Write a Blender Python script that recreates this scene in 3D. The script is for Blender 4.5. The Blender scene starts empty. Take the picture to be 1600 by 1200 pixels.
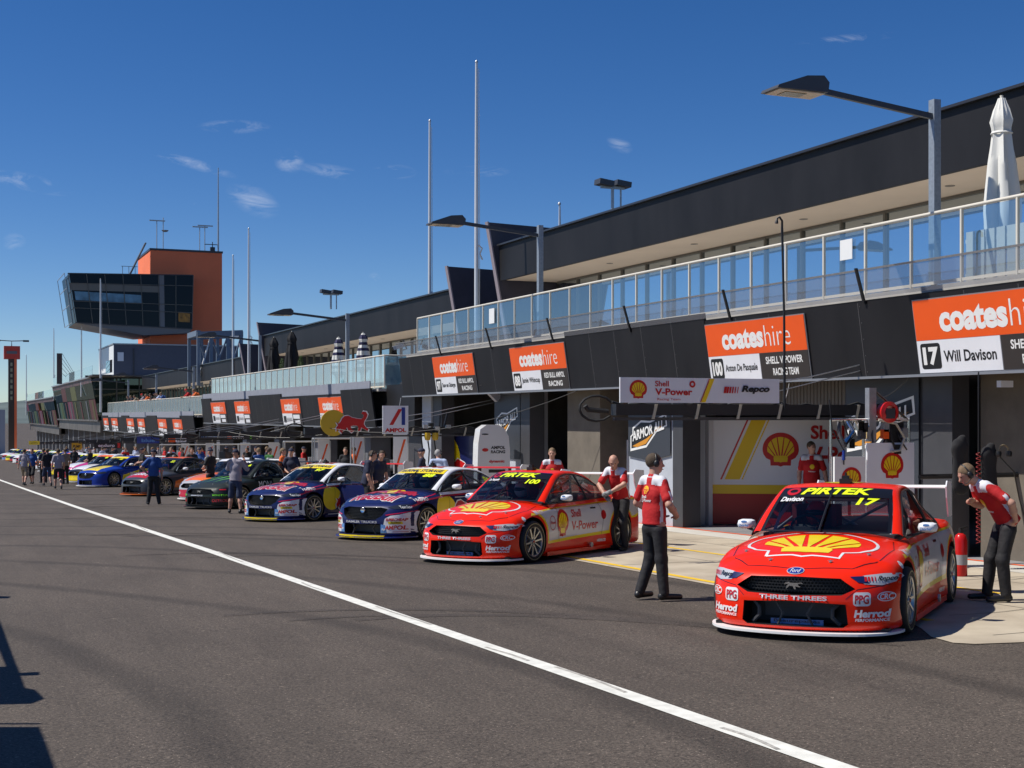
import bpy, bmesh, math, random
import numpy as np
from mathutils import Vector, Matrix
from mathutils.bvhtree import BVHTree
from mathutils.geometry import tessellate_polygon
random.seed(7)
SC = bpy.context.scene
COL = SC.collection
R_ = math.radians
# ------------------------------------------------------------------ camera
TH = math.atan(890 / 2100)
cam = bpy.data.cameras.new('camera'); camo = bpy.data.objects.new('camera', cam); COL.objects.link(camo)
camo.location = (0, 0, 0); camo.rotation_euler = (R_(90), 0, -TH)
cam.sensor_width = 36; cam.lens = 36 * 2100 / 1600; cam.shift_y = 49 / 1600
cam.clip_start = .2; cam.clip_end = 12000
SC.camera = camo
SC.view_settings.view_transform = 'Standard'; SC.view_settings.look = 'None'
SC.view_settings.exposure = 0.12; SC.view_settings.gamma = 1
# ------------------------------------------------------------------ sun and sky
SUN_EL = R_(54)
sh = (math.cos(-TH + R_(4)), math.sin(-TH + R_(4)))           # direction in which shadows fall
LD = Vector((sh[0] * math.cos(SUN_EL), sh[1] * math.cos(SUN_EL), -math.sin(SUN_EL)))
sl = bpy.data.lights.new('sun', 'SUN'); so = bpy.data.objects.new('sun', sl); COL.objects.link(so)
sl.energy = 4.9; sl.angle = R_(.53); sl.color = (1, .955, .88)
so.rotation_euler = LD.to_track_quat('-Z', 'Y').to_euler()
W = bpy.data.worlds.new('World'); SC.world = W; W.use_nodes = True
nt = W.node_tree; bg = nt.nodes['Background']
sky = nt.nodes.new('ShaderNodeTexSky'); sky.sky_type = 'NISHITA'; sky.sun_disc = False
sky.sun_elevation = SUN_EL; sky.sun_rotation = math.atan2(-LD.x, -LD.y)
sky.altitude = 900; sky.air_density = .75; sky.dust_density = .25; sky.ozone_density = 3.2
bg.inputs['Strength'].default_value = .092
# thin wisps of cirrus, each at its own bearing and height above the horizon
def wn(op, a, b=None, c=None):
    n_ = nt.nodes.new('ShaderNodeMath'); n_.operation = op
    for i, v in enumerate((a, b, c)):
        if v is None: continue
        if isinstance(v, (int, float)): n_.inputs[i].default_value = v
        else: nt.links.new(v, n_.inputs[i])
    return n_.outputs[0]
tc = nt.nodes.new('ShaderNodeTexCoord'); mp = nt.nodes.new('ShaderNodeMapping'); mp.inputs['Rotation'].default_value = (0, 0, TH)
nt.links.new(tc.outputs['Generated'], mp.inputs['Vector']); sx = nt.nodes.new('ShaderNodeSeparateXYZ'); nt.links.new(mp.outputs[0], sx.inputs[0])
yy = wn('MAXIMUM', sx.outputs['Y'], .05); cu_, cv_ = wn('DIVIDE', sx.outputs['X'], yy), wn('DIVIDE', sx.outputs['Z'], yy)
tot = None
for px_, py_, aw, bh, tilt in ((45, 285, 75, 9, -.22), (395, 312, 45, 16, -.35), (452, 252, 26, 13, -.1), (520, 268, 60, 7, -.15), (612, 268, 42, 8, -.05), (365, 198, 62, 7, 0), (315, 318, 14, 7, 0), (968, 226, 22, 8, -.3), (300, 255, 75, 6, -.3), (22, 378, 20, 9, 0), (1330, 60, 90, 5, .1), (585, 438, 12, 8, 0), (745, 268, 55, 6, 0)):
    u_ = wn('SUBTRACT', cu_, (px_-800)/2100); v_ = wn('SUBTRACT', cv_, (649-py_)/2100)
    q_ = wn('MULTIPLY_ADD', u_, -tilt, v_)
    d_ = wn('ADD', wn('POWER', wn('ABSOLUTE', wn('DIVIDE', u_, aw/2100)), 2), wn('POWER', wn('ABSOLUTE', wn('DIVIDE', q_, bh*1.7/2100)), 2))
    k_ = wn('MAXIMUM', wn('SUBTRACT', 1, d_), 0); tot = k_ if tot is None else wn('MAXIMUM', tot, k_)
cx_ = nt.nodes.new('ShaderNodeCombineXYZ'); nt.links.new(wn('MULTIPLY_ADD', cv_, .9, cu_), cx_.inputs[0]); nt.links.new(wn('MULTIPLY', cv_, 3.2), cx_.inputs[1])
no = nt.nodes.new('ShaderNodeTexNoise'); no.inputs['Scale'].default_value = 26; no.inputs['Detail'].default_value = 10
no.inputs['Roughness'].default_value = .66; no.inputs['Distortion'].default_value = .9; nt.links.new(cx_.outputs[0], no.inputs['Vector'])
cr = nt.nodes.new('ShaderNodeMapRange'); cr.inputs['From Min'].default_value = .46; cr.inputs['From Max'].default_value = .86; nt.links.new(no.outputs['Fac'], cr.inputs['Value'])
fac = wn('MULTIPLY', wn('MULTIPLY', cr.outputs[0], wn('POWER', tot, 1.3)), .62)
mx = nt.nodes.new('ShaderNodeMixRGB'); mx.inputs['Color2'].default_value = (7.2, 7.8, 9.0, 1)
nt.links.new(fac, mx.inputs['Fac'])
hs = nt.nodes.new('ShaderNodeHueSaturation'); hs.inputs['Saturation'].default_value = 1.30; hs.inputs['Hue'].default_value = .508; nt.links.new(sky.outputs[0], hs.inputs['Color'])
nt.links.new(hs.outputs[0], mx.inputs['Color1']); nt.links.new(mx.outputs[0], bg.inputs['Color'])

def gz(y): return -1.95 - .021 * y if y < 300 else -1.95 - .021 * 300
# ------------------------------------------------------------------ materials
MC = {}
def M(name, col=(.5, .5, .5), rough=.5, metal=0, var=0, vs=3, bump=0, bs=40, coat=0, spec=.5, c2=None, stretch=None, det=5, streak=0):
    if name in MC: return MC[name]
    m = bpy.data.materials.new(name); m.use_nodes = True; n = m.node_tree; P = n.nodes['Principled BSDF']
    P.inputs['Base Color'].default_value = (*col, 1); P.inputs['Roughness'].default_value = rough
    P.inputs['Metallic'].default_value = metal; P.inputs['Coat Weight'].default_value = coat; P.inputs['Coat Roughness'].default_value = .04
    P.inputs['Specular IOR Level'].default_value = spec
    t = n.nodes.new('ShaderNodeTexCoord'); g = n.nodes.new('ShaderNodeMapping')
    if stretch: g.inputs['Scale'].default_value = stretch
    n.links.new(t.outputs['Object'], g.inputs['Vector'])
    if var or c2:
        x = n.nodes.new('ShaderNodeTexNoise'); x.inputs['Scale'].default_value = vs; x.inputs['Detail'].default_value = det
        x.inputs['Roughness'].default_value = .6
        n.links.new(g.outputs[0], x.inputs['Vector'])
        r = n.nodes.new('ShaderNodeMapRange'); r.inputs['From Min'].default_value = .3; r.inputs['From Max'].default_value = .7
        n.links.new(x.outputs['Fac'], r.inputs['Value'])
        k = n.nodes.new('ShaderNodeMixRGB'); n.links.new(r.outputs[0], k.inputs['Fac'])
        a = tuple(c * (1 - var) for c in col); b = c2 if c2 else tuple(min(1, c * (1 + var)) for c in col)
        k.inputs['Color1'].default_value = (*a, 1); k.inputs['Color2'].default_value = (*b, 1)
        n.links.new(k.outputs[0], P.inputs['Base Color'])
    if bump:
        x = n.nodes.new('ShaderNodeTexNoise'); x.inputs['Scale'].default_value = bs; x.inputs['Detail'].default_value = 4
        n.links.new(g.outputs[0], x.inputs['Vector'])
        q = n.nodes.new('ShaderNodeBump'); q.inputs['Strength'].default_value = bump; q.inputs['Distance'].default_value = .02
        n.links.new(x.outputs['Fac'], q.inputs['Height']); n.links.new(q.outputs[0], P.inputs['Normal'])
    MC[name] = m; return m
def paint(name, col, rough=.22):
    return M(name, col, rough + .1, 0, coat=.32, var=.03, vs=1.2, bump=.012, bs=6, spec=.22)
def glassy(name, tint, refl=.25, rcol=(1, 1, 1), rough=.02, opaque=None):
    """thin sheet of glass: fresnel mirror over a tinted see-through (or dark) sheet"""
    if name in MC: return MC[name]
    m = bpy.data.materials.new(name); m.use_nodes = True; n = m.node_tree; n.nodes.clear()
    o = n.nodes.new('ShaderNodeOutputMaterial'); mix = n.nodes.new('ShaderNodeMixShader'); gl = n.nodes.new('ShaderNodeBsdfGlossy')
    gl.inputs['Roughness'].default_value = rough; gl.inputs['Color'].default_value = (*rcol, 1)
    tr = n.nodes.new('ShaderNodeBsdfTransparent'); tr.inputs['Color'].default_value = (*tint, 1)
    fr = n.nodes.new('ShaderNodeFresnel'); ge = n.nodes.new('ShaderNodeNewGeometry'); io = n.nodes.new('ShaderNodeMath'); io.operation = 'MULTIPLY_ADD'; io.inputs[1].default_value = 1/1.5 - 1.5; io.inputs[2].default_value = 1.5
    n.links.new(ge.outputs['Backfacing'], io.inputs[0]); n.links.new(io.outputs[0], fr.inputs['IOR'])
    ad = n.nodes.new('ShaderNodeMath'); ad.operation = 'MULTIPLY_ADD'; ad.inputs[1].default_value = 1 - refl; ad.inputs[2].default_value = refl
    n.links.new(fr.outputs[0], ad.inputs[0]); n.links.new(ad.outputs[0], mix.inputs[0])
    src = tr.outputs[0]
    if opaque:
        df = n.nodes.new('ShaderNodeBsdfDiffuse'); df.inputs['Color'].default_value = (*opaque[:3], 1)
        m2 = n.nodes.new('ShaderNodeMixShader'); m2.inputs[0].default_value = opaque[3]
        n.links.new(tr.outputs[0], m2.inputs[1]); n.links.new(df.outputs[0], m2.inputs[2]); src = m2.outputs[0]
    n.links.new(src, mix.inputs[1]); n.links.new(gl.outputs[0], mix.inputs[2]); n.links.new(mix.outputs[0], o.inputs[0])
    MC[name] = m; return m
black = M('black_plastic', (.012, .012, .013), .45)
rubber = M('rubber', (.018, .018, .018), .75, bump=.1, bs=60)
white = M('white_paint', (.78, .78, .76), .4)
steel = M('galvanised_steel', (.42, .43, .44), .45, .7, var=.12, vs=14)
alu = M('aluminium', (.62, .62, .61), .35, .8)
creamrail = M('cream_rail', (.66, .62, .53), .4)
charcoal = M('charcoal_cladding', (.0125, .0118, .0128), .55, spec=.3, var=.35, vs=.9, det=10, stretch=(1, 1, .35))
chrome = M('polished_steel', (.7, .7, .7), .15, 1)
dkgrey = M('dark_grey_paint', (.05, .05, .055), .5, var=.1)

# ------------------------------------------------------------------ mesh builder
def frame(o, s, t):
    s = Vector(s).normalized(); t = Vector(t); n = s.cross(t).normalized(); t = n.cross(s)
    m = Matrix.Identity(4)
    for i in range(3): m[i][0] = s[i]; m[i][1] = t[i]; m[i][2] = n[i]; m[i][3] = o[i]
    return m
def RZ(a): return Matrix.Rotation(a, 4, 'Z')
def T(x, y, z): return Matrix.Translation((x, y, z))
class MB:
    def __init__(s): s.v = []; s.f = []; s.m = []; s.mi = 0; s.X = Matrix.Identity(4)
    def add(s, vs, fs):
        b = len(s.v); X = s.X
        s.v += [tuple(X @ Vector(p)) for p in vs]
        s.f += [tuple(b + i for i in f) for f in fs]; s.m += [s.mi] * len(fs); return s
    def box(s, x0, x1, y0, y1, z0, z1):
        v = [(x, y, z) for x in (x0, x1) for y in (y0, y1) for z in (z0, z1)]
        return s.add(v, [(0, 1, 3, 2), (4, 6, 7, 5), (0, 4, 5, 1), (2, 3, 7, 6), (0, 2, 6, 4), (1, 5, 7, 3)])
    def prism(s, pts, z0, z1):
        """2D polygon (counter clockwise) extruded along local z"""
        n = len(pts)
        if sum(pts[i][0] * pts[(i+1) % n][1] - pts[(i+1) % n][0] * pts[i][1] for i in range(n)) < 0: pts = pts[::-1]
        v = [(p[0], p[1], z0) for p in pts] + [(p[0], p[1], z1) for p in pts]
        f = [(i, (i + 1) % n, n + (i + 1) % n, n + i) for i in range(n)]
        tr = tessellate_polygon([[Vector((p[0], p[1], 0)) for p in pts]])
        for a, b, c in tr:
            pa, pb, pc = pts[a], pts[b], pts[c]
            if (pb[0]-pa[0])*(pc[1]-pa[1]) - (pc[0]-pa[0])*(pb[1]-pa[1]) < 0: b, c = c, b
            f.append((n + a, n + b, n + c)); f.append((c, b, a))
        return s.add(v, f)
    def tube(s, pts, r, n=8, cap=True):
        pts = [Vector(p) for p in pts]; rr = r if isinstance(r, (list, tuple)) else [r] * len(pts)
        vs = []; fs = []; up = None
        for i, p in enumerate(pts):
            d = (pts[min(i + 1, len(pts) - 1)] - pts[max(i - 1, 0)]).normalized()
            if up is None: up = d.orthogonal().normalized()
            up = (up - d * up.dot(d)).normalized(); q = d.cross(up)
            for k in range(n):
                a = 2 * math.pi * k / n
                vs.append(p + (up * math.cos(a) + q * math.sin(a)) * rr[i])
        for i in range(len(pts) - 1):
            for k in range(n):
                fs.append((i*n+k, i*n+(k+1) % n, (i+1)*n+(k+1) % n, (i+1)*n+k))
        if cap: fs.append(tuple(range(n))[::-1]); fs.append(tuple((len(pts)-1)*n+k for k in range(n)))
        return s.add(vs, fs)
    def bar(s, a, b, w, h=None):
        """square bar from a to b"""
        a = Vector(a); b = Vector(b); d = (b - a).normalized(); h = h or w
        up = Vector((0, 0, 1)) if abs(d.z) < .95 else Vector((0, 1, 0))
        q = d.cross(up).normalized() * w / 2; u = q.cross(d).normalized() * h / 2
        v = [p + i * q + j * u for p in (a, b) for i in (-1, 1) for j in (-1, 1)]
        return s.add(v, [(0, 1, 3, 2), (4, 6, 7, 5), (0, 4, 5, 1), (2, 3, 7, 6), (0, 2, 6, 4), (1, 5, 7, 3)])
    def lathe(s, prof, n=32, axis='z'):
        """profile [(r, h)] turned about the axis"""
        vs = []; fs = []
        for r, h in prof:
            for k in range(n):
                a = 2 * math.pi * k / n; c, d = r * math.cos(a), r * math.sin(a)
                vs.append((c, d, h) if axis == 'z' else (h, c, d))
        for i in range(len(prof) - 1):
            for k in range(n): fs.append((i*n+k, i*n+(k+1) % n, (i+1)*n+(k+1) % n, (i+1)*n+k))
        return s.add(vs, fs)
    def grid(s, fn, nu, nv):
        vs = [fn(i / nu, j / nv) for j in range(nv + 1) for i in range(nu + 1)]
        fs = [(j*(nu+1)+i, j*(nu+1)+i+1, (j+1)*(nu+1)+i+1, (j+1)*(nu+1)+i) for j in range(nv) for i in range(nu)]
        return s.add(vs, fs)
    def flat(s, g, X=None, z=0, sx=1, sy=1, ox=0, oy=0):
        vs, fs = g; o = s.X
        if X is not None: s.X = o @ X
        s.add([(p[0] * sx + ox, p[1] * sy + oy, z) for p in vs], fs); s.X = o; return s
    def mesh(s, name, mats, smooth=None):
        me = bpy.data.meshes.new(name); me.from_pydata(s.v, [], s.f)
        mats = mats if isinstance(mats, (list, tuple)) else [mats]
        for m in mats: me.materials.append(m)
        if len(mats) > 1: me.polygons.foreach_set('material_index', s.m)
        if smooth:
            me.polygons.foreach_set('use_smooth', [True] * len(me.polygons))
            if smooth < 180: me.set_sharp_from_angle(angle=R_(smooth))
        me.update(); return me
    def build(s, name, mats, parent=None, smooth=None, label=None):
        return link(name, s.mesh(name, mats, smooth), parent, label)
def link(name, me, parent=None, label=None):
    o = bpy.data.objects.new(name, me); COL.objects.link(o)
    if parent: o.parent = parent
    if label: o['label'] = label
    return o
def tag(o, label=None, cat=None, group=None, kind=None):
    if label: o['label'] = label
    if cat: o['category'] = cat
    if group: o['group'] = group
    if kind: o['kind'] = kind
    return o
def thing(name, label, cat, loc=(0, 0, 0), rz=0, group=None):
    o = bpy.data.objects.new(name, None); COL.objects.link(o); o.location = loc; o.rotation_euler = (0, 0, rz)
    return tag(o, label, cat, group)
def rebase(root):
    """children were built in world coordinates: keep them there although the root is moved"""
    bpy.context.view_layer.update()
    inv = (Matrix.Translation(root.location) @ RZ(root.rotation_euler.z)).inverted()
    for c in root.children: c.matrix_parent_inverse = inv
KIDS = {}
def dup(root, loc, rz, label=None, cat=None, group=None, mats=None):
    """copy a thing, its parts and sub-parts; mats maps material name -> material for the copy"""
    def cp(o, par):
        c = o.copy(); COL.objects.link(c); c.parent = par
        if mats and o.type == 'MESH':
            for i, sl_ in enumerate(c.material_slots):
                if sl_.material and sl_.material.name in mats:
                    k = mats[sl_.material.name]; sl_.link = 'OBJECT'; sl_.material = k
        for ch in o.children: cp(ch, c)
        return c
    r = cp(root, None); r.location = loc; r.rotation_euler = (0, 0, rz)
    return tag(r, label, cat, group)
# ------------------------------------------------------------------ lettering
TCACHE = {}
def glyphs(txt, bold=0, shear=0, space=1):
    k = (txt, bold, shear, space)
    if k in TCACHE: return TCACHE[k]
    cu = bpy.data.curves.new('lettering', 'FONT'); cu.body = txt; cu.size = 1; cu.offset = bold; cu.shear = shear
    cu.space_character = space; cu.resolution_u = 3; cu.fill_mode = 'FRONT'
    ob = bpy.data.objects.new('lettering', cu); COL.objects.link(ob)
    dg = bpy.context.evaluated_depsgraph_get(); me = bpy.data.meshes.new_from_object(ob.evaluated_get(dg))
    vs = [(v.co.x, v.co.y) for v in me.vertices]; fs = [tuple(p.vertices) for p in me.polygons]
    bpy.data.objects.remove(ob); bpy.data.curves.remove(cu); bpy.data.meshes.remove(me)
    x0 = min(v[0] for v in vs); x1 = max(v[0] for v in vs); y0 = min(v[1] for v in vs); y1 = max(v[1] for v in vs)
    vs = [((a - x0) / (x1 - x0), (b - y0) / (y1 - y0)) for a, b in vs]
    TCACHE[k] = (vs, fs); return TCACHE[k]
def fit(txt, x0, x1, y0, y1, bold=0, shear=0, space=1):
    vs, fs = glyphs(txt, bold, shear, space)
    return [(x0 + a * (x1 - x0), y0 + b * (y1 - y0)) for a, b in vs], fs
def polyg(pts):
    tr = tessellate_polygon([[Vector((p[0], p[1], 0)) for p in pts]])
    return list(pts), [tuple(t) for t in tr]
def merge(*gs):
    V = []; F = []
    for v, f in gs:
        b = len(V); V += list(v); F += [tuple(b + i for i in q) for q in f]
    return V, F
def xf(g, sx, sy, ox=0, oy=0, rot=0):
    c, s_ = math.cos(rot), math.sin(rot)
    return [(ox + (a*c - b*s_) * sx, oy + (a*s_ + b*c) * sy) for a, b in g[0]], g[1]
def rect(x0, x1, y0, y1, sk=0): return polyg([(x0, y0), (x1, y0), (x1 + sk, y1), (x0 + sk, y1)])
def ell(cx, cy, rx, ry, n=28): return polyg([(cx + rx*math.cos(2*math.pi*i/n), cy + ry*math.sin(2*math.pi*i/n)) for i in range(n)])
def ring(cx, cy, rx, ry, t, n=28, a0=0, a1=360):
    v = []; f = []
    for i in range(n + 1):
        a = R_(a0 + (a1 - a0) * i / n); c, d = math.cos(a), math.sin(a)
        v += [(cx + rx*c, cy + ry*d), (cx + (rx-t)*c, cy + (ry-t)*d)]
    for i in range(n): f.append((2*i, 2*i+2, 2*i+3, 2*i+1))
    return v, f
def stroke(pts, w):
    v = []; f = []; n = len(pts)
    for i in range(n):
        a = Vector(pts[max(i-1, 0)]); b = Vector(pts[min(i+1, n-1)]); d = (b - a).normalized()
        v += [(pts[i][0] - d.y*w/2, pts[i][1] + d.x*w/2), (pts[i][0] + d.y*w/2, pts[i][1] - d.x*w/2)]
    for i in range(n-1): f.append((2*i, 2*i+1, 2*i+3, 2*i+2))
    return v, f
def rrect(x0, x1, y0, y1, r, n=4):
    p = []
    for cx, cy, a in ((x1-r, y1-r, 0), (x0+r, y1-r, 90), (x0+r, y0+r, 180), (x1-r, y0+r, 270)):
        for i in range(n + 1): b = R_(a + 90*i/n); p.append((cx + r*math.cos(b), cy + r*math.sin(b)))
    return polyg(p)
def shell_outline(k=1):
    p = [(-.29, -.46), (-.08, -.46), (0, -.49), (.08, -.46), (.29, -.46), (.30, -.30), (.42, -.24)]
    for i in range(25):
        a = R_(-18 + 216 * i / 24); p.append((.52*math.cos(a), .02 + .48*math.sin(a)))
    p += [(-.42, -.24), (-.30, -.30)]
    return [(a*k, b*k) for a, b in p]
def shell_rays(k=1, n=7):
    """the yellow fan, split by rays"""
    gs = []; ox, oy = 0, -.40
    A = [i * 180 / n for i in range(n + 1)]
    for i in range(n):
        a0, a1 = R_(-14 + 208*i/n + 2.2), R_(-14 + 208*(i+1)/n - 2.2)
        am = R_(22 + 136*(i+.5)/n); base = (ox + .10*math.cos(am)*1.6, oy + .06 + .07*math.sin(am))
        arc = [(.45*math.cos(a0 + (a1-a0)*j/5), .02 + (.415)*math.sin(a0 + (a1-a0)*j/5)) for j in range(6)]
        gs.append(polyg([base] + arc))
    gs.append(polyg([(-.22, -.41), (-.06, -.41), (0, -.43), (.06, -.41), (.22, -.41), (.24, -.28), (.2, -.2), (-.2, -.2), (-.24, -.28)]))
    return xf(merge(*gs), k, k)
SHRED = M('shell_red', (.55, .012, .012), .35); SHYEL = M('shell_yellow', (.86, .58, .01), .4)
SIGNW = M('sign_white', (.74, .75, .78), .45, var=.04, vs=2)
# ------------------------------------------------------------------ ground
def sheet(name, pts_fn_rows, mat_, kind='structure'):
    mb = MB(); mb.v = [p for r in pts_fn_rows for p in r]; n = len(pts_fn_rows[0])
    for j in range(len(pts_fn_rows) - 1):
        for i in range(n - 1):
            mb.f.append((j*n+i, j*n+i+1, (j+1)*n+i+1, (j+1)*n+i)); mb.m.append(0)
    return tag(mb.build(name, mat_), kind=kind)
def strip(name, ys, x0f, x1f, dz, mat_):
    return sheet(name, [[(x0f(y), y, gz(y) + dz), (x1f(y), y, gz(y) + dz)] for y in ys], mat_)
def asphalt(name='asphalt', base=(.077, .062, .0495)):
    m = bpy.data.materials.new(name); m.use_nodes = True; n = m.node_tree; P = n.nodes['Principled BSDF']; L = n.links.new
    P.inputs['Roughness'].default_value = .82; P.inputs['Specular IOR Level'].default_value = .35
    t = n.nodes.new('ShaderNodeTexCoord')
    def noise(s, d=4, r=.6, st=None):
        g = n.nodes.new('ShaderNodeMapping'); L(t.outputs['Object'], g.inputs[0])
        if st: g.inputs['Scale'].default_value = st
        x = n.nodes.new('ShaderNodeTexNoise'); x.inputs['Scale'].default_value = s; x.inputs['Detail'].default_value = d
        x.inputs['Roughness'].default_value = r; L(g.outputs[0], x.inputs['Vector']); return x.outputs['Fac']
    def rng(v, a, b, c, d):
        r = n.nodes.new('ShaderNodeMapRange'); r.inputs[1].default_value = a; r.inputs[2].default_value = b
        r.inputs[3].default_value = c; r.inputs[4].default_value = d; L(v, r.inputs[0]); return r.outputs[0]
    def mul(a, b):
        x = n.nodes.new('ShaderNodeMath'); x.operation = 'MULTIPLY'; L(a, x.inputs[0]); L(b, x.inputs[1]); return x.outputs[0]
    f = mul(rng(noise(.35, 6), .3, .7, .86, 1.14), rng(noise(42, 4, .85), .33, .67, .25, 1.85))
    f = mul(f, rng(noise(1.2, 7, .7, (1.6, .22, 1)), .35, .7, 1.12, .84))
    vo = n.nodes.new('ShaderNodeTexVoronoi'); vo.inputs['Scale'].default_value = 30; L(t.outputs['Object'], vo.inputs['Vector'])
    sp = rng(vo.outputs['Distance'], .08, .2, 3.0, 1)
    f = mul(f, sp)
    f = mul(f, rng(noise(.55, 5, .75, (1, .35, 1)), .60, .72, 1, .80)); f = mul(f, rng(noise(3.1, 3, .6), .68, .74, 1, .72)); f = mul(f, rng(noise(9, 2, .5), .735, .75, 1, 1.9))
    # faint tyre marks swinging into the bays
    wv = n.nodes.new('ShaderNodeTexWave'); wv.wave_type = 'RINGS'; wv.rings_direction = 'Z'; wv.inputs['Scale'].default_value = .11
    wv.inputs['Distortion'].default_value = 1.5; wv.inputs['Detail'].default_value = 1
    g = n.nodes.new('ShaderNodeMapping'); g.inputs['Location'].default_value = (14, -9, 0); L(t.outputs['Object'], g.inputs[0]); L(g.outputs[0], wv.inputs['Vector'])
    f = mul(f, rng(wv.outputs['Fac'], .93, 1, 1, .70))
    k = n.nodes.new('ShaderNodeMixRGB'); k.blend_type = 'MULTIPLY'; k.inputs['Fac'].default_value = 1
    k.inputs['Color1'].default_value = (*base, 1)
    L(f, k.inputs['Color2']); L(k.outputs[0], P.inputs['Base Color'])
    b = n.nodes.new('ShaderNodeBump'); b.inputs['Strength'].default_value = .5; b.inputs['Distance'].default_value = .006
    L(noise(150, 2), b.inputs['Height']); L(b.outputs[0], P.inputs['Normal'])
    return m
YS = [-60, 0, 20, 60, 120, 200, 300, 300.01, 700, 2000, 7000]
sheet('ground', [[(x, y, gz(y)) for x in (-2600, -60, -8, 9, 60, 3000)] for y in YS], asphalt())
con = M('concrete', (.41, .34, .25), .85, var=.18, vs=.9, bump=.15, bs=60, det=12, c2=(.53, .46, .35))
# apron with its rounded near corner and slab joints
def apx(y): return 9.5 if y > 11.2 else 9.5 - .7 * min(1, (11.2 - y) / 1.0)
ap = [(9.48, 300), (9.5, 60), (9.48, 30), (9.48, 11.6), (9.2, 11.0), (8.9, 10.5), (8.82, 10.1), (8.95, 9.95), (9.5, 9.82), (12, 9.2), (15.1, 8.2), (15.1, 300)]
mb = MB(); vs, fs = polyg(ap); mb.add([(a, b, gz(b) + .008) for a, b in vs], fs)
# the tessellated sheet bends only along y, which the plane does not
tag(mb.build('apron', con), kind='structure')
strip('garage_floor', [4, 20, 60, 150, 300], lambda y: 15.1, lambda y: 27, .010, M('sealed_floor', (.30, .30, .31), .35, var=.12, vs=.8))
yl = M('yellow_line_paint', (.80, .50, .02), .6, var=.12, vs=9); wl = M('white_line_paint', (.74, .73, .66), .6, var=.16, vs=7, det=12, bump=.1, bs=90)
orl = M('orange_line_paint', (.75, .10, .015), .6, var=.1, vs=9)
ljoint = M('slab_joint', (.10, .09, .075), .9)
segs = [11.4, 26, 60, 150, 300]
strip('yellow_edge_line', segs, lambda y: 9.60, lambda y: 9.72, .013, yl)
strip('yellow_bay_line', [13, 26, 60, 150, 300], lambda y: 12.05, lambda y: 12.15, .013, yl)
strip('orange_garage_line', [4, 26, 60, 150, 300], lambda y: 14.97, lambda y: 15.09, .013, orl)
strip('pale_kerb_band', [4, 26, 60, 150, 300], lambda y: 14.2, lambda y: 14.95, .0115, M('pale_concrete', (.55, .52, .46), .75, var=.1, vs=2))
mb = MB()
for k in range(0, 40):
    y = 10.3 + k * 4.15
    x0 = 9.5
    mb.add([(x0, y, gz(y) + .0095), (14.2, y, gz(y) + .0095), (14.2, y + .02, gz(y) + .0095), (x0, y + .02, gz(y) + .0095)], [(0, 1, 2, 3)])
for x in (11.3, 13.2):
    mb.add([(x, 10, gz(10) + .0095), (x + .02, 10, gz(10) + .0095), (x + .02, 290, gz(290) + .0095), (x, 290, gz(290) + .0095)], [(0, 1, 2, 3)])
tag(mb.build('slab_joints', ljoint), kind='structure')
def wx(y):
    P = [(-5, 5.05), (6.6, 4.89), (14, 4.72), (25, 4.46), (44, 3.87), (62, 3.42), (81, 2.99), (120, 2.3), (200, 1.2), (300, 0)]
    for (a, p), (b, q) in zip(P, P[1:]):
        if y <= b: return p + (q - p) * (y - a) / (b - a)
    return 0
strip('white_line', [-5, 2, 6.6, 10, 14, 19, 25, 34, 44, 53, 62, 81, 120, 200, 290], lambda y: wx(y) - .09, lambda y: wx(y) + .09, .006, wl)
tmM = asphalt('asphalt_rubbered', (.062, .050, .041)); k = 0
for y0_ in (11.5, 20.5, 26.3, 33.6, 41, 52, 64):
    for r0, off in ((9.5, 0), (9.5, 1.55), (12, .4)):
        k += 1
        if (k * 7) % 5 == 0: continue
        pts = []
        for i in range(15):
            a = R_(-4 + 50 * i / 14); pts.append((8.3 - r0*(1 - math.sin(R_(50))) * 0 - (r0 + off) * (math.sin(R_(46)) - math.sin(a)) * .55, y0_ - 1.0 - (r0 + off) * (math.cos(a) - math.cos(R_(46))) * 1.3 * -1 - off * .2))
        v, f = stroke(pts, .17 if k % 2 else .12); mb = MB(); mb.add([(p[0], p[1], gz(p[1]) + .003 + .0001 * k) for p in v], f); tag(mb.build('tyre_marks', tmM), kind='structure')
mb = MB()
for x_ in (-.4,): mb.add([(x_ + .03*math.sin(i*1.3), -5 + i*4, gz(-5 + i*4) + .0028) for i in range(50)] + [(x_ + .035 + .03*math.sin(i*1.3 + .4), -5 + i*4, gz(-5 + i*4) + .0028) for i in range(50)], [(i, 50 + i, 51 + i, i + 1) for i in range(49)])
tag(mb.build('asphalt_joint', tmM), kind='structure')
for j_, (y_, l_, dx_) in enumerate(((9.2, 1.3, .02), (10.9, .9, -.04), (13.5, 1.8, .03), (17.2, 1.2, -.02), (22, 2.4, .03), (31, 3, .0), (7.1, .7, -.05))):
    mb = MB(); v, f = stroke([(wx(y_) + dx_ + .03*math.sin(i*.5 + j_), y_ + l_*i/6) for i in range(7)], .035); mb.add([(p[0], p[1], gz(p[1]) + .0085) for p in v], f)
    tag(mb.build('line_scuff', M('line_scuff_grey', (.42, .40, .36), .7, var=.4, vs=20)), kind='structure')
# black scuffs on the apron
mb = MB(); random.seed(3)
for k in range(46):
    x = random.uniform(9.8, 14.6); y = random.uniform(11, 60); L = random.uniform(.25, 1.5); a = random.uniform(-.35, .35) + 2.15 * 0; w = random.uniform(.012, .03)
    n = 5; pts = [(x + math.cos(a + j*.05) * L * j / n, y + math.sin(a + j*.05) * L * j / n) for j in range(n + 1)]
    v, f = stroke(pts, w)
    mb.add([(p[0], p[1], gz(p[1]) + .0135 + .0002*k) for p in v], f)
tag(mb.build('tyre_scuffs', M('scuff', (.07, .065, .06), .8)), kind='structure')
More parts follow.
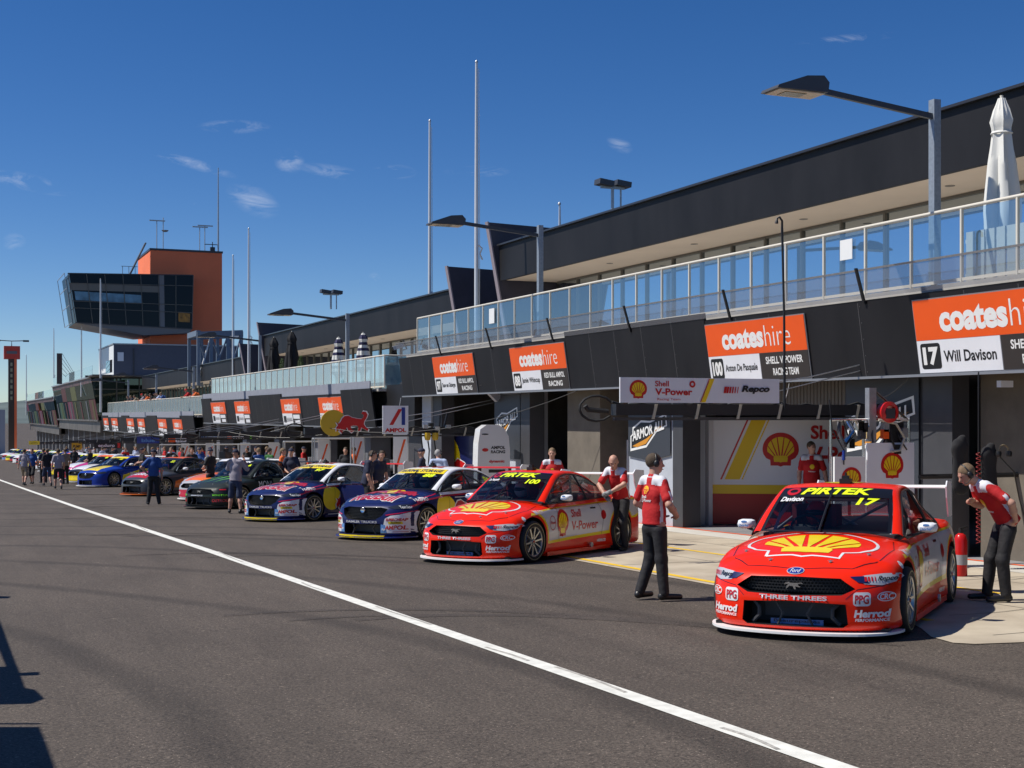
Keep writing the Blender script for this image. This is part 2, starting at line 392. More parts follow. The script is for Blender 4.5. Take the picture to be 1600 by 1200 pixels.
# distant hills
hm = M('hill_scrub', (.055, .085, .085), .9, var=.3, vs=.004, c2=(.12, .15, .14))
random.seed(5); mb = MB(); n = 60
rows = []
for j, (yy, hh) in enumerate(((1500, 0), (1900, .55), (2300, .95), (2600, 1), (3200, 0))):
    r = []
    for i in range(n + 1):
        x = -1600 + i * 60
        h = hh * (40 + 16 * math.sin(i * .35 + 1.2) + 9 * math.sin(i * .93) + 4 * math.sin(i * 2.3 + j))
        r.append((x, yy + 60 * math.sin(i * .4), -8.5 + h))
    rows.append(r)
h = sheet('hills', rows, hm)
for p in h.data.polygons: p.use_smooth = True
# ------------------------------------------------------------------ cars (local: +y forward, +x the car's right, y = 0 at the front axle)
def crom(P, n):
    """Catmull-Rom through P, n samples"""
    P = [Vector(p) for p in P]; m = len(P) - 1; out = []
    for i in range(n + 1):
        t = i * m / n; k = min(int(t), m - 1); u = t - k
        p0 = P[max(k-1, 0)]; p1 = P[k]; p2 = P[k+1]; p3 = P[min(k+2, m)]
        out.append(.5 * ((2*p1) + (p2-p0)*u + (2*p0-5*p1+4*p2-p3)*u*u + (3*p1-p0-3*p2+p3)*u**3))
    return out
def lerpt(tab, v):
    if v <= tab[0][0]: return tab[0][1]
    for (a, p), (b, q) in zip(tab, tab[1:]):
        if v <= b:
            u = (v - a) / (b - a); u = u*u*(3-2*u) * .35 + u * .65; return p + (q - p) * u
    return tab[-1][1]
WB = -2.822; WR = .335
SPEC = {
 'coupe': dict(
  plan=[(0, -3.80), (.45, -3.79), (.78, -3.70), (.90, -3.48), (.95, -3.1), (.975, -2.82), (.955, -2.4), (.925, -1.9), (.915, -1.3), (.93, -.7), (.965, -.2), (.97, .1), (.945, .32), (.89, .50), (.79, .65), (.62, .775), (.33, .865), (0, .90)],
  zs=[(-3.8, .93), (-3.4, .94), (-2.82, .93), (-2.2, .90), (-1.2, .875), (-.6, .86), (0, .80), (.35, .735), (.6, .70), (.95, .675)],
  zc=[(-3.8, .98), (-3.0, 1.0), (-1.2, .95), (-.45, .965), (-.2, .925), (.1, .875), (.4, .81), (.65, .745), (.82, .69), (.95, .665)]),
 'sedan': dict(
  plan=[(0, -3.82), (.45, -3.81), (.78, -3.74), (.90, -3.52), (.95, -3.1), (.97, -2.82), (.95, -2.4), (.93, -1.9), (.925, -1.3), (.935, -.7), (.965, -.2), (.97, .1), (.95, .32), (.91, .50), (.83, .66), (.66, .80), (.36, .90), (0, .945)],
  zs=[(-3.8, .95), (-3.4, .96), (-2.82, .945), (-2.2, .925), (-1.2, .89), (-.6, .875), (0, .83), (.35, .79), (.6, .76), (.95, .735)],
  zc=[(-3.8, 1.0), (-3.0, 1.02), (-1.2, .97), (-.45, .985), (-.2, .95), (.1, .905), (.4, .86), (.65, .81), (.82, .77), (.95, .735)]),
}
GH = {  # greenhouse curves, half side: I = inner edge (windscreen / roof), O = outer edge of pillar and roof rail, B = belt line
 'coupe': dict(I=[(.70, -.50, .955), (.655, -.82, 1.185), (.595, -1.16, 1.39), (.585, -1.6, 1.425), (.56, -2.1, 1.36), (.51, -2.65, 1.15), (.46, -3.12, 1.0)],
  O=[(.80, -.56, .925), (.74, -.86, 1.145), (.665, -1.24, 1.345), (.665, -1.65, 1.37), (.66, -2.1, 1.285), (.68, -2.62, 1.08), (.70, -3.05, .97)],
  B=[(.82, -.60, .905), (.855, -.95, .915), (.865, -1.35, .925), (.865, -1.75, .935), (.86, -2.15, .95), (.82, -2.6, .965), (.74, -3.05, .965)],
  glass=(.02, .80), dz=.0, split=.62),
 'sedan': dict(I=[(.71, -.45, .975), (.665, -.80, 1.18), (.605, -1.18, 1.36), (.60, -1.65, 1.395), (.575, -2.2, 1.34), (.53, -2.72, 1.17), (.49, -3.15, 1.03)],
  O=[(.81, -.50, .945), (.75, -.82, 1.14), (.68, -1.26, 1.315), (.68, -1.7, 1.345), (.675, -2.2, 1.27), (.69, -2.68, 1.10), (.71, -3.1, .99)],
  B=[(.83, -.54, .925), (.865, -.95, .935), (.875, -1.35, .945), (.875, -1.8, .955), (.87, -2.25, .97), (.83, -2.7, .985), (.75, -3.1, .985)],
  glass=(.02, .86), dz=.02, split=.47)}
def car_body(kind, open_front):
    S = SPEC[kind]; NP = 56; half = crom([(x, y, 0) for x, y in S['plan']], NP)
    per = [(p.x, p.y) for p in half] + [(-p.x, p.y) for p in half[-2:0:-1]]
    N = len(per)
    nor = []
    for i in range(N):
        a = per[i-1]; b = per[(i+1) % N]; d = Vector((b[0]-a[0], b[1]-a[1])).normalized(); nor.append((d.y, -d.x))
    z0 = .105; rows = [(0, .035), (.05, .008), (.16, .0), (.34, .004), (.5, .0), (.66, .004), (.80, .018), (.90, .042), (.96, .072), (1, .108)]
    V = []
    for t, ins in rows:
        for (x, y), (nx, ny) in zip(per, nor):
            zs = lerpt(S['zs'], y); f = 1
            if y > .45: f = 1.5 if t > .75 else 1
            nose = max(0, min(1, (y - .3) / .4)); lean = nose * .05 * max(0, t - .55) / .45
            ii = ins * f + lean
            # waist tuck behind the front wheel
            if -2.2 < y < -.5 and abs(x) > .8: ii += .018 * math.sin(math.pi * (y + 2.2) / 1.7) * math.sin(math.pi * min(1, t * 1.35))
            V.append((x - nx * ii, y - ny * ii, z0 + (zs - z0) * t))
    top = V[-N:]; ND = 12
    for r in range(1, ND + 1):
        u = r / ND
        for i, (x, y, z) in enumerate(top):
            sy = max(-3.35, min(.42, y)); px, py = x * (1-u), y + (sy - y) * u
            rho = 1 - u; zc = lerpt(S['zc'], py)
            zz = z + (zc - z) * (1 - rho ** 2.4)
            if -0.4 < py < .8 and .35 < abs(px) < .8: zz += .012 * math.exp(-((abs(px) - .60) / .09) ** 2)
            if r == ND: px = 0
            V.append((px, py, zz))
    F = []; nr = len(rows) + ND
    for j in range(nr - 1):
        for i in range(N): F.append((j*N+i, j*N+(i+1) % N, (j+1)*N+(i+1) % N, (j+1)*N+i))
    b = len(V)
    V += [(0, max(-3.35, min(.42, y)), z0) for x, y in per]
    for i in range(N): F.append((i, b + i, b + (i+1) % N, (i+1) % N))
    me = bpy.data.meshes.new('body'); me.from_pydata(V, [], F)
    bm = bmesh.new(); bm.from_mesh(me); bmesh.ops.remove_doubles(bm, verts=bm.verts, dist=.0004)
    bmesh.ops.dissolve_degenerate(bm, dist=.0003, edges=bm.edges)
    bmesh.ops.recalc_face_normals(bm, faces=bm.faces)
    for f in bm.faces:
        c = f.calc_center_median()
        f.material_index = 1 if (-3.0 < c.y < -.72 and abs(c.x) < .73 and c.z > .88 and f.normal.z > .6) else 0
    bm.to_mesh(me); bm.free()
    # cutters: wheel arches and front openings
    cb = MB(); cb.mi = 0
    for y in (0, WB):
        for s in (-1, 1):
            n = 40; vs = []; fs = []
            for x in (.60, 1.2):
                for k in range(n):
                    a = 2*math.pi*k/n; vs.append((s*x, y + .385*math.cos(a), WR + .02 + .375*math.sin(a)))
            for k in range(n): fs.append((k, (k+1) % n, n+(k+1) % n, n+k))
            fs.append(tuple(range(n))[::-1]); fs.append(tuple(n+k for k in range(n)))
            cb.add(vs, fs)
    for pts, dep in open_front:
        n = len(pts); vs = [(x, 1.3, z) for x, z in pts] + [(x, dep, z) for x, z in pts]
        fs = [(i, (i+1) % n, n+(i+1) % n, n+i) for i in range(n)] + [tuple(range(n))[::-1], tuple(n+i for i in range(n))]
        cb.add(vs, fs)
    cm = bpy.data.meshes.new('cut'); cm.from_pydata(cb.v, [], cb.f)
    bm = bmesh.new(); bm.from_mesh(cm); bmesh.ops.recalc_face_normals(bm, faces=bm.faces); bm.to_mesh(cm); bm.free()
    cm.materials.append(black)
    co = bpy.data.objects.new('cut', cm); bo = bpy.data.objects.new('bo', me); COL.objects.link(co); COL.objects.link(bo)
    me.materials.append(white); me.materials.append(black)
    md = bo.modifiers.new('b', 'BOOLEAN'); md.operation = 'DIFFERENCE'; md.object = co; md.solver = 'EXACT'
    md.material_mode = 'TRANSFER'
    dg = bpy.context.evaluated_depsgraph_get(); res = bpy.data.meshes.new_from_object(bo.evaluated_get(dg))
    bpy.data.objects.remove(co); bpy.data.objects.remove(bo)
    res.polygons.foreach_set('use_smooth', [True] * len(res.polygons)); res.set_sharp_from_angle(angle=R_(38))
    full = BVHTree.FromPolygons([v.co.copy() for v in me.vertices], [tuple(p.vertices) for p in me.polygons])
    return res, full
class Surf:
    """maps 2D livery shapes onto the car"""
    def __init__(s, bvh): s.b = bvh
    def side(s, sx):
        def f(u, v):
            h = s.b.ray_cast(Vector((sx * 1.6, u, v)), Vector((-sx, 0, 0)))
            return None if h[0] is None or abs(h[0].x) < .7 else (h[0], h[1])
        return f
    def top(s):
        def f(u, v):
            h = s.b.ray_cast(Vector((u, v, 2.5)), Vector((0, 0, -1))); return None if h[0] is None else (h[0], h[1])
        return f
    def front(s):
        def f(u, v):
            h = s.b.ray_cast(Vector((u, 2.2, v)), Vector((0, -1, 0))); return None if h[0] is None or h[0].y < .2 else (h[0], h[1])
        return f
def decal(g, fn, off, step=.05):
    """wraps the flat shape g through fn(u, v) -> (point, normal), lifted by off; returns (verts, faces)"""
    vs, fs = g
    bm = bmesh.new(); bv = [bm.verts.new((a, b, 0)) for a, b in vs]
    for f in fs:
        try: bm.faces.new([bv[i] for i in f])
        except ValueError: pass
    x0 = min(v[0] for v in vs); x1 = max(v[0] for v in vs); y0 = min(v[1] for v in vs); y1 = max(v[1] for v in vs)
    for ax, a, b in ((0, x0, x1), (1, y0, y1)):
        k = math.floor(a / step) + 1
        while k * step < b:
            co = [0, 0, 0]; no_ = [0, 0, 0]; co[ax] = k * step; no_[ax] = 1
            bmesh.ops.bisect_plane(bm, geom=bm.verts[:] + bm.edges[:] + bm.faces[:], plane_co=co, plane_no=no_, dist=1e-5); k += 1
    bm.verts.ensure_lookup_table(); bm.verts.index_update(); P = []
    for v in bm.verts:
        r = fn(v.co.x, v.co.y)
        if r is None: P.append(None)
        else:
            n = r[1].normalized(); P.append((r[0] + n * off, n))
    F = []
    for f in bm.faces:
        idx = [v.index for v in f.verts]
        if any(P[i] is None for i in idx): continue
        p = [P[i][0] for i in idx]
        if max((p[i] - p[i-1]).length for i in range(len(p))) > step * 5.5: continue
        nn = (p[1]-p[0]).cross(p[2]-p[0])
        if nn.dot(P[idx[0]][1]) < 0: idx = idx[::-1]
        F.append(tuple(idx))
    bm.free()
    return [tuple(q[0]) if q else (0, 0, 0) for q in P], F
class Livery:
    """collects decals by part name + material and builds one mesh each"""
    def __init__(s, root, surf): s.r = root; s.s = surf; s.d = {}; s.k = 0
    def add(s, name, mat_, g, where, lay=1, step=.05, fn=None):
        f = fn or {'L': lambda: s.s.side(-1), 'R': lambda: s.s.side(1), 'T': lambda: s.s.top(), 'F': lambda: s.s.front()}[where]()
        s.k += 1
        v, q = decal(g, f, .0022 * lay + .00003 * (s.k % 30), step)
        if q: s.d.setdefault((name, mat_.name, s.k), MB()).add(v, q)
    def done(s):
        for (n, m, _k), mb in s.d.items():
            used = sorted({i for f in mb.f for i in f}); mp_ = {o: i for i, o in enumerate(used)}
            mb.v = [mb.v[i] for i in used]; mb.f = [tuple(mp_[i] for i in f) for f in mb.f]
            o = mb.build(n, bpy.data.materials[m], s.r, smooth=180)
# texts run: on the left flank +u must point to the rear when read (viewer sees front at image left)
def LT(g, cx, cz, flip=True):        # left flank: viewer's left = front (+y), so u = cx - a
    return [(cx - a, cz + b) for a, b in g[0]], g[1]
def FT(g, cx, cz):                   # front face: viewer's left = car's right (+x)
    return [(cx - a, cz + b) for a, b in g[0]], g[1]
def TT(g, cx, cy):                   # bonnet seen from the front: left = +x, up = towards the rear
    return [(cx - a, cy - b) for a, b in g[0]], g[1]
glassdark = glassy('car_glass', (.50, .55, .60), .0, (.75, .72, .66), .015)
bannerblk = M('banner_black', (.008, .008, .01), .3)
cageM = M('cage_grey', (.50, .51, .53), .4, .3)
rimM = M('rim_silver', (.50, .50, .47), .28, .75); ringM = M('tyre_yellow_mark', (.30, .26, .13), .6)
def wheel_meshes():
    t = MB(); pr = [(.225, .125), (.255, .142), (.300, .145), (.322, .132), (.335, .105), (.335, -.105), (.322, -.132), (.300, -.145), (.255, -.142), (.225, -.125)]
    t.lathe([(r, h) for r, h in pr], 40, 'x')
    tyre = t.mesh('tyre', rubber, 40)
    t = MB()
    for s in (1,): t.lathe([(.296, .1462), (.289, .1476), (.282, .1468)], 40, 'x')
    ringm = t.mesh('sidewall_marking', ringM, 60)
    t = MB()
    t.lathe([(.232, -.12), (.228, -.02), (.232, .10), (.245, .128), (.238, .136), (.226, .128), (.215, .09), (.212, -.12)], 40, 'x')
    for k in range(10):
        a = 2*math.pi*k/10 + (.085 if k % 2 else -.085); b = 2*math.pi*(k + (-.22 if k % 2 else .22))/10
        b = 2*math.pi*k/10
        c = math.cos; s_ = math.sin
        p0 = Vector((.105, .05*c(a), .05*s_(a))); p1 = Vector((.118, .225*c(b), .225*s_(b)))
        t.bar(p0, p1, .022, .024)
    t.lathe([(0, .125), (.03, .125), (.036, .118), (.036, .1), (.065, .1), (.07, .07), (.07, .03)], 20, 'x')
    rim = t.mesh('rim', rimM, 40)
    t = MB(); t.lathe([(0, .02), (.175, .02), (.178, .0), (.178, -.02), (0, -.02)], 32, 'x'); disc = t.mesh('brake_disc', M('brake_steel', (.10, .09, .085), .4, .6), 40)
    t = MB(); t.lathe([(0, .137), (.018, .137), (.022, .125)], 6, 'x'); nut = t.mesh('wheel_nut', M('nut_red', (.35, .02, .02), .3, .5), 40)
    return tyre, ringm, rim, disc, nut
WM = wheel_meshes()
def add_wheels(root, rimmat=None, steer=0):
    for y in (0, WB):
        for s in (-1, 1):
            w = link('wheel', WM[0], root); w.location = (s * .83, y, WR)
            w.rotation_euler = (random.uniform(0, 6), 0, (0 if s > 0 else math.pi) + (steer if y == 0 else 0))
            w.rotation_mode = 'XYZ'
            w.matrix_basis = T(s*.83, y, WR) @ RZ((0 if s > 0 else math.pi) + (steer if y == 0 else 0)) @ Matrix.Rotation(random.uniform(0, 6), 4, 'X')
            for n, me in zip(('sidewall_marking', 'rim', 'brake_disc', 'wheel_nut'), WM[1:]):
                link(n, me, w)
def greenhouse(root, kind, bodymat, roofmat=None, detail=True):
    G = GH[kind]; n = 48; I = crom(G['I'], n); O = crom(G['O'], n); B = crom(G['B'], n)
    fx = lambda p, s: Vector((p.x * s, p.y, p.z))
    iw = int(n * 2 / 6); ir = int(n * 4 / 6)              # end of windscreen / end of roof
    def samp(C, t):
        t = max(0, min(1, t)) * n; k = min(int(t), n - 1); return C[k].lerp(C[k+1], t - k)
    def across(t, u, bulge_y=0, bulge_z=0):
        p = samp(I, t); w = p.x; x = w * u; q = 1 - u*u
        return Vector((x, p.y + bulge_y * q, p.z + bulge_z * q))
    def wind(u, v):      # u -1..1 (+ = car's right), v 0 bottom .. 1 top
        return across(v * iw / n, u, .17 - .05*v, .012 + .012*v)
    def rear(u, v):
        return across((ir + (n - ir) * v) / n, u, -.10 * v - .02, .03 - .01 * v)
    def roofp(u, v):
        t = (iw + (ir - iw) * v) / n; e = .12 * (1 - v) + -.02 * v
        return across(t, u, e, .024 + .006*math.sin(math.pi*v))
    m = MB(); m.grid(lambda a, b: tuple(roofp(2*a-1, b)), 16, 12)
    m.build('roof', roofmat or bodymat, root, 60)
    # pillars and roof rails
    m = MB()
    for s in (-1, 1):
        def rail(a, b, s=s):
            p = fx(samp(I, a), s); q = fx(samp(O, a), s); r = p.lerp(q, b); w = math.sin(math.pi * b) * .012
            return tuple(r + Vector((s * w, 0, w)))
        m.grid(rail, 48, 5)
        # quarter panel behind the glass
        m.grid(lambda a, b, s=s: tuple(fx(samp(O, G['glass'][1] + (1 - G['glass'][1]) * a).lerp(samp(B, G['glass'][1] + (1 - G['glass'][1]) * a), b), s)), 8, 4)
        m.grid(lambda a, b, s=s: tuple(fx(samp(B, a), s).lerp(fx(samp(B, a), s) + Vector((s*.045, 0, -.06)), b)), 40, 2)
    m.build('pillar_frame', bodymat, root, 60)
    m = MB(); m.grid(lambda a, b: tuple(wind(2*a-1, b)), 20, 12); m.build('windscreen', glassdark, root, 180)
    m = MB(); m.grid(lambda a, b: tuple(rear(2*a-1, b)), 14, 10); m.build('rear_window', glassdark, root, 180)
    sg = lambda s: (lambda a, b: fx(samp(O, G['glass'][0] + (G['glass'][1]-G['glass'][0]) * a).lerp(samp(B, G['glass'][0] + (G['glass'][1]-G['glass'][0]) * a), b), s) + Vector((s * .012 * math.sin(math.pi*b), 0, 0)))
    for s in (-1, 1):
        m = MB(); g = sg(s); m.grid(lambda a, b: tuple(g(a, b)), 24, 6); m.build('side_window', glassdark, root, 180)
        m = MB()
        # black rubber surround and centre pillar
        loop = [g(i / 24, 0) for i in range(25)] + [g(1, j/4) for j in range(1, 5)] + [g(1 - i/24, 1) for i in range(1, 25)]
        m.tube([p + Vector((s*.004, 0, 0)) for p in loop + loop[:1]], .011, 5)
        a = G['split']; m.tube([g(a, 0) + Vector((s*.003, 0, 0)), g(a + .01, .5) + Vector((s*.003, 0, 0)), g(a + .02, 1) + Vector((s*.003, 0, 0))], .018, 5)
        m.build('window_trim', black, root, 60)
    return wind, roofp, sg
def interior(root, kind, helmet=True):
    m = MB()
    P = lambda *a: Vector(a)
    for s in (-1, 1):
        m.tube([P(s*.66, -.72, .80), P(s*.60, -.95, 1.10), P(s*.53, -1.25, 1.27), P(s*.53, -1.75, 1.29), P(s*.50, -2.5, 1.02)], .02, 6)
        m.tube([P(s*.58, -1.8, .6), P(s*.53, -1.76, 1.28)], .02, 6)
        m.tube([P(s*.66, -.9, .92), P(s*.56, -1.75, 1.12)], .018, 6)
    m.tube([P(-.53, -1.76, 1.28), P(.53, -1.76, 1.28)], .02, 6); m.tube([P(-.53, -1.26, 1.27), P(.53, -1.26, 1.27)], .02, 6)
    m.tube([P(-.55, -1.78, .7), P(.53, -1.77, 1.27)], .018, 6); m.tube([P(.55, -1.78, .7), P(-.53, -1.77, 1.27)], .018, 6)
    m.build('roll_cage', cageM, root, 60)
    m = MB(); m.box(-.70, .70, -.95, -.62, .84, .93); m.box(.2, .55, -1.1, -.95, .86, .98)
    m.build('dashboard', M('dash_black', (.05, .05, .055), .7), root)
    m = MB(); m.X = T(.34, -1.62, 0)
    m.box(-.25, .25, -.12, .0, .70, 1.20); m.box(-.25, -.2, 0, .18, .95, 1.2); m.box(.2, .25, 0, .18, .95, 1.2); m.box(-.24, .24, 0, .45, .70, .78)
    m.build('race_seat', M('seat_red', (.22, .02, .02), .6), root)
    m = MB(); m.X = T(.34, -1.05, .98) @ Matrix.Rotation(R_(-65), 4, 'X')
    m.tube([(.16*math.cos(a*math.pi/10), .13*math.sin(a*math.pi/10), 0) for a in range(21)], .014, 6); m.box(-.12, .12, -.02, .02, -.01, .01)
    m.build('steering_wheel', black, root, 60)
def car(name, label, cat, kind, loc, ang, P, group):
    """P: body paint, livery callback and options"""
    root = thing(name, label, cat, loc, 0, group)
    # heading: ang = angle of the nose; pitch follows the slope of the ground
    fwd = Vector((-math.sin(ang), -math.cos(ang), .021 * math.cos(ang))).normalized()
    up0 = Vector((0, .021, 1)).normalized(); rt = fwd.cross(up0).normalized(); up = rt.cross(fwd)
    mat_ = Matrix((rt, fwd, up)).transposed().to_4x4(); root.rotation_mode = 'XYZ'; root.rotation_euler = mat_.to_euler()
    body = P['paint']
    key = (kind, P.get('hi', True))
    if kind not in BODY:
        BODY[kind] = car_body(kind, OPEN[kind])
    me, bvh = BODY[kind]
    o = link('body', me, root); o.material_slots[0].link = 'OBJECT'; o.material_slots[0].material = body
    wind, roofp, sg = greenhouse(root, kind, P.get('pillar', body), P.get('roof', body))
    interior(root, kind)
    add_wheels(root, steer=P.get('steer', 0))
    L = Livery(root, Surf(bvh))
    # splitter, sills, skirt
    sp = P.get('splitter', white); S = SPEC[kind]['plan']
    pl = crom([(x, y, 0) for x, y in S], 60)
    fr = [(p.x * 1.012, p.y + .075) for p in pl if p.y > .25]; fr = [(fr[0][0], .30)] + fr
    poly = fr + [(-x, y) for x, y in fr[::-1][1:]]
    m = MB(); m.prism(poly, .065, .088); m.build('splitter', sp, root)
    if P.get('lip'):
        m = MB(); f2 = [p for p in fr if abs(p[0]) < .62]; f2 = f2 + [(-x, y) for x, y in f2[::-1]]; m.prism(f2 + [(x*.98, y - .05) for x, y in f2[::-1]], .060, .112); m.build('splitter_lip', P['lip'], root)
    for s in (-1, 1):
        m = MB(); m.box(*sorted((s*.80, s*.955)), -2.42, -.40, .075, .135); m.build('side_skirt', P.get('sill', body), root)
    m = MB(); m.box(-.86, .86, -3.0, .6, .09, .12); m.build('floor_pan', black, root)
    # rear wing
    dz = GH[kind]['dz']; m = MB()
    prof = [(-.14, .0), (-.05, .03), (.06, .035), (.14, .01), (.14, -.002), (.05, .012), (-.05, .008), (-.14, -.012)]
    v = [(s*.80, -3.72 + a, 1.325 + dz + b) for s in (-1, 1) for a, b in prof]; k = len(prof)
    m.add(v, [(i, (i+1) % k, k + (i+1) % k, k + i) for i in range(k)] + [tuple(range(k))[::-1], tuple(k + i for i in range(k))])
    w = m.build('rear_wing', P.get('wing', white), root, 50)
    for s in (-1, 1):
        m = MB(); m.X = Matrix(((0, 0, 1, s*.80), (1, 0, 0, -3.72), (0, 1, 0, 1.325 + dz), (0, 0, 0, 1)))
        m.prism([(-.20, .07), (.12, .09), (.20, .02), (.17, -.12), (.06, -.36), (-.20, -.36)], -.008, .008); m.build('wing_endplate', P.get('endplate', SIGNW), w)
        m = MB(); m.X = T(s*.42, -3.66, 0); m.box(-.01, .01, -.05, .05, .95, 1.325 + dz); m.build('wing_strut', black, w)
    # mirrors
    for s in (-1, 1):
        m = MB()
        m.X = T(s*.985, -.93, 1.0 + dz)
        vs = []; fs = []; nn = 10
        for j in range(5):
            f = j / 4; yy = -.055 + .13*f; sc = (1.0, 1.0, .94, .78, .45)[j]
            for q in range(nn):
                a = 2*math.pi*q/nn; c, d = math.cos(a), math.sin(a)
                vs.append((.102*sc*math.copysign(abs(c)**.6, c), yy, .055*sc*math.copysign(abs(d)**.6, d)))
        for j in range(4):
            for q in range(nn): fs.append((j*nn+q, j*nn+(q+1) % nn, (j+1)*nn+(q+1) % nn, (j+1)*nn+q))
        fs.append(tuple(range(nn))[::-1]); fs.append(tuple(4*nn+q for q in range(nn)))
        m.add(vs, fs); m.X = Matrix.Identity(4)
        mo = m.build('mirror', P.get('mirror', SIGNW), root, 50)
        m = MB(); m.bar((s*.84, -.88, .925), (s*.96, -.93, .955 + dz), .035, .02); m.build('mirror_arm', black, mo)
    # bonnet pins, aerial, wiper
    if P.get('hi', True):
        m = MB()
        for x, y in P.get('pins', [(.62, .30), (-.62, .30), (.30, .55), (-.30, .55)]):
            h = bvh.ray_cast(Vector((x, y, 2)), Vector((0, 0, -1)))[0]
            m.X = T(*h); m.lathe([(.018, 0), (.018, .006), (.008, .008), (.008, .02), (0, .022)], 10); m.bar((-.025, 0, .016), (.025, .01, .016), .006)
        m.X = Matrix.Identity(4); m.build('bonnet_pins', steel, root, 50)
        a, b = wind(.02, .02), wind(.0, .80)
        m = MB(); m.tube([a + Vector((0, .03, .015)), (a+b)/2 + Vector((0, .035, .02)), b + Vector((0, .02, .015))], .011, 5); m.build('wiper', black, root, 50)
        p = roofp(-.1, .25); m = MB(); m.X = T(*p); m.box(-.06, .06, -.06, .06, 0, .05); m.tube([(0, 0, .04), (0, 0, .12)], .012, 6); m.box(-.035, .035, -.03, .03, .05, .085); m.build('roof_antenna', black, root)
    # windscreen banner
    def wfn(off=.004):
        def f(a, b):
            p = wind(a, b); du = wind(a + .01, b) - wind(a - .01, b); dv = wind(a, b + .01) - wind(a, b - .01)
            return p, dv.cross(du)
        return f
    def rfn(a, b):
        p = roofp(a, b); du = roofp(a + .01, b) - roofp(a - .01, b); dv = roofp(a, b + .01) - roofp(a, b - .01); return p, dv.cross(du)
    W_ = wfn()
    L.wfn, L.rfn, L.sg = W_, rfn, sg
    L.add('windscreen_surround', bannerblk, merge(rect(-.99, -.94, .0, 1), rect(.94, .99, 0, 1), rect(-.94, .94, 0, .05)), 0, 1, .1, W_)
    P['livery'](L, root)
    L.done()
    return root
BODY = {}
def mirror(pts): return [(x, z) for x, z in pts] + [(-x, z) for x, z in pts[::-1] if x > 0]
GR_M = mirror([(0, .435), (.46, .445), (.585, .505), (.44, .60), (0, .612)])
LO_M = mirror([(0, .135), (.47, .135), (.52, .17), (.50, .36), (0, .385)])
GR_S = mirror([(0, .40), (.36, .42), (.50, .50), (.58, .63), (.42, .665), (0, .66)])
LO_S = mirror([(0, .125), (.45, .125), (.47, .16), (.46, .34), (0, .33)])
OPEN = {'coupe': [(GR_M, .60), (LO_M, .50)], 'sedan': [(GR_S, .62), (LO_S, .52)]}
meshM = None
def grille_mat():
    m = bpy.data.materials.new('grille_mesh'); m.use_nodes = True; n = m.node_tree; P = n.nodes['Principled BSDF']
    P.inputs['Base Color'].default_value = (.012, .012, .013, 1); P.inputs['Roughness'].default_value = .45
    return m
GRM = grille_mat()
def grille(root, poly, y0, curve, pitch=.034, name='grille'):
    """honeycomb bars inside the opening, following the nose in plan"""
    xs = [p[0] for p in poly]; zs = [p[1] for p in poly]; m = MB()
    def inside(x, z):
        c = False; n = len(poly)
        for i in range(n):
            (x1, z1), (x2, z2) = poly[i], poly[i-1]
            if (z1 > z) != (z2 > z) and x < (x2-x1)*(z-z1)/(z2-z1) + x1: c = not c
        return c
    Y = lambda x: y0 - curve * x * x
    r = pitch / 2; j = 0; z = min(zs)
    while z < max(zs):
        x = min(xs) + (r if j % 2 else 0)
        while x < max(xs):
            if inside(x, z):
                pts = [(x + r*.58*2*math.cos(R_(30 + 60*k)) * .86, z + r*.58*2*math.sin(R_(30 + 60*k)) * .86) for k in range(4)]
                for a, b in zip(pts, pts[1:]): m.bar((a[0], Y(a[0]), a[1]), (b[0], Y(b[0]), b[1]), .0065, .012)
            x += pitch
        z += pitch * .87; j += 1
    return m.build(name, GRM, root)
def front_kit(root, kind, badge=True):
    if kind == 'coupe':
        g = grille(root, GR_M, .79, .42)
        m = MB()
        for s in (-1, 1): m.tube([(s*.43, .74, .15), (s*.36, .76, .22), (s*.36, .76, .30), (s*.42, .73, .36)], .022, 6); m.tube([(s*.17, .78, .14), (s*.12, .79, .25), (s*.19, .78, .37)], .014, 6)
        m.box(-.34, .34, .60, .62, .2, .34); m.box(-.5, .5, .7, .72, .345, .36)
        m.build('lower_intake', dkgrey, root, 50)
        m = MB(); v, f = polyg([(a*.095, b*.04) for a, b in [(-.9, .55), (-1, .2), (-.55, .35), (-.7, -.1), (-.85, -.9), (-.6, -.5), (-.45, -.15), (-.1, -.2), (.05, -.9), (.2, -.95), (.15, -.25), (.5, -.4), (.75, -.35), (.5, -.1), (.4, .3), (.75, .55), (1, .35), (.8, .75), (.35, .6), (-.3, .6), (-.55, .85)]])
        m.prism([(-a, b) for a, b in v][::-1], 0, .02); 
        o = m; o.v = [(x, .80 + z, .525 + y) for x, y, z in o.v]; o.build('horse_emblem', chrome, g)
    else:
        g = grille(root, GR_S, .82, .36)
        m = MB(); m.v = []; m.X = Matrix(((1, 0, 0, 0), (0, 0, 1, .85), (0, 1, 0, .60), (0, 0, 0, 1))); m.lathe([(0, .012), (.03, .012), (.05, .02), (.058, .014), (.06, 0)], 24)
        m.build('round_emblem', chrome, g, 50)
        m = MB()
        for s in (-1, 1): m.tube([(s*.30, .80, .13), (s*.24, .82, .24), (s*.30, .80, .33)], .02, 6)
        m.box(-.4, .4, .62, .64, .16, .30); m.build('lower_intake', dkgrey, root, 50)
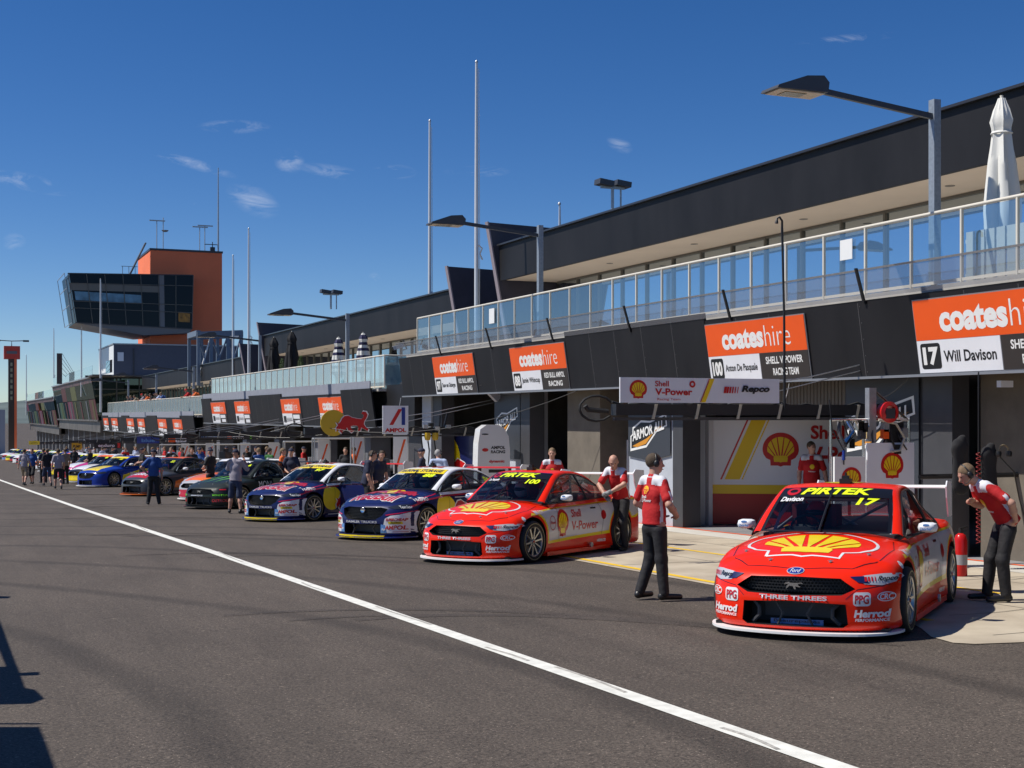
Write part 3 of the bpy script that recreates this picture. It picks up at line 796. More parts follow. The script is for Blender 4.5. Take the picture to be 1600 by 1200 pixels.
# ------------------------------------------------------------------ liveries
RED = paint('racing_red', (.82, .019, .001)); NAVY = paint('navy_paint', (.010, .016, .085)); WHT = paint('car_white', (.76, .77, .80))
BLK = paint('gloss_black', (.012, .012, .014)); DKG = paint('satin_black_green', (.016, .022, .018), .35); BLU = paint('royal_blue', (.01, .04, .30)); YELP = paint('race_yellow', (.80, .55, .01))
def lm(name, col, r=.28): return M(name, col, r, coat=.5)
cW = lm('vinyl_white', (.78, .78, .78)); cY = lm('vinyl_yellow', (.90, .68, .01)); cNY = lm('vinyl_lime_yellow', (.80, .95, .01)); cR = lm('vinyl_red', (.50, .008, .01)); cK = lm('vinyl_black', (.01, .01, .012))
cB = lm('vinyl_blue', (.01, .035, .25)); cSil = lm('vinyl_silver', (.46, .47, .50), .35); cO = lm('vinyl_orange', (.85, .16, .01)); cG = lm('vinyl_green', (.22, .75, .01)); cP = lm('vinyl_crimson', (.55, .01, .05)); cLB = lm('vinyl_light_blue', (.10, .25, .55)); cN = lm('vinyl_navy', (.01, .015, .08))
def arcpts(cx, cz, r, a0, a1, n=10): return [(cx + r*math.cos(R_(a0 + (a1-a0)*i/n)), cz + r*math.sin(R_(a0 + (a1-a0)*i/n))) for i in range(n+1)]
def ltr(L, name, mt, txt, w, h, x, z, where='F', bold=.02, shear=0, lay=4, fn=None):
    g = fit(txt, 0, w, 0, h, bold, shear)
    m = {'F': FT, 'L': LT}.get(where)
    if where == 'R': g = ([(x + a, z + b) for a, b in g[0]], g[1])
    elif where == 'T': g = TT(g, x, z)
    elif where == 'W': g = ([(x - a, z + b) for a, b in g[0]], g[1])
    else: g = m(g, x, z)
    L.add(name, mt, g, where if where != 'W' else 0, lay, .12 if where == 'W' else .05, fn or (L.wfn if where == 'W' else None))
def numbers(L, num, name, mt=cNY, x=-.42, w=.38, z=.57, nx=.90):
    ltr(L, 'race_number', mt, num, w, .15, x, z, 'W', .035, .25)
    ltr(L, 'driver_name', cW, name, .42, .10, nx, .64, 'W', .03, .2)
def shell_livery(num, name, banner_top=None):
    def f(L, root):
        front_kit(root, 'coupe')
        L.add('windscreen_banner', bannerblk, rect(-.985, .985, .74, 1), 0, 2, .1, L.wfn)
        L.add('windscreen_banner', bannerblk, rect(-.985, .985, .56, .74), 0, 1, .1, L.wfn) if 0 else None
        ltr(L, 'banner_lettering', cNY, 'PIRTEK', 1.26, .17, .58, .79, 'W', .04, .3)
        L.add('banner_emblem', cR, ring(.74, .875, .13, .10, .055), 0, 4, .1, L.wfn)
        numbers(L, num, name)
        if banner_top: L.add('banner_strip', cN, rect(-.97, .97, .97, 1.0), 0, 4, .1, L.wfn)
        # bonnet emblem
        so_ = shell_outline(1); ln = so_ + so_[:1]
        L.add('bonnet_outline', cW, TT(xf(stroke(ln, .026), 1.26, .90), 0, .06), 'T', 2)
        L.add('bonnet_fan', cY, TT(xf(shell_rays(.86), 1.26, .90), 0, .06), 'T', 2)
        L.add('bonnet_gap', cK, stroke([(-.73, -.40), (-.80, -.05), (-.74, .36), (-.52, .60), (0, .70), (.52, .60), (.74, .36), (.80, -.05), (.73, -.40)], .009), 'T', 1)
        for s in (-1, 1): L.add('bumper_gap', cK, stroke([(s*.93, .55), (s*.60, .50), (s*.50, .41)], .006), 'F', 1)
        # lamps covered in vinyl
        for s in (-1, 1):
            fl = lambda pts: polyg([(s*a, b) for a, b in pts])
            L.add('lamp_cover', cSil, fl([(.56, .607), (.66, .548), (.80, .535), (.90, .56), (.945, .60), (.92, .635), (.80, .64), (.66, .628)]), 'F', 2)
            L.add('lamp_lens', cN, fl([(.52, .615), (.60, .565), (.70, .552), (.64, .62)]), 'F', 3)
            x0 = .88 if s > 0 else -.74
            ltr(L, 'lamp_lettering', cK, 'Repco', .15, .055, (.80 if s > 0 else -.76), .562, 'F', .02, .2)
            for k in range(4): L.add('lamp_stripe', cR, rect((.90 if s > 0 else -.655) - .028*k - (.02 - .004*k), (.90 if s > 0 else -.655) - .028*k, .572, .612, .01), 'F', 4)
            X = lambda v, w: s * v + (w/2)          # left end of a centred text
            L.add('sponsor_badge', cW, rrect(s*.64 - .075, s*.64 + .075, .345, .475, .03), 'F', 2)
            ltr(L, 'sponsor_lettering', cR, 'PPG', .12, .085, s*.64 + .06, .365, 'F', .03)
            L.add('sponsor_badge', cW, ring(s*.835, .43, .07, .045, .008, 24), 'F', 3)
            ltr(L, 'sponsor_name', cW, 'CRC', .10, .055, s*.835 + .05, .403, 'F', .03, .1)
            ltr(L, 'sponsor_name', cW, 'Herrod', .30, .075, s*.72 + .15, .235, 'F', .045, .15)
            ltr(L, 'sponsor_name', cW, 'PERFORMANCE', .28, .028, s*.72 + .14, .198, 'F', .03, .1)
        L.add('plate_strip', cSil, rect(-.36, .36, .395, .432), 'F', 2) if 0 else None
        ltr(L, 'plate_lettering', cSil, 'THREE THREES', .66, .042, .33, .392, 'F', .03)
        L.add('oval_badge', cSil, ell(0, .655, .085, .03), 'F', 3); L.add('oval_badge_face', cB, ell(0, .655, .078, .025), 'F', 4)
        ltr(L, 'oval_badge_lettering', cW, 'Ford', .10, .030, .05, .640, 'F', .0, .3, lay=5)
        # flanks
        for w, s in (('L', -1), ('R', 1)):
            sil = [(.02, .745)] + [(-.3, .815), (-.7, .845), (-1.5, .862), (-2.3, .885), (-3.0, .90), (-3.45, .91), (-3.62, .75), (-3.66, .62), (-3.4, .56)] + arcpts(WB, .36, .42, 152, 8) + [(-2.40, .33), (-.44, .27)] + arcpts(0, .36, .43, 190, 95)[0:]
            L.add('flank_yellow', cY, polyg([(a, b) for a, b in sil]), w, 1)
            sil2 = [(-.12, .755)] + [(-.35, .795), (-.7, .822), (-1.5, .84), (-2.3, .862), (-3.0, .876), (-3.40, .88), (-3.57, .74), (-3.60, .64)] + arcpts(WB, .36, .45, 150, 12) + [(-2.37, .385), (-.47, .315)] + arcpts(0, .36, .47, 185, 105)
            L.add('flank_white', lm('vinyl_pearl', (.60, .60, .62), .22), polyg(sil2), w, 2)
            tf = (lambda t, ww, h, x, z, mt=cR, b=.02, sh=0: ltr(L, 'flank_lettering', mt, t, ww, h, x if w == 'L' else x - ww, z, w, b, sh, 4))
            tf('Shell', .30, .13, -1.22, .66); tf('V-Power', .82, .155, -1.22, .44)
            L.add('flank_emblem', cR, ([( -.93 - a*.36, .58 + b*.46) for a, b in shell_outline()], polyg(shell_outline())[1]), w, 3)
            g = shell_rays(.86); L.add('flank_emblem_fan', cY, ([(-.93 - a*.36, .58 + b*.46) for a, b in g[0]], g[1]), w, 4)
            L.add('round_badge', cR, ell(-2.22, .66, .075, .08), w, 3); L.add('round_badge', cR, ring(-.60, .60, .10, .12, .012), w, 3)
            ltr(L, 'sponsor_name', cR, 'Rheem', .15, .05, -.53 if w == 'L' else -.68, .58, w, .02, .3)
            ltr(L, 'sponsor_name', cW, 'WILSON', .26, .045, -.10 if w == 'L' else -.36, .772, w, .03, .2)
            L.add('sponsor_badge', cW, ell(.22, .66 if 0 else .70, .035, .035), w, 3)
            ltr(L, 'sponsor_name', cW, 'HERROD', .26, .05, -2.0 if w == 'L' else -2.26, .20, w, .03)
            L.add('door_handle', chrome, rrect(-2.0, -1.84, .775, .80, .01), w, 5)
            L.add('shut_line', cK, merge(stroke([(-.80, .30), (-.76, .55), (-.80, .85)], .007), stroke([(-2.14, .33), (-2.20, .6), (-2.12, .86)], .007)), w, 5)
        L.add('roof_emblem', cY, ell(0, .5, .4, .3), 0, 2, .1, L.rfn)
        m = MB(); m.box(-.26, .26, .70, .715, .135, .185); o = m.build('blue_plate', cLB, root)
        ltr2 = fit('Beaurepaires', 0, .46, 0, .04, .02); m = MB(); X = Matrix(((-1, 0, 0, .23), (0, 0, 1, .7165), (0, 1, 0, .142), (0, 0, 0, 1))); m.flat(ltr2, X); m.build('plate_name', cN, o)
        m = MB()
        for s in (-1, 1): m.tube([(s*.962, -1.75, .17), (s*.985, -1.75, .17)], .045, 12)
        m.build('exhaust_outlet', steel, root, 50)
        for s in (-1, 1):
            gg = fit('Dorfer', 0, .12, 0, .03, .02)
            m = MB(); m.flat(gg, Matrix(((-1, 0, 0, s*.985 + .06), (0, 0, 1, -.93 + .077), (0, 1, 0, .975), (0, 0, 0, 1)))); m.flat(ell(.06, .055, .035, .012), Matrix(((-1, 0, 0, s*.985 + .06), (0, 0, 1, -.93 + .077), (0, 1, 0, .975), (0, 0, 0, 1))))
            m.build('mirror_lettering', cLB, root)
    return f
BULL = [(-1.0, -.66), (-1.04, -.40), (-.92, -.18), (-1.02, .04), (-.86, -.04), (-.74, .12), (-.66, .36), (-.50, .56), (-.25, .60), (0, .44), (.30, .36), (.60, .32), (.76, .50), (.74, .68), (.60, .76), (.68, .94), (.90, .90), (1.0, .66), (.92, .38), (.78, .12), (.76, -.10), (.86, -.32), (1.06, -.50), (1.0, -.68), (.78, -.50), (.58, -.38), (.54, -.62), (.38, -.70), (.40, -.40), (.34, -.24), (.1, -.20), (-.1, -.28), (-.06, -.50), (.12, -.64), (-.04, -.78), (-.26, -.60), (-.34, -.36), (-.46, -.58), (-.62, -.66), (-.66, -.86), (-.84, -.64), (-.72, -.42), (-.80, -.50)]
def bull(k=1, ky=None): return polyg([(a*k, b*(ky or k)) for a, b in BULL])
def bull_livery(num, name):
    def f(L, root):
        front_kit(root, 'sedan')
        L.add('windscreen_banner', cY, rect(-.985, .985, .74, 1), 0, 2, .1, L.wfn)
        ltr(L, 'banner_lettering', cN, 'NATIONAL STORAGE', 1.78, .14, .88, .80, 'W', .02, .25)
        numbers(L, num, name, z=.56, x=-.38)
        L.add('roof_lettering', cR, ([(.62 - a, .12 + b) for a, b in fit('AMPOL', 0, 1.25, 0, .38, .05, .1)[0]], fit('AMPOL', 0, 1.25, 0, .38, .05, .1)[1]), 0, 3, .1, L.rfn)
        L.add('bonnet_gap', cK, stroke([(-.75, -.38), (-.82, 0), (-.76, .40), (-.52, .66), (0, .76), (.52, .66), (.76, .40), (.82, 0), (.75, -.38)], .008), 'T', 1)
        # bonnet
        L.add('bonnet_word', cR, TT(fit('RedBull', 0, 1.14, 0, .36, .035, .15), .57, .60), 'T', 4)
        L.add('bonnet_word_edge', cW, TT(fit('RedBull', 0, 1.20, 0, .42, .085, .15), .60, .63), 'T', 3)
        L.add('bonnet_sun', cY, ell(0, -.08, .30, .20), 'T', 3)
        for s in (-1, 1): L.add('bonnet_bull', cR, TT(xf(bull(.33, .26), s, 1, 0, 0), s*.36, -.06), 'T', 4)
        L.add('bonnet_stripe', cP, merge(stroke([(.90, .25), (.82, -.35), (.78, -.5)], .03), stroke([(-.90, .25), (-.82, -.35), (-.78, -.5)], .03)), 'T', 3)
        ltr(L, 'grille_lettering', cSil, 'DAIMLER TRUCKS', .80, .045, .40, .352, 'F', .03)
        for s in (-1, 1):
            L.add('front_corner', cW, polyg([(s*a, b) for a, b in [(.50, .16), (.54, .36), (.56, .44), (.66, .50), (.80, .52), (.955, .58), (.965, .16)]]), 'F', 2)
            ltr(L, 'corner_lettering', cR, 'AMPOL', .34, .085, s*.73 + .17, .225, 'F', .04, .1)
            ltr(L, 'corner_name', cR, 'SUPERCHEAP', .32, .055, s*.74 + .16, .395, 'F', .05, .15)
            L.add('corner_label', cY, rect(s*.74 - .11, s*.74 + .11, .335, .385, .01), 'F', 3)
            ltr(L, 'corner_name', cK, 'AUTO', .16, .034, s*.74 + .08, .342, 'F', .03, .1, 5)
            L.add('corner_patch', cLB, polyg([(s*a, b) for a, b in [(.475, .16), (.48, .33), (.56, .32), (.60, .16)]]), 'F', 3)
            ltr(L, 'corner_name', cW, 'hp', .07, .06, s*.535 + .035, .20, 'F', .02, .2, 5)
            L.add('splitter_stripe', cR, rect(s*.80 - .1, s*.80 + .1, .18, .19), 'F', 4)
            L.add('lamp_glass', lm('lamp_glass', (.03, .035, .05), .1), polyg([(s*a, b) for a, b in [(.56, .66), (.70, .625), (.88, .63), (.94, .68), (.90, .715), (.72, .71)]]), 'F', 2)
            L.add('lamp_stripe', cP, polyg([(s*a, b) for a, b in [(.56, .52), (.80, .555), (.965, .60), (.965, .585), (.80, .54), (.58, .50)]]), 'F', 3)
        for w in 'LR':
            L.add('flank_sun', cY, ell(-.66, .56, .34, .31), w, 2)
            sx = 1 if w == 'L' else -1
            L.add('flank_bull', cR, ([(-1.12 + b*.36 - a*.0, .52 + a*.30 * -1 * -1) for a, b in BULL] if 0 else [(-1.30 - a*.46, .53 + b*.34) for a, b in BULL], polyg(BULL)[1]), w, 4)
            L.add('flank_bull_edge', cW, ([(-1.30 - a*.50, .53 + b*.38) for a, b in BULL], polyg(BULL)[1]), w, 3)
            L.add('flank_stripe', cP, stroke([(.45, .66), (0, .78), (-.7, .84), (-2.3, .875), (-3.5, .91)], .03), w, 3)
            L.add('flank_white_line', cW, stroke([(-1.0, .80), (-2.2, .80)], .016), w, 3)
            ltr(L, 'flank_lettering', cW, 'ToolPRO', .40, .07, .30 if w == 'L' else -.10, .765, w, .03, .2)
            ltr(L, 'flank_lettering', cW, 'HYUNDAI' if 0 else 'TRUCKS', .26, .035, .06 if w == 'L' else -.2, .845 if 0 else .70, w, .03, .2) if 0 else None
            ltr(L, 'flank_lettering', cR, 'Red Bull', .75, .19, -1.95 if w == 'L' else -2.7, .55, w, .05, .1) if 0 else None
            ltr(L, 'flank_lettering', cW, 'Team Super', .22, .07, .62 if w == 'L' else .4, .62, w, .02)
            L.add('rear_flank', cW, polyg([(-2.35, .80), (-3.2, .86), (-3.65, .88), (-3.68, .5), (-3.3, .45)] + arcpts(WB, .36, .42, 155, 20)), w, 2)
            ltr(L, 'rear_lettering', cR, 'AMPOL', .6, .10, -2.45 if w == 'L' else -3.05, .77, w, .04, .1, 4)
            L.add('shut_line', cK, merge(stroke([(-.80, .22), (-.76, .55), (-.80, .87)], .007), stroke([(-1.75, .22), (-1.76, .6), (-1.72, .88)], .007)), w, 5)
            L.add('sill_white', cW, rect(-2.4, -.5, .14, .16), w, 3)
        L.add('side_number', cNY, ([(-a*0 + .80 - .06 - a, b) for a, b in fit(num, 0, .08, .25, .75, .03)[0]], fit(num, 0, .1, 0, 1)[1]), 0, 1, .1, None) if 0 else None
        for s in (-1, 1):
            fn0 = L.sg(s)
            def fn(a, b, fn0=fn0, s=s):
                p = fn0(a, b); du = fn0(a + .01, b) - fn0(a - .01, b); dv = fn0(a, b + .01) - fn0(a, b - .01); n = du.cross(dv)
                return p, (n if n.x * s > 0 else -n)
            g = fit(num, 0, .10, 0, .5, .03)
            L.add('side_number', cNY, ([(.74 + (a if s < 0 else .10 - a), .75 - b) for a, b in g[0]], g[1]), 0, 3, .1, fn)
            L.wfn0 = fn
    return f
def claw_livery(L, root):
    front_kit(root, 'coupe')
    L.add('windscreen_banner', bannerblk, rect(-.985, .985, .78, 1), 0, 2, .1, L.wfn); ltr(L, 'banner_lettering', cW, 'PIRTEK', 1.3, .12, .65, .83, 'W', .05, .3)
    ltr(L, 'race_number', cNY, '6', .13, .14, -.60, .60, 'W', .03, .2)
    for x, a, b in ((.34, -.42, .42), (.02, -.48, .52), (-.30, -.42, .46)):
        p = [(x - .05, a), (x - .02, (a+b)/2 - .1), (x + .04, (a+b)/2 + .1), (x + .10, b), (x + .005, (a+b)/2 + .12), (x - .09, (a+b)/2 - .1), (x - .14, a)]
        L.add('claw_marks', cG, polyg(p), 'T', 3)
    ltr(L, 'plate_lettering', cSil, 'EDGE', .22, .042, .0, .392, 'F', .03); L.add('plate_strip', cSil, rect(.02, .30, .40, .425), 'F', 3)
    for s in (-1, 1):
        ltr(L, 'front_lettering', cG, 'MONSTER', .34, .05, s*.72 + .17, .40, 'F', .02); ltr(L, 'front_lettering', cR, 'CASTROL', .36, .09, s*.72 + .18, .22, 'F', .04, .1)
        L.add('lamp_cover', cK, polyg([(s*a, b) for a, b in [(.56, .607), (.66, .548), (.80, .535), (.90, .56), (.945, .60), (.92, .635), (.80, .64)]]), 'F', 2)
        L.add('lamp_stripe', cR, rect(s*.76 - .07, s*.76 + .07, .57, .60), 'F', 3)
    for w in 'LR':
        ltr(L, 'flank_lettering', cW, 'MONSTER', 1.0, .20, -.75 if w == 'L' else -1.75, .60, w, .0)
        ltr(L, 'flank_lettering', cG, 'ENERGY', .6, .10, -.9 if w == 'L' else -1.5, .44, w, .0)
        L.add('red_flank_patch', cR, polyg([(-2.2, .85), (-3.4, .9), (-3.5, .78), (-2.3, .76)]), w, 2)
def generic_livery(kind, band, num, banner, nose=None, stripe=None, words=('', ''), hoodw=None):
    def f(L, root):
        front_kit(root, kind)
        L.add('windscreen_banner', banner, rect(-.985, .985, .78, 1), 0, 2, .1, L.wfn)
        ltr(L, 'race_number', cNY, num, .26, .15, -.48, .60, 'W', .03, .2)
        if nose:
            L.add('nose_band', nose, polyg([(-.965, .14), (.965, .14), (.965, .36), (.6, .39), (-.6, .39), (-.965, .36)]), 'F', 1)
        L.add('bonnet_band', band, polyg([(-.55, .62), (.55, .62), (.40, -.4), (-.40, -.4)]), 'T', 1)
        if hoodw: L.add('bonnet_word', hoodw[1], TT(fit(hoodw[0], 0, .95, 0, .28, .04, .1), .475, .48), 'T', 3)
        for s in (-1, 1):
            if words[0]: ltr(L, 'front_lettering', cW, words[0], .34, .10, s*.72 + .17, .22, 'F', .04, .1)
            L.add('lamp_cover', lm('lamp_glass', (.03, .035, .05), .1), polyg([(s*a, b + (.08 if kind == 'sedan' else 0)) for a, b in [(.56, .607), (.66, .548), (.80, .535), (.90, .56), (.945, .60), (.92, .635), (.80, .64)]]), 'F', 2)
        for w in 'LR':
            L.add('flank_band', stripe or band, polyg([(-.45, .30), (-.5, .55), (-1.6, .80), (-3.3, .88), (-3.5, .80), (-2.2, .62), (-1.6, .30)]), w, 1)
            if words[1]: ltr(L, 'flank_lettering', cW, words[1], .8, .17, -.9 if w == 'L' else -1.7, .50, w, .04, .1)
    return f
# ------------------------------------------------------------------ people (signed distance fields turned into one surface)
class Field:
    def __init__(s, h): s.P = []; s.h = h
    def cone(s, a, b, ra, rb, k=.02, sc=None): s.P.append(('c', np.array(a, float), np.array(b, float), ra, rb, k, sc)); return s
    def ell(s, c, r, k=.02, rot=None): s.P.append(('e', np.array(c, float), np.array(r, float), 0, 0, k, rot)); return s
    def cut(s, fn): s.P.append(('x', fn, None, 0, 0, 0, None)); return s
    def mesh(s, name, mats, matfn=None, smooth=True, noise=0):
        h = s.h; lo = np.full(3, 9.); hi = np.full(3, -9.)
        for t, a, b, ra, rb, k, q in s.P:
            if t == 'c':
                m = max(ra, rb) * (max(q) if q else 1); lo = np.minimum(lo, np.minimum(a, b) - m); hi = np.maximum(hi, np.maximum(a, b) + m)
            elif t == 'e': lo = np.minimum(lo, a - b.max()); hi = np.maximum(hi, a + b.max())
        lo -= 3*h; hi += 3*h; n = np.ceil((hi - lo) / h).astype(int) + 1
        G = np.full(n, .5)
        X = [lo[i] + h * np.arange(n[i]) for i in range(3)]
        for t, a, b, ra, rb, k, q in s.P:
            if t == 'x':
                gx, gy, g_z = np.meshgrid(*X, indexing='ij', sparse=True); G = np.maximum(G, a(gx, gy, g_z)); continue
            m = (max(ra, rb) * (max(q) if q else 1) if t == 'c' else b.max()) + max(3*h, k*1.5)
            l = (np.minimum(a, b) if t == 'c' else a) - m; u = (np.maximum(a, b) if t == 'c' else a) + m
            i0 = np.maximum(0, np.floor((l - lo) / h).astype(int)); i1 = np.minimum(n, np.ceil((u - lo) / h).astype(int) + 1)
            gx, gy, g_z = np.meshgrid(*[X[i][i0[i]:i1[i]] for i in range(3)], indexing='ij', sparse=True)
            if t == 'c':
                ab = b - a; L2 = max(ab @ ab, 1e-9)
                tt = np.clip(((gx-a[0])*ab[0] + (gy-a[1])*ab[1] + (g_z-a[2])*ab[2]) / L2, 0, 1)
                sx, sy, sz = q if q else (1, 1, 1)
                d = np.sqrt(((gx-a[0]-tt*ab[0])/sx)**2 + ((gy-a[1]-tt*ab[1])/sy)**2 + ((g_z-a[2]-tt*ab[2])/sz)**2) - (ra + (rb-ra)*tt)
            else:
                x, y, z = gx-a[0], gy-a[1], g_z-a[2]
                if q is not None: x, y, z = (q[0][0]*x+q[0][1]*y+q[0][2]*z), (q[1][0]*x+q[1][1]*y+q[1][2]*z), (q[2][0]*x+q[2][1]*y+q[2][2]*z)
                kk = np.sqrt((x/b[0])**2 + (y/b[1])**2 + (z/b[2])**2); d = (kk - 1) * b.min()
            S_ = G[i0[0]:i1[0], i0[1]:i1[1], i0[2]:i1[2]]
            hh = np.clip(.5 + .5*(S_-d)/k, 0, 1); S_[...] = S_*(1-hh) + d*hh - k*hh*(1-hh)
        if noise:
            gx, gy, g_z = np.meshgrid(*X, indexing='ij', sparse=True)
            G = G + noise * (np.sin(gx*23 + 3*np.sin(g_z*7) + gy*15) * np.sin(g_z*17 + gy*25 + 3*np.sin(gx*13)) + .4*np.sin(g_z*31 + gx*50 + gy*33))
        I = G < 0
        c8 = [I[i:n[0]-1+i, j:n[1]-1+j, k:n[2]-1+k] for i in (0, 1) for j in (0, 1) for k in (0, 1)]
        an = np.logical_or.reduce(c8); al = np.logical_and.reduce(c8); act = an & ~al
        idx = np.full(act.shape, -1); ii = np.argwhere(act); idx[act] = np.arange(len(ii))
        acc = np.zeros((len(ii), 3)); cnt = np.zeros(len(ii))
        for ax in range(3):
            for p in (0, 1):
                for q in (0, 1):
                    o = [0, 0, 0]; oth = [x for x in range(3) if x != ax]; o[oth[0]] = p; o[oth[1]] = q
                    A = ii + np.array(o); B_ = A.copy(); B_[:, ax] += 1
                    ga = G[A[:, 0], A[:, 1], A[:, 2]]; gb = G[B_[:, 0], B_[:, 1], B_[:, 2]]; m = (ga < 0) != (gb < 0)
                    tt = np.where(m, ga / np.where(m, ga-gb, 1), 0); P = A.astype(float); P[:, ax] += tt
                    acc[m] += P[m]; cnt[m] += 1
        V = lo + h * acc / cnt[:, None]
        F = []
        for ax in range(3):
            o = [x for x in range(3) if x != ax]
            sl0 = [slice(1, n[i]-1) for i in range(3)]; sl1 = list(sl0)
            sl0[ax] = slice(0, n[ax]-1); sl1[ax] = slice(1, n[ax])
            a = I[tuple(sl0)]; b = I[tuple(sl1)]; cr_ = np.argwhere(a != b)
            off = np.array([1, 1, 1]); off[ax] = 0; e = cr_ + off
            ins = a[cr_[:, 0], cr_[:, 1], cr_[:, 2]]
            def cell(d0, d1):
                q = e.copy(); q[:, o[0]] += d0; q[:, o[1]] += d1; return idx[q[:, 0], q[:, 1], q[:, 2]]
            Q = np.stack([cell(-1, -1), cell(0, -1), cell(0, 0), cell(-1, 0)], 1)
            flip = ins if ax != 1 else ~ins
            Q[~flip] = Q[~flip][:, ::-1]; F.append(Q)
        F = np.concatenate(F); F = F[(F >= 0).all(1)]
        me = bpy.data.meshes.new(name); me.from_pydata(V.tolist(), [], F.tolist())
        mats = mats if isinstance(mats, (list, tuple)) else [mats]
        for m in mats: me.materials.append(m)
        if matfn:
            C = V[F].mean(1); me.polygons.foreach_set('material_index', matfn(C).astype(int).tolist())
        me.polygons.foreach_set('use_smooth', [True]*len(me.polygons)); me.update(); return me
V3 = lambda *a: np.array(a, float)
SKIN = M('skin', (.50, .27, .19), .55, var=.06, vs=9); SKIND = M('skin_tanned', (.36, .18, .12), .55, var=.06, vs=9)
HAIRB = M('hair_brown', (.07, .045, .025), .7, bump=.5, bs=200); HAIRG = M('hair_grey', (.36, .35, .34), .7, bump=.5, bs=200); HAIRL = M('hair_fair', (.20, .13, .07), .7, bump=.5, bs=200)
TEAMR = M('team_red_cloth', (.50, .010, .012), .8, bump=.3, bs=30); TEAMW = M('team_white_cloth', (.66, .66, .70), .8)
TROU = M('black_trousers', (.013, .012, .014), .75, bump=.35, bs=22); NAVYC = M('navy_cloth', (.014, .018, .045), .8); BLUEC = M('blue_cloth', (.02, .07, .25), .8)
LBC = M('pale_blue_cloth', (.42, .50, .68), .8); GREYC = M('grey_cloth', (.32, .29, .33), .85); BLKC = M('black_cloth', (.016, .016, .018), .85); SHOE = M('black_leather', (.012, .011, .011), .4)
DENIM = M('dark_denim', (.03, .045, .09), .85); KHAKI = M('khaki_cloth', (.28, .22, .15), .85); EYEW = M('eye_white', (.55, .52, .48), .3); EYED = M('eye_dark', (.02, .015, .01), .2)
ORC = M('orange_cloth', (.75, .14, .02), .8)
J0 = dict(pel=V3(0, 0, .96), chest=V3(0, 0, 1.28), neck=V3(0, -.01, 1.49), head=V3(0, .015, 1.655), look=V3(0, 1, 0),
          shL=V3(-.165, -.01, 1.435), shR=V3(.165, -.01, 1.435), elL=V3(-.24, -.03, 1.15), elR=V3(.24, -.03, 1.15), wrL=V3(-.25, .05, .90), wrR=V3(.25, .05, .90),
          hipL=V3(-.095, 0, .93), hipR=V3(.095, 0, .93), knL=V3(-.11, .02, .50), knR=V3(.11, .02, .50), anL=V3(-.12, -.03, .085), anR=V3(.12, -.03, .085), ftL=V3(-.14, .13, .03), ftR=V3(.14, .13, .03),
          haL=None, haR=None)
def pose(**k):
    J = {a: (None if b is None else b.copy()) for a, b in J0.items()}
    for a, b in k.items(): J[a] = None if b is None else V3(*b)
    return J
def nrm(v): return v / (np.linalg.norm(v) + 1e-9)
PEOPLE = {}
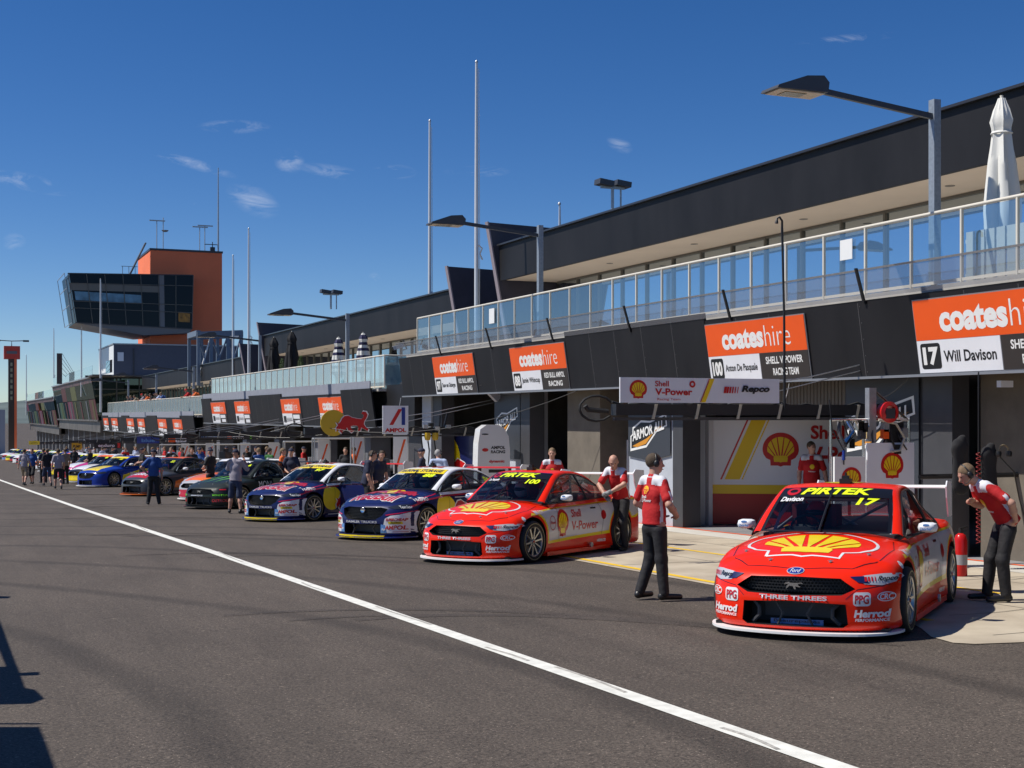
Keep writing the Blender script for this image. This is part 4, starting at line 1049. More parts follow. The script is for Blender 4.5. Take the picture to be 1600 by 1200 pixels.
def person_meshes(key, J, h=.02, near=False, shorts=False, hat=None, hair=True, headset=False, mats=None, bare=True, gut=0, beard=False, gloves=False, sleeve=.72):
    """returns list of (part name, mesh, parent part)"""
    if key in PEOPLE: return PEOPLE[key]
    up = nrm(J['head'] - J['neck']); lk = nrm(J['look'] - up * (J['look'] @ up) * .6); rt = nrm(np.cross(lk, up)); fw = nrm(np.cross(up, rt)) if 0 else nrm(lk); u2 = nrm(np.cross(rt, fw))
    R = np.array([rt, fw, u2]); H = J['head']
    hp = lambda x, y, z: H + rt*x + fw*y + u2*z
    B = Field(h)
    B.ell(hp(0, -.012, .025), (.077, .096, .092), .02, R); B.ell(hp(0, .022, -.035), (.058, .070, .082), .03, R)
    B.cone(hp(0, .06, -.085), hp(0, .055, -.09), .026, .024, .02)           # chin
    B.cone(hp(0, .083, .012), hp(0, .108, -.025), .010, .016, .012)        # nose
    for s in (-1, 1):
        B.ell(hp(s*.079, -.005, -.01), (.012, .024, .034), .008, R)          # ears
        B.cone(hp(s*.02, .083, .030), hp(s*.048, .070, .028), .010, .008, .012)   # brow
    B.cone(hp(-.022, .083, -.055), hp(.022, .083, -.055), .010, .010, .008)
    B.cone(J['neck'] - (J['neck']-J['chest'])*.1, J['head'] - up*.05, .062, .056, .02)
    B.cone(J['pel'], J['chest'], .105, .11, .05, (1.15, .8, 1)); B.cone(J['shL'], J['shR'], .048, .048, .04)
    for s in 'LR':
        sh, el, wr = J['sh'+s], J['el'+s], J['wr'+s]
        B.cone(sh, el, .050, .042, .02); B.cone(el, wr*.45 + el*.55, .044, .043, .02); B.cone(wr*.45 + el*.55, wr, .042, .028, .02)
        d = nrm(wr - el) if J['ha'+s] is None else nrm(J['ha'+s] - wr)
        side = nrm(np.cross(d, V3(0, 1, 0) if abs(d[1]) < .8 else V3(0, 0, 1))); nn = nrm(np.cross(side, d))
        B.cone(wr, wr + d*.075, .027, .034, .015, (1, .9, 1))
        sg = -1 if s == 'L' else 1
        for i, (o, L_) in enumerate(((-.030, .068), (-.010, .078), (.010, .074), (.029, .058))):
            b0 = wr + d*.085 + nn*o; b1 = b0 + d*L_*.5 + side*sg*-.006; b2 = b1 + d*L_*.45 - side*sg*.018
            B.cone(b0, b1, .0105, .0095, .006); B.cone(b1, b2, .0095, .008, .005)
        t0 = wr + d*.035 - nn*.028; B.cone(t0, t0 + d*.035 - nn*.022, .013, .011, .008); B.cone(t0 + d*.035 - nn*.022, t0 + d*.065 - nn*.026, .011, .009, .005)
        B.cone(J['hip'+s], J['kn'+s], .078, .056, .03); B.cone(J['kn'+s], J['kn'+s]*.6 + J['an'+s]*.4, .056, .058, .03)
        B.cone(J['kn'+s]*.6 + J['an'+s]*.4, J['an'+s], .056, .038, .03)
    out = [('body', B.mesh('body', [SKIN]), None)]
    # shirt
    S_ = Field(h); pe, ch, ne = J['pel'], J['chest'], J['neck']; tl = nrm(ch - pe)
    S_.cone(pe - tl*.09, pe + tl*.10, .152, .138, .05, (1.16, .84, 1)); S_.cone(pe + tl*.10, ch, .132, .138, .05, (1.16, .82, 1)); S_.cone(ch, ne - tl*.10, .134, .092, .05, (1.15, .85, 1))
    if gut: S_.ell(pe + tl*.14 + V3(0, gut, 0), (.15, .13, .15), .08)
    S_.cone(J['shL'] + (ne-J['shL'])*.2, J['shR'] + (ne-J['shR'])*.2, .066, .066, .04); S_.cone(ne - tl*.04, ne + tl*.0, .070, .066, .02)
    for s in 'LR':
        sh, el = J['sh'+s], J['el'+s]; S_.cone(sh, sh + (el-sh)*sleeve, .064, .066, .03)
    S_.cut(lambda x, y, z: -.045 - ((x-pe[0])*tl[0] + (y-pe[1])*tl[1] + (z-pe[2])*tl[2]))
    mt = [TEAMR, TEAMW]; fnm = None
    if near:
        chx = nrm(J['shR'] - J['shL'])
        def fnm(C):
            a = (C - ne) @ tl; x = (C - ne) @ chx; z = np.abs(x)
            yoke = (a > -.10 - .0*z) & (z > .045) & (z < .215) & (a > -.085 - (z-.05)*.18)
            side_ = (z > .13) & (z < .6) & (a < -.16)
            d = C - (pe*.5 + ch*.5); fr_ = nrm(np.cross(tl, chx)); stripe = side_ & (np.abs((d @ fr_) + .02) < .022) & (np.abs((C-pe) @ tl - .18) < .2)
            col = (a > -.012) & (z < .08) & (np.abs(a - .005) < .006)
            return (yoke | stripe | col)
    out.append(('shirt', S_.mesh('shirt', mt, fnm, noise=.0022 if near else .0015), None))
    # trousers
    Tf = Field(h); Tf.cone(pe + tl*.0, J['hipL']*.5 + J['hipR']*.5 - V3(0, 0, .04), .122, .122, .05, (1.16, .86, 1))
    for s in 'LR':
        hi, kn, an = J['hip'+s], J['kn'+s], J['an'+s]
        Tf.cone(hi*.8 + kn*.2, kn, .092, .074, .04)
        if shorts: Tf.cone(hi*.2 + kn*.8, kn - (hi-kn)*.04, .085, .090, .03)
        else: Tf.cone(kn, an + (kn-an)*.02, .078, .062, .03)
    out.append(('shorts' if shorts else 'trousers', Tf.mesh('trousers', [TROU], noise=.0018 if near else .001), None))
    for s in 'LR':
        an, ft = J['an'+s], J['ft'+s]; F_ = Field(h*.8); d = nrm((ft-an)*V3(1, 1, 0))
        F_.cone(an + V3(0, 0, .03), an - V3(0, 0, .03) - d*.03, .042, .042, .02); F_.cone(V3(an[0], an[1], ft[2] + .02) - d*.035, ft + d*.04 + V3(0, 0, .012), .040, .034, .02)
        F_.cut(lambda x, y, z, b=min(ft[2] - .025, an[2] - .08): (b - z) + 0*x + 0*y)
        out.append(('shoe', F_.mesh('shoe', [SHOE]), None))
    Hf = Field(h*.7)
    if hair:
        Hf.ell(hp(0, -.020, .030), (.084, .101, .098), .02, R)
        Hf.cut(lambda x, y, z: .035 + ((x-H[0])*fw[0] + (y-H[1])*fw[1] + (z-H[2])*fw[2]) * .9 - ((x-H[0])*u2[0] + (y-H[1])*u2[1] + (z-H[2])*u2[2]) * .62 - .058)
        if beard: Hf.P.insert(1, ('c', hp(-.04, .05, -.075), hp(.04, .05, -.075), .032, .032, .02, None))
        out.append(('hair', Hf.mesh('hair', [HAIRB], noise=.002), None))
    if hat:
        K = Field(h*.7); K.ell(hp(0, -.012, .045), (.088, .103, .085), .02, R); K.cut(lambda x, y, z: .03 - ((x-H[0])*u2[0] + (y-H[1])*u2[1] + (z-H[2])*u2[2]))
        out.append(('cap', K.mesh('cap', [NAVYC]), None)); m = MB()
        pts = [hp(.07*math.sin(a), .085 + .075*math.cos(a), .040) for a in np.linspace(-1.5, 1.5, 9)]
        m.add([tuple(p) for p in pts] + [tuple(p + u2*.008) for p in pts], [tuple(range(9)), tuple(range(9, 18))[::-1]] + [(i, i+1, 10+i, 9+i) for i in range(8)])
        out.append(('peak', m.mesh('peak', NAVYC), 'cap'))
    if headset:
        m = MB(); m.tube([hp(.097*math.sin(a), -.01, .01 + .118*math.cos(a)) for a in np.linspace(-1.75, 1.75, 15)], .009, 6)
        out.append(('headset', m.mesh('headset', black, 60), None))
        for s in (-1, 1):
            E = Field(h*.7); E.ell(hp(s*.098, -.004, -.006), (.026, .036, .046), .01, R); out.append(('ear_cup', E.mesh('ear_cup', [black]), 'headset'))
        m = MB(); m.tube([hp(-.1, 0, -.04), hp(-.085, .07, -.07), hp(-.03, .115, -.065)], .005, 5); out.append(('microphone', m.mesh('microphone', black, 60), 'headset'))
    if near:
        for s in (-1, 1):
            m = MB(); m.X = Matrix.Translation(hp(s*.031, .083, .012)); m.lathe([(0, .010), (.007, .007), (.010, 0), (.007, -.007), (0, -.010)], 10); out.append(('eye', m.mesh('eye', EYED, 60), None))
    PEOPLE[key] = out; return out
def person(label, key, x, y, rz, cols=None, group=None, z=None, scale=1):
    """cols: part name -> material"""
    o = thing('person', label, 'person', (x, y, gz(y) + .012 if z is None else z), rz, group); o.scale = (scale,)*3; made = {}
    for n, me, par in PEOPLE[key]:
        c = link(n, me, made.get(par, o)); made.setdefault(n, c)
        if cols and n in cols:
            c.material_slots[0].link = 'OBJECT'; c.material_slots[0].material = cols[n]
    return o
# poses (local: +y is the way the person faces, +x their right)
person_meshes('stand_look', pose(look=(.5, 1, .05), knL=(-.10, .03, .50), anL=(-.15, -.10, .085), ftL=(-.17, .06, .03), anR=(.16, .02, .085), ftR=(.22, .17, .03),
    elL=(-.30, -.02, 1.16), wrL=(-.17, .20, 1.02), haL=(-.05, .27, .98), elR=(.32, -.04, 1.17), wrR=(.20, .19, 1.02), haR=(.07, .27, .98)), .0095, True, headset=True)
person_meshes('lean_in', pose(pel=(0, -.18, .96), hipL=(-.09, -.16, .93), hipR=(.09, -.16, .93), chest=(0, .02, 1.24), neck=(0, .20, 1.40), head=(0, .33, 1.50), look=(0, 1, -.18),
    shL=(-.165, .15, 1.36), shR=(.165, .15, 1.36), elL=(-.34, -.06, 1.18), wrL=(-.24, -.16, .97), haL=(-.12, -.16, .95), elR=(.25, .04, 1.12), wrR=(.10, .26, 1.17), haR=(.0, .27, 1.19),
    knL=(-.11, -.06, .50), knR=(.11, -.02, .50), anL=(-.12, -.10, .085), anR=(.13, .02, .085), ftL=(-.13, .08, .03), ftR=(.14, .18, .03)), .0095, True, headset=True)
person_meshes('lean_door', pose(pel=(0, -.10, .95), chest=(0, .02, 1.25), neck=(0, .14, 1.44), head=(-.04, .23, 1.57), look=(-.55, 1, -.45), shL=(-.165, .10, 1.39), shR=(.165, .08, 1.40),
    elL=(-.27, .26, 1.18), wrL=(-.08, .40, 1.05), haL=(.02, .44, 1.0), elR=(.27, .20, 1.15), wrR=(.06, .34, .98), haR=(-.03, .38, .92), hipL=(-.09, -.09, .93), hipR=(.09, -.09, .93)), .011, True, hair=False)
person_meshes('stand_front', pose(elL=(-.27, .0, 1.15), wrL=(-.15, .2, 1.0), elR=(.27, 0, 1.15), wrR=(.15, .2, 1.0), look=(.1, 1, -.15)), .011, True)
person_meshes('stand_side', pose(look=(-.6, 1, -.1), elL=(-.27, -.02, 1.15), wrL=(-.30, .05, .9)), .013, True, beard=True)
person_meshes('far_stand', pose(), .020)
person_meshes('far_cap', pose(elL=(-.26, .05, 1.16), wrL=(-.10, .25, 1.1), elR=(.26, .05, 1.16), wrR=(.10, .25, 1.05)), .020, hat=True, hair=False)
person_meshes('far_headset', pose(look=(.5, 1, -.1), pel=(0, -.05, .96), chest=(0, .02, 1.28), neck=(0, .06, 1.47), head=(0, .12, 1.62)), .018, headset=True)
person_meshes('far_hips', pose(elL=(-.38, -.06, 1.20), wrL=(-.20, .02, 1.0), haL=(-.1, .08, .98), anL=(-.17, 0, .085), ftL=(-.2, .15, .03), anR=(.17, 0, .085), ftR=(.2, .15, .03)), .017, hat=True, hair=False, headset=True)
person_meshes('far_walk', pose(knL=(-.10, .22, .53), anL=(-.11, .20, .10), ftL=(-.12, .35, .05), knR=(.10, -.02, .50), anR=(.11, -.28, .13), ftR=(.12, -.16, .04), wrL=(-.26, -.05, .92), wrR=(.26, .18, .95)), .020, shorts=True)
person_meshes('far_camera', pose(elL=(-.28, .12, 1.22), wrL=(-.10, .28, 1.50), elR=(.30, .12, 1.22), wrR=(.14, .26, 1.5), look=(0, 1, .05), anL=(-.2, .05, .085), ftL=(-.26, .19, .03), knL=(-.15, .06, .5), anR=(.18, -.06, .085), ftR=(.24, .07, .03)), .015, shorts=True, hat=True, hair=False, headset=True, sleeve=.95)
person_meshes('rail_lean', pose(pel=(0, -.12, .95), chest=(0, .04, 1.22), neck=(0, .20, 1.36), head=(0, .30, 1.48), look=(0, 1, -.4), shL=(-.165, .16, 1.33), shR=(.18, .16, 1.33), elL=(-.24, .35, 1.10), wrL=(-.1, .50, 1.12), elR=(.24, .35, 1.10), wrR=(.1, .50, 1.12)), .022)
person_meshes('rail_lean_cap', pose(pel=(0, -.12, .95), chest=(0, .04, 1.24), neck=(0, .18, 1.40), head=(0, .26, 1.54), look=(.2, 1, -.3), shL=(-.165, .14, 1.36), shR=(.18, .14, 1.36), elL=(-.24, .32, 1.10), wrL=(-.2, .52, 1.10), elR=(.24, .35, 1.10), wrR=(.05, .50, 1.12)), .022, hat=True, hair=False)

def driver_meshes():
    B = Field(.015); B.cone((0, 0, .08), (0, .02, .42), .13, .14, .05, (1.15, .8, 1)); B.cone((-.18, .02, .46), (.18, .02, .46), .07, .07, .05); B.cone((0, .02, .46), (0, .03, .60), .06, .06, .03)
    for s in (-1, 1): B.cone((s*.2, .02, .46), (s*.24, .25, .30), .055, .045, .02); B.cone((s*.24, .25, .30), (s*.14, .46, .42), .042, .032, .02); B.ell((s*.13, .50, .44), (.04, .05, .045), .02)
    H = Field(.012); H.ell((0, .03, .68), (.125, .15, .145), .02)
    V = Field(.012); V.ell((0, .06, .69), (.119, .14, .06), .02); V.cut(lambda x, y, z: .06 - y + 0*x + 0*z)
    return [('body', B.mesh('driver_suit', [TEAMR])), ('helmet', H.mesh('helmet', [paint('helmet_white', (.7, .7, .72))])), ('visor', V.mesh('visor', [BLK]))]
DRV = driver_meshes()
# ------------------------------------------------------------------ the pit building: stepped blocks along the lane
def yat(px, x=14.45):
    a = (px - 800) / 2100; c, s_ = math.cos(TH), math.sin(TH); return x * (c - a*s_) / (a*c + s_)
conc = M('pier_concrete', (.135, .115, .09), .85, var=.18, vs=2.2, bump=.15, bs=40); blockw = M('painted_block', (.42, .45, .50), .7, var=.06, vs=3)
soffM = M('soffit_cream', (.78, .64, .50), .7, var=.05, vs=.7); slabM = M('slab_grey', (.42, .40, .37), .7, var=.15, vs=1.5)
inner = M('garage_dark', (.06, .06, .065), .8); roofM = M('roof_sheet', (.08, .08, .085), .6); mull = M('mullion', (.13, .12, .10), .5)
winM = glassy('window_glass', (.20, .22, .22), .55, (.80, .92, 1), .012, (.05, .045, .04, .8)); balM = glassy('balustrade_glass', (.66, .84, .96), .19, (.82, .93, 1), .01, (.34, .52, .64, .10))
balF = glassy('balustrade_glass_pale', (.70, .86, .90), .12, (.9, .97, 1), .01, (.52, .64, .68, .45))
meshS = glassy('perforated_screen', (.80, .82, .86), .0, (.3, .3, .3), .5, (.34, .35, .38, .32))
ORS = M('sign_orange', (.80, .095, .006), .45, var=.03, vs=2); SDK = M('sign_dark', (.035, .028, .024), .5); SBL = M('sign_black', (.012, .012, .012), .5)
def facia_frame(y, z, dz):     # facing the lane, leaning outwards at the top
    return frame((14.50 - (z - .65) * .148, y, z + dz), (0, -1, 0), (-.148, 0, 1))
def block(name, label, y0, y1, dz, panels, roof=True, roofr=None, blades=(), win=True, group=None):
    root = thing(name, label, 'building', (15.1, y0, gz(y0)), 0, group)
    B = lambda m, n, mt, sm=None: m.build(n, mt, root, sm)
    for a, b, tall in panels:
        m = MB(); top = 2.08 if tall else 1.93
        F0 = facia_frame(0, .65, dz); m.X = F0
        m.box(-b, -a, 0, (top - .65) * 1.011, -.06, 0 if tall else -.012); fp = m.build('fascia_panel', charcoal, root)
        k = int((b - a) / 1.6)
        for i in range(k):
            m = MB(); m.X = F0; yy_ = -b + (b-a)*(i + 1)/(k + 1) + .05*math.sin(a*7 + i); zf = (0 if tall else -.012) + .002
            m.box(yy_, yy_ + .012, .01, (top - .66) * 1.0, zf - .001, zf)
            for j in range(5): m.box(yy_ + .05, yy_ + .066, .08 + j*.28, .096 + j*.28, zf - .001, zf + .003)
            m.build('panel_joint', M('joint_grey', (.09, .088, .09), .5), fp)
    m = MB(); m.box(14.56, 15.1, y0, y1, .66 + dz, .70 + dz); m.box(14.44, 14.50, y0, y1, .618 + dz, .66 + dz); B(m, 'fascia_trim', M('trim_grey', (.30, .30, .31), .4, .5))
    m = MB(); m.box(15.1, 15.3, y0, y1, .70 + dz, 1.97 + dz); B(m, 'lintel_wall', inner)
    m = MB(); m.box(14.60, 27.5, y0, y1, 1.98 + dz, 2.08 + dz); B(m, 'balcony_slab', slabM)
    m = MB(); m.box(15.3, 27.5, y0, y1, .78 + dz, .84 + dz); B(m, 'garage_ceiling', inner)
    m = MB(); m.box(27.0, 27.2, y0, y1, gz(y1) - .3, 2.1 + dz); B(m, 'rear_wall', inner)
    for y in (y0, y1 - .2):
        m = MB(); m.box(15.3, 27, y, y + .2, gz(y) - .2, .78 + dz); B(m, 'end_wall', conc)
    if win:
        n = int((y1 - y0 - 3) / 1.55); w = (y1 - y0 - 3) / n
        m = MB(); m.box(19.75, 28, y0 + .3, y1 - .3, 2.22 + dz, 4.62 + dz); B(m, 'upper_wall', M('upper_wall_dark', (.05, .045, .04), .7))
        wm = MB(); wm.add([(19.62, .04, 2.26 + dz), (19.62, w - .04, 2.26 + dz), (19.62, w - .04, 4.58 + dz), (19.62, .04, 4.58 + dz)], [(0, 3, 2, 1)]); wme = wm.mesh('window', winM)
        mm = MB(); mm.box(19.56, 19.70, -.035, .035, 2.24 + dz, 4.60 + dz); mme = mm.mesh('mullion', mull)
        for i in range(n):
            o = link('window', wme, root); o.location.y = y0 + 1.5 + i*w
            o2 = link('mullion', mme, o)
        m = MB(); m.box(19.57, 19.72, y0 + 1.5, y1 - 1.5, 4.56 + dz, 4.62 + dz); B(m, 'window_head', mull)
    if roof:
        a, b = roofr or (y0, y1)
        m = MB(); m.box(17.60, 28, a, b, 4.63 + dz, 4.72 + dz); B(m, 'soffit', soffM)
        m = MB(); m.X = frame((17.57, 0, 4.60 + dz), (0, -1, 0), (-.03, 0, 1)); m.box(-b, -a, 0, 1.18, -.12, 0); B(m, 'roof_fascia', charcoal)
        m = MB(); m.box(17.44, 17.85, a, b, 5.785 + dz, 5.84 + dz); B(m, 'roof_capping', M('capping', (.05, .05, .055), .35, .4))
        m = MB(); m.box(17.7, 28, a, b, 5.2 + dz, 5.3 + dz); B(m, 'roof_deck', roofM)
        for k in range(int((b - a) / 5)):
            m = MB(); m.X = T(18.7, a + 2.5 + k*5, 4.626 + dz); m.lathe([(0, 0), (.09, 0), (.10, -.006), (.10, .01)], 16); B(m, 'downlight', M('downlight', (.25, .22, .18), .5), 50)
    for yb, tk in blades:
        m = MB(); m.X = Matrix(((1, 0, 0, 0), (0, 0, 1, yb), (0, 1, 0, 0), (0, 0, 0, 1)))
        m.prism([(17.95, 2.22 + dz), (22.5, 2.22 + dz), (22.5, 6.45 + dz), (17.15, 6.6 + dz)], 0, tk); B(m, 'blade_wall', M('blade_slate', (.045, .042, .06), .6, var=.15, vs=2))
        m = MB(); m.add([(17.93, yb - .03, 2.22 + dz), (17.13, yb - .03, 6.62 + dz), (17.13, yb + tk + .03, 6.62 + dz), (17.93, yb + tk + .03, 2.22 + dz), (17.98, yb - .03, 2.22 + dz), (17.18, yb - .03, 6.62 + dz), (17.18, yb + tk + .03, 6.62 + dz), (17.98, yb + tk + .03, 2.22 + dz)],
            [(0, 1, 2, 3), (4, 7, 6, 5), (0, 4, 5, 1), (3, 2, 6, 7), (1, 5, 6, 2), (0, 3, 7, 4)]); B(m, 'blade_edge', M('edge_mauve', (.30, .25, .27), .5))
    rebase(root); return root
def balustrade(label, y0, y1, dz, mat_, step=1.21, ret=None, group='glass balcony railings along the pit building'):
    root = thing('glass_balustrade', label, 'railing', (14.9, y0, 2.10 + dz), 0, group)
    n = max(1, round((y1 - y0) / step)); w = (y1 - y0) / n
    m = MB(); m.tube([(0, 0, 1.20), (0, y1 - y0, 1.20)], .03, 8); m.bar((0, 0, .06), (0, y1 - y0, .06), .03, .05); m.build('top_rail', creamrail, root, 50)
    pm = MB(); pm.bar((0, 0, 0), (0, 0, 1.18), .05, .035); pme = pm.mesh('post', creamrail)
    gm = MB(); gm.add([(0, .035, .09), (0, w - .035, .09), (0, w - .035, 1.16), (0, .035, 1.16)], [(0, 3, 2, 1)]); gme = gm.mesh('glass_panel', mat_)
    for i in range(n + 1):
        o = link('post', pme, root); o.location.y = i*w
        if i < n: g = link('glass_panel', gme, root); g.location.y = i*w
    if ret:
        m = MB(); m.tube([(0, 0, 1.20), (ret, 0, 1.20)], .03, 8); m.build('top_rail', creamrail, root, 50)
        k = max(1, round(ret / 1.2))
        for i in range(k):
            m = MB(); m.box(ret*i/k + .03, ret*(i+1)/k - .03, -.006, .006, .09, 1.16); m.build('glass_panel', mat_, root)
            o = link('post', pme, root); o.location.x = ret*(i+1)/k
    return root
def screen(label, y0, y1, dz, step=4.0):
    root = thing('mesh_screen', label, 'screen', (14.30, y0, 1.93 + dz), 0, 'perforated metal screens above the garage fascia')
    n = max(1, round((y1 - y0) / step)); w = (y1 - y0) / n; q = Matrix(((1, 0, -.30, 0), (0, 1, 0, 0), (0, 0, 1, 0), (0, 0, 0, 1)))
    for i in range(n):
        m = MB(); m.X = q; m.add([(0, i*w + .05, .04), (0, (i+1)*w - .05, .04), (0, (i+1)*w - .05, .50), (0, i*w + .05, .50)], [(0, 3, 2, 1)]); m.build('screen_panel', meshS, root)
        m = MB(); m.X = q; m.bar((0, i*w + .05, .50), (0, (i+1)*w - .05, .50), .02, .03); m.build('screen_rail', steel, root)
        m = MB(); m.X = q; m.bar((-.01, i*w, -.05), (-.01, i*w, .54), .04, .05); m.build('screen_bracket', black, root)
    return root
GPAIR = 'orange garage signs on the pit building fascia'
def hire_sign(label, y, w, dz, num, nm, l1, l2, detail=True):
    """y: the end of the sign nearest the camera is y - w"""
    root = thing('garage_sign', label, 'sign', (14.45, y, .66 + dz), 0, GPAIR)
    F = facia_frame(y, .68, dz); H = 1.16
    def P(n, mt, g=None, z=.02, bx=None):
        m = MB(); m.X = F
        if bx: m.box(*bx)
        else: m.flat(g, z=z)
        return m.build(n, mt, root)
    P('frame', M('trim_grey', (.30, .30, .31), .4, .5), bx=(-.02, w + .02, -.02, H + .02, 0, .02))
    P('orange_panel', ORS, bx=(0, w, .52, H, .02, .028)); P('white_panel', SIGNW, bx=(0, w*.54, 0, .515, .02, .028)); P('dark_panel', SDK, bx=(w*.545, w, 0, .515, .02, .028))
    cw = w * .60
    P('bold_lettering', white, fit('coates', w*.17, w*.60, .63, 1.02, .045), .030); P('thin_lettering', white, fit('hire', w*.615, w*.86, .64, 1.04, -.012), .030)
    if detail:
        P('number_box', SBL, rrect(w*.02, w*.155, .06, .47, .05), .030); P('number', white, fit(num, w*.035 if len(num) > 1 else w*.06, w*.14, .12, .41, .05), .033)
        P('driver_name', SBL, fit(nm, w*.175, w*.51, .16, .34, .022), .031)
        P('team_name', white, fit(l1, w*.60, w*.95, .30, .44, .025), .031); P('team_name', white, fit(l2, w*(.66), w*.90, .08, .22, .025), .031)
    else:
        P('number_box', SBL, rrect(w*.05, w*.2, .10, .40, .04), .030); P('driver_name', M('print_grey', (.15, .15, .16), .5), fit(nm, w*.22, w*.50, .18, .32, .02), .031)
        P('white_label', SIGNW, rect(w*.58, w*.92, .28, .46), .031); P('white_label', SIGNW, rect(w*.66, w*.92, .06, .22), .031)
    rebase(root); return root
# near block
A = block('pit_garage_block', 'nearest charcoal pit garage block with blue glass balcony and long dark roof', 4.0, 43.7, 0,
    [(4, 7.6, False), (7.6, 13.85, True), (13.85, 17.37, False), (17.37, 20.22, False), (20.22, 23.73, False), (23.73, 30.4, True), (30.4, 34.0, False), (34.0, 36.7, False), (36.7, 40.3, False), (40.3, 43.7, False)], roofr=(4, 42.5), blades=[(42.6, .18)])
m_ = hire_sign('orange and white garage sign numbered 17, at the right edge above the red car', 17.32, 3.4, 0, '17', 'Will Davison', 'SHELL V-POWER', 'RACING TEAM')
hire_sign('orange and white garage sign numbered 100 above the white team banner', 23.68, 3.4, 0, '100', 'Anton De Pasquale', 'SHELL V-POWER', 'RACING TEAM')
hire_sign('orange and white garage sign numbered 88 above the upright white panel', 33.95, 3.5, 0, '88', 'Jamie Whincup', 'RED BULL AMPOL', 'RACING')
hire_sign('orange and white garage sign numbered 97, farthest on the nearest block', 40.25, 3.5, 0, '97', 'Shane van Gisbergen', 'RED BULL AMPOL', 'RACING')
Bk = block('pit_garage_block', 'second charcoal pit garage block, one step lower, with closed parasols on its balcony', 46.9, 81.6, -1.1,
    [(46.9, 50.9, True), (50.9, 54.3, False), (54.3, 57.6, False), (57.6, 61, False), (61, 68, True), (68, 71.7, False), (71.7, 74.3, False), (74.3, 78.5, False), (78.5, 81.6, True)], roofr=(46.9, 79), blades=[(46.6, .18), (79.1, .18)])
Ck = block('pit_garage_block', 'third charcoal pit garage block where spectators lean on the railing', 84.4, 136.5, -2.1,
    [(84.4 + i*5.21, 84.4 + (i+1)*5.21, i % 3 == 0) for i in range(10)], roofr=(84.4, 132), blades=[(84.2, .18)])
for i, (a, b) in enumerate(((333, 355), (370, 393), (443, 472), (502, 538))):
    hire_sign(('orange garage sign on the second block, leftmost of its four, beside the white downpipe', 'orange garage sign on the second block, second from the left', 'orange garage sign on the second block, third from the left below the security camera', 'orange garage sign half hidden by the yellow disc of the bull sign')[i],
        yat(a), yat(a) - yat(b), -1.1, '', 'iiiiiii', '', '', False)
for i, (a, b) in enumerate(((163.5, 171), (176, 185.5), (200, 211), (217, 228), (249, 262.5), (272.6, 287))):
    hire_sign('small orange garage sign on the third block, %s of six from the left' % ('one', 'two', 'three', 'four', 'five', 'six')[i], yat(a), yat(a) - yat(b), -2.1, '', 'iiiiiii', '', '', False)
balustrade('blue tinted glass balustrade above the red cars on the nearest block', 6, 43.4, 0, balM)
balustrade('pale glass balustrade on the second block in front of the closed parasols', 47.1, 81.4, -1.1, balF, ret=2.4)
balustrade('pale glass balustrade on the third block under the leaning spectators', 84.6, 136.3, -2.1, balF, ret=1.8)
screen('grey perforated screen along the top of the nearest fascia', 6, 43.6, 0)
for lab, a, b, dz in (('flat grey upstand above the second block fascia', 47.2, 81.4, -1.1), ('flat grey upstand above the third block fascia', 84.6, 136.4, -2.1)):
    m = MB(); m.box(14.36, 14.40, a, b, 1.95 + dz, 2.36 + dz); tag(m.build('parapet', M('upstand_grey', (.24, .25, .29), .6, var=.08)), lab, 'parapet')
# piers between the garages
def pier(label, y0, y1, x0=15.1, x1=15.9, mt=None, top=.70, cat='pillar', dz=0, g='pillars between the garages'):
    m = MB(); m.box(x0, x1, y0, y1, gz((y0+y1)/2) - .05, top + dz); return tag(m.build('garage_pillar', mt or blockw), label, cat, g)
pier('grey block pillar behind the driver leaning at the car, carrying the right cleaner banner', 18.0, 20.05, mt=dkgrey)
pier('pale block pillar beside the standing man in red, carrying the slanted cleaner banner', 26.3, 28.45)
pier('dark steel column at the near side of the pale block pillar', 25.85, 26.29, 15.05, 15.5, dkgrey)
pier('dark steel column right of the grey banner panel', 17.25, 17.95, 15.05, 15.4, dkgrey)
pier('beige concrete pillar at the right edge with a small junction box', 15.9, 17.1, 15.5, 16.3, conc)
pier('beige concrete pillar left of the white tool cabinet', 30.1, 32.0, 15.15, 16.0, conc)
pier('grey pillar behind the upright white panel', 34.9, 36.9)
pier('dark steel column right of the upright white panel', 34.25, 34.88, 15.05, 15.5, dkgrey)
pier('pale pillar at the far corner of the nearest block', 42.6, 43.5); pier('dark column beside the far corner pillar of the nearest block', 41.7, 42.58, 15.15, 15.6, dkgrey)
pier('dark grey garage wall left of the far corner of the nearest block', 43.75, 46.5, 15.3, 16, dkgrey, 1.2)
k = 0
LN = ['first', 'second', 'third', 'fourth', 'fifth', 'sixth', 'seventh', 'eighth', 'ninth', 'tenth', 'eleventh', 'twelfth', 'thirteenth', 'fourteenth', 'fifteenth', 'sixteenth', 'seventeenth', 'eighteenth']
for i in range(5): pier('grey pillar under the second block, %s from its near end' % LN[i], 49.5 + i*7.6, 50.5 + i*7.6, mt=M('pier_grey', (.13, .135, .15), .7, var=.2, vs=1.5), dz=-1.1)
for i in range(7): pier('grey pillar under the third block, %s from its near end' % LN[i], 87.5 + i*7.4, 88.5 + i*7.4, mt=M('pier_grey'), dz=-2.1)
# darker wall filling the step between blocks
for lab, y0, y1, dz in (('dark infill wall in the step between the nearest and second block', 43.72, 46.88, -1.1), ('dark infill wall in the step between second and third block', 81.62, 84.38, -2.1)):
    m = MB(); m.box(14.9, 15.2, y0, y1, .70 + dz, 2.2 + dz); m.box(15.2, 20, y0, y1, 2.1 + dz, 2.2 + dz); tag(m.build('infill_wall', charcoal), lab, 'wall')
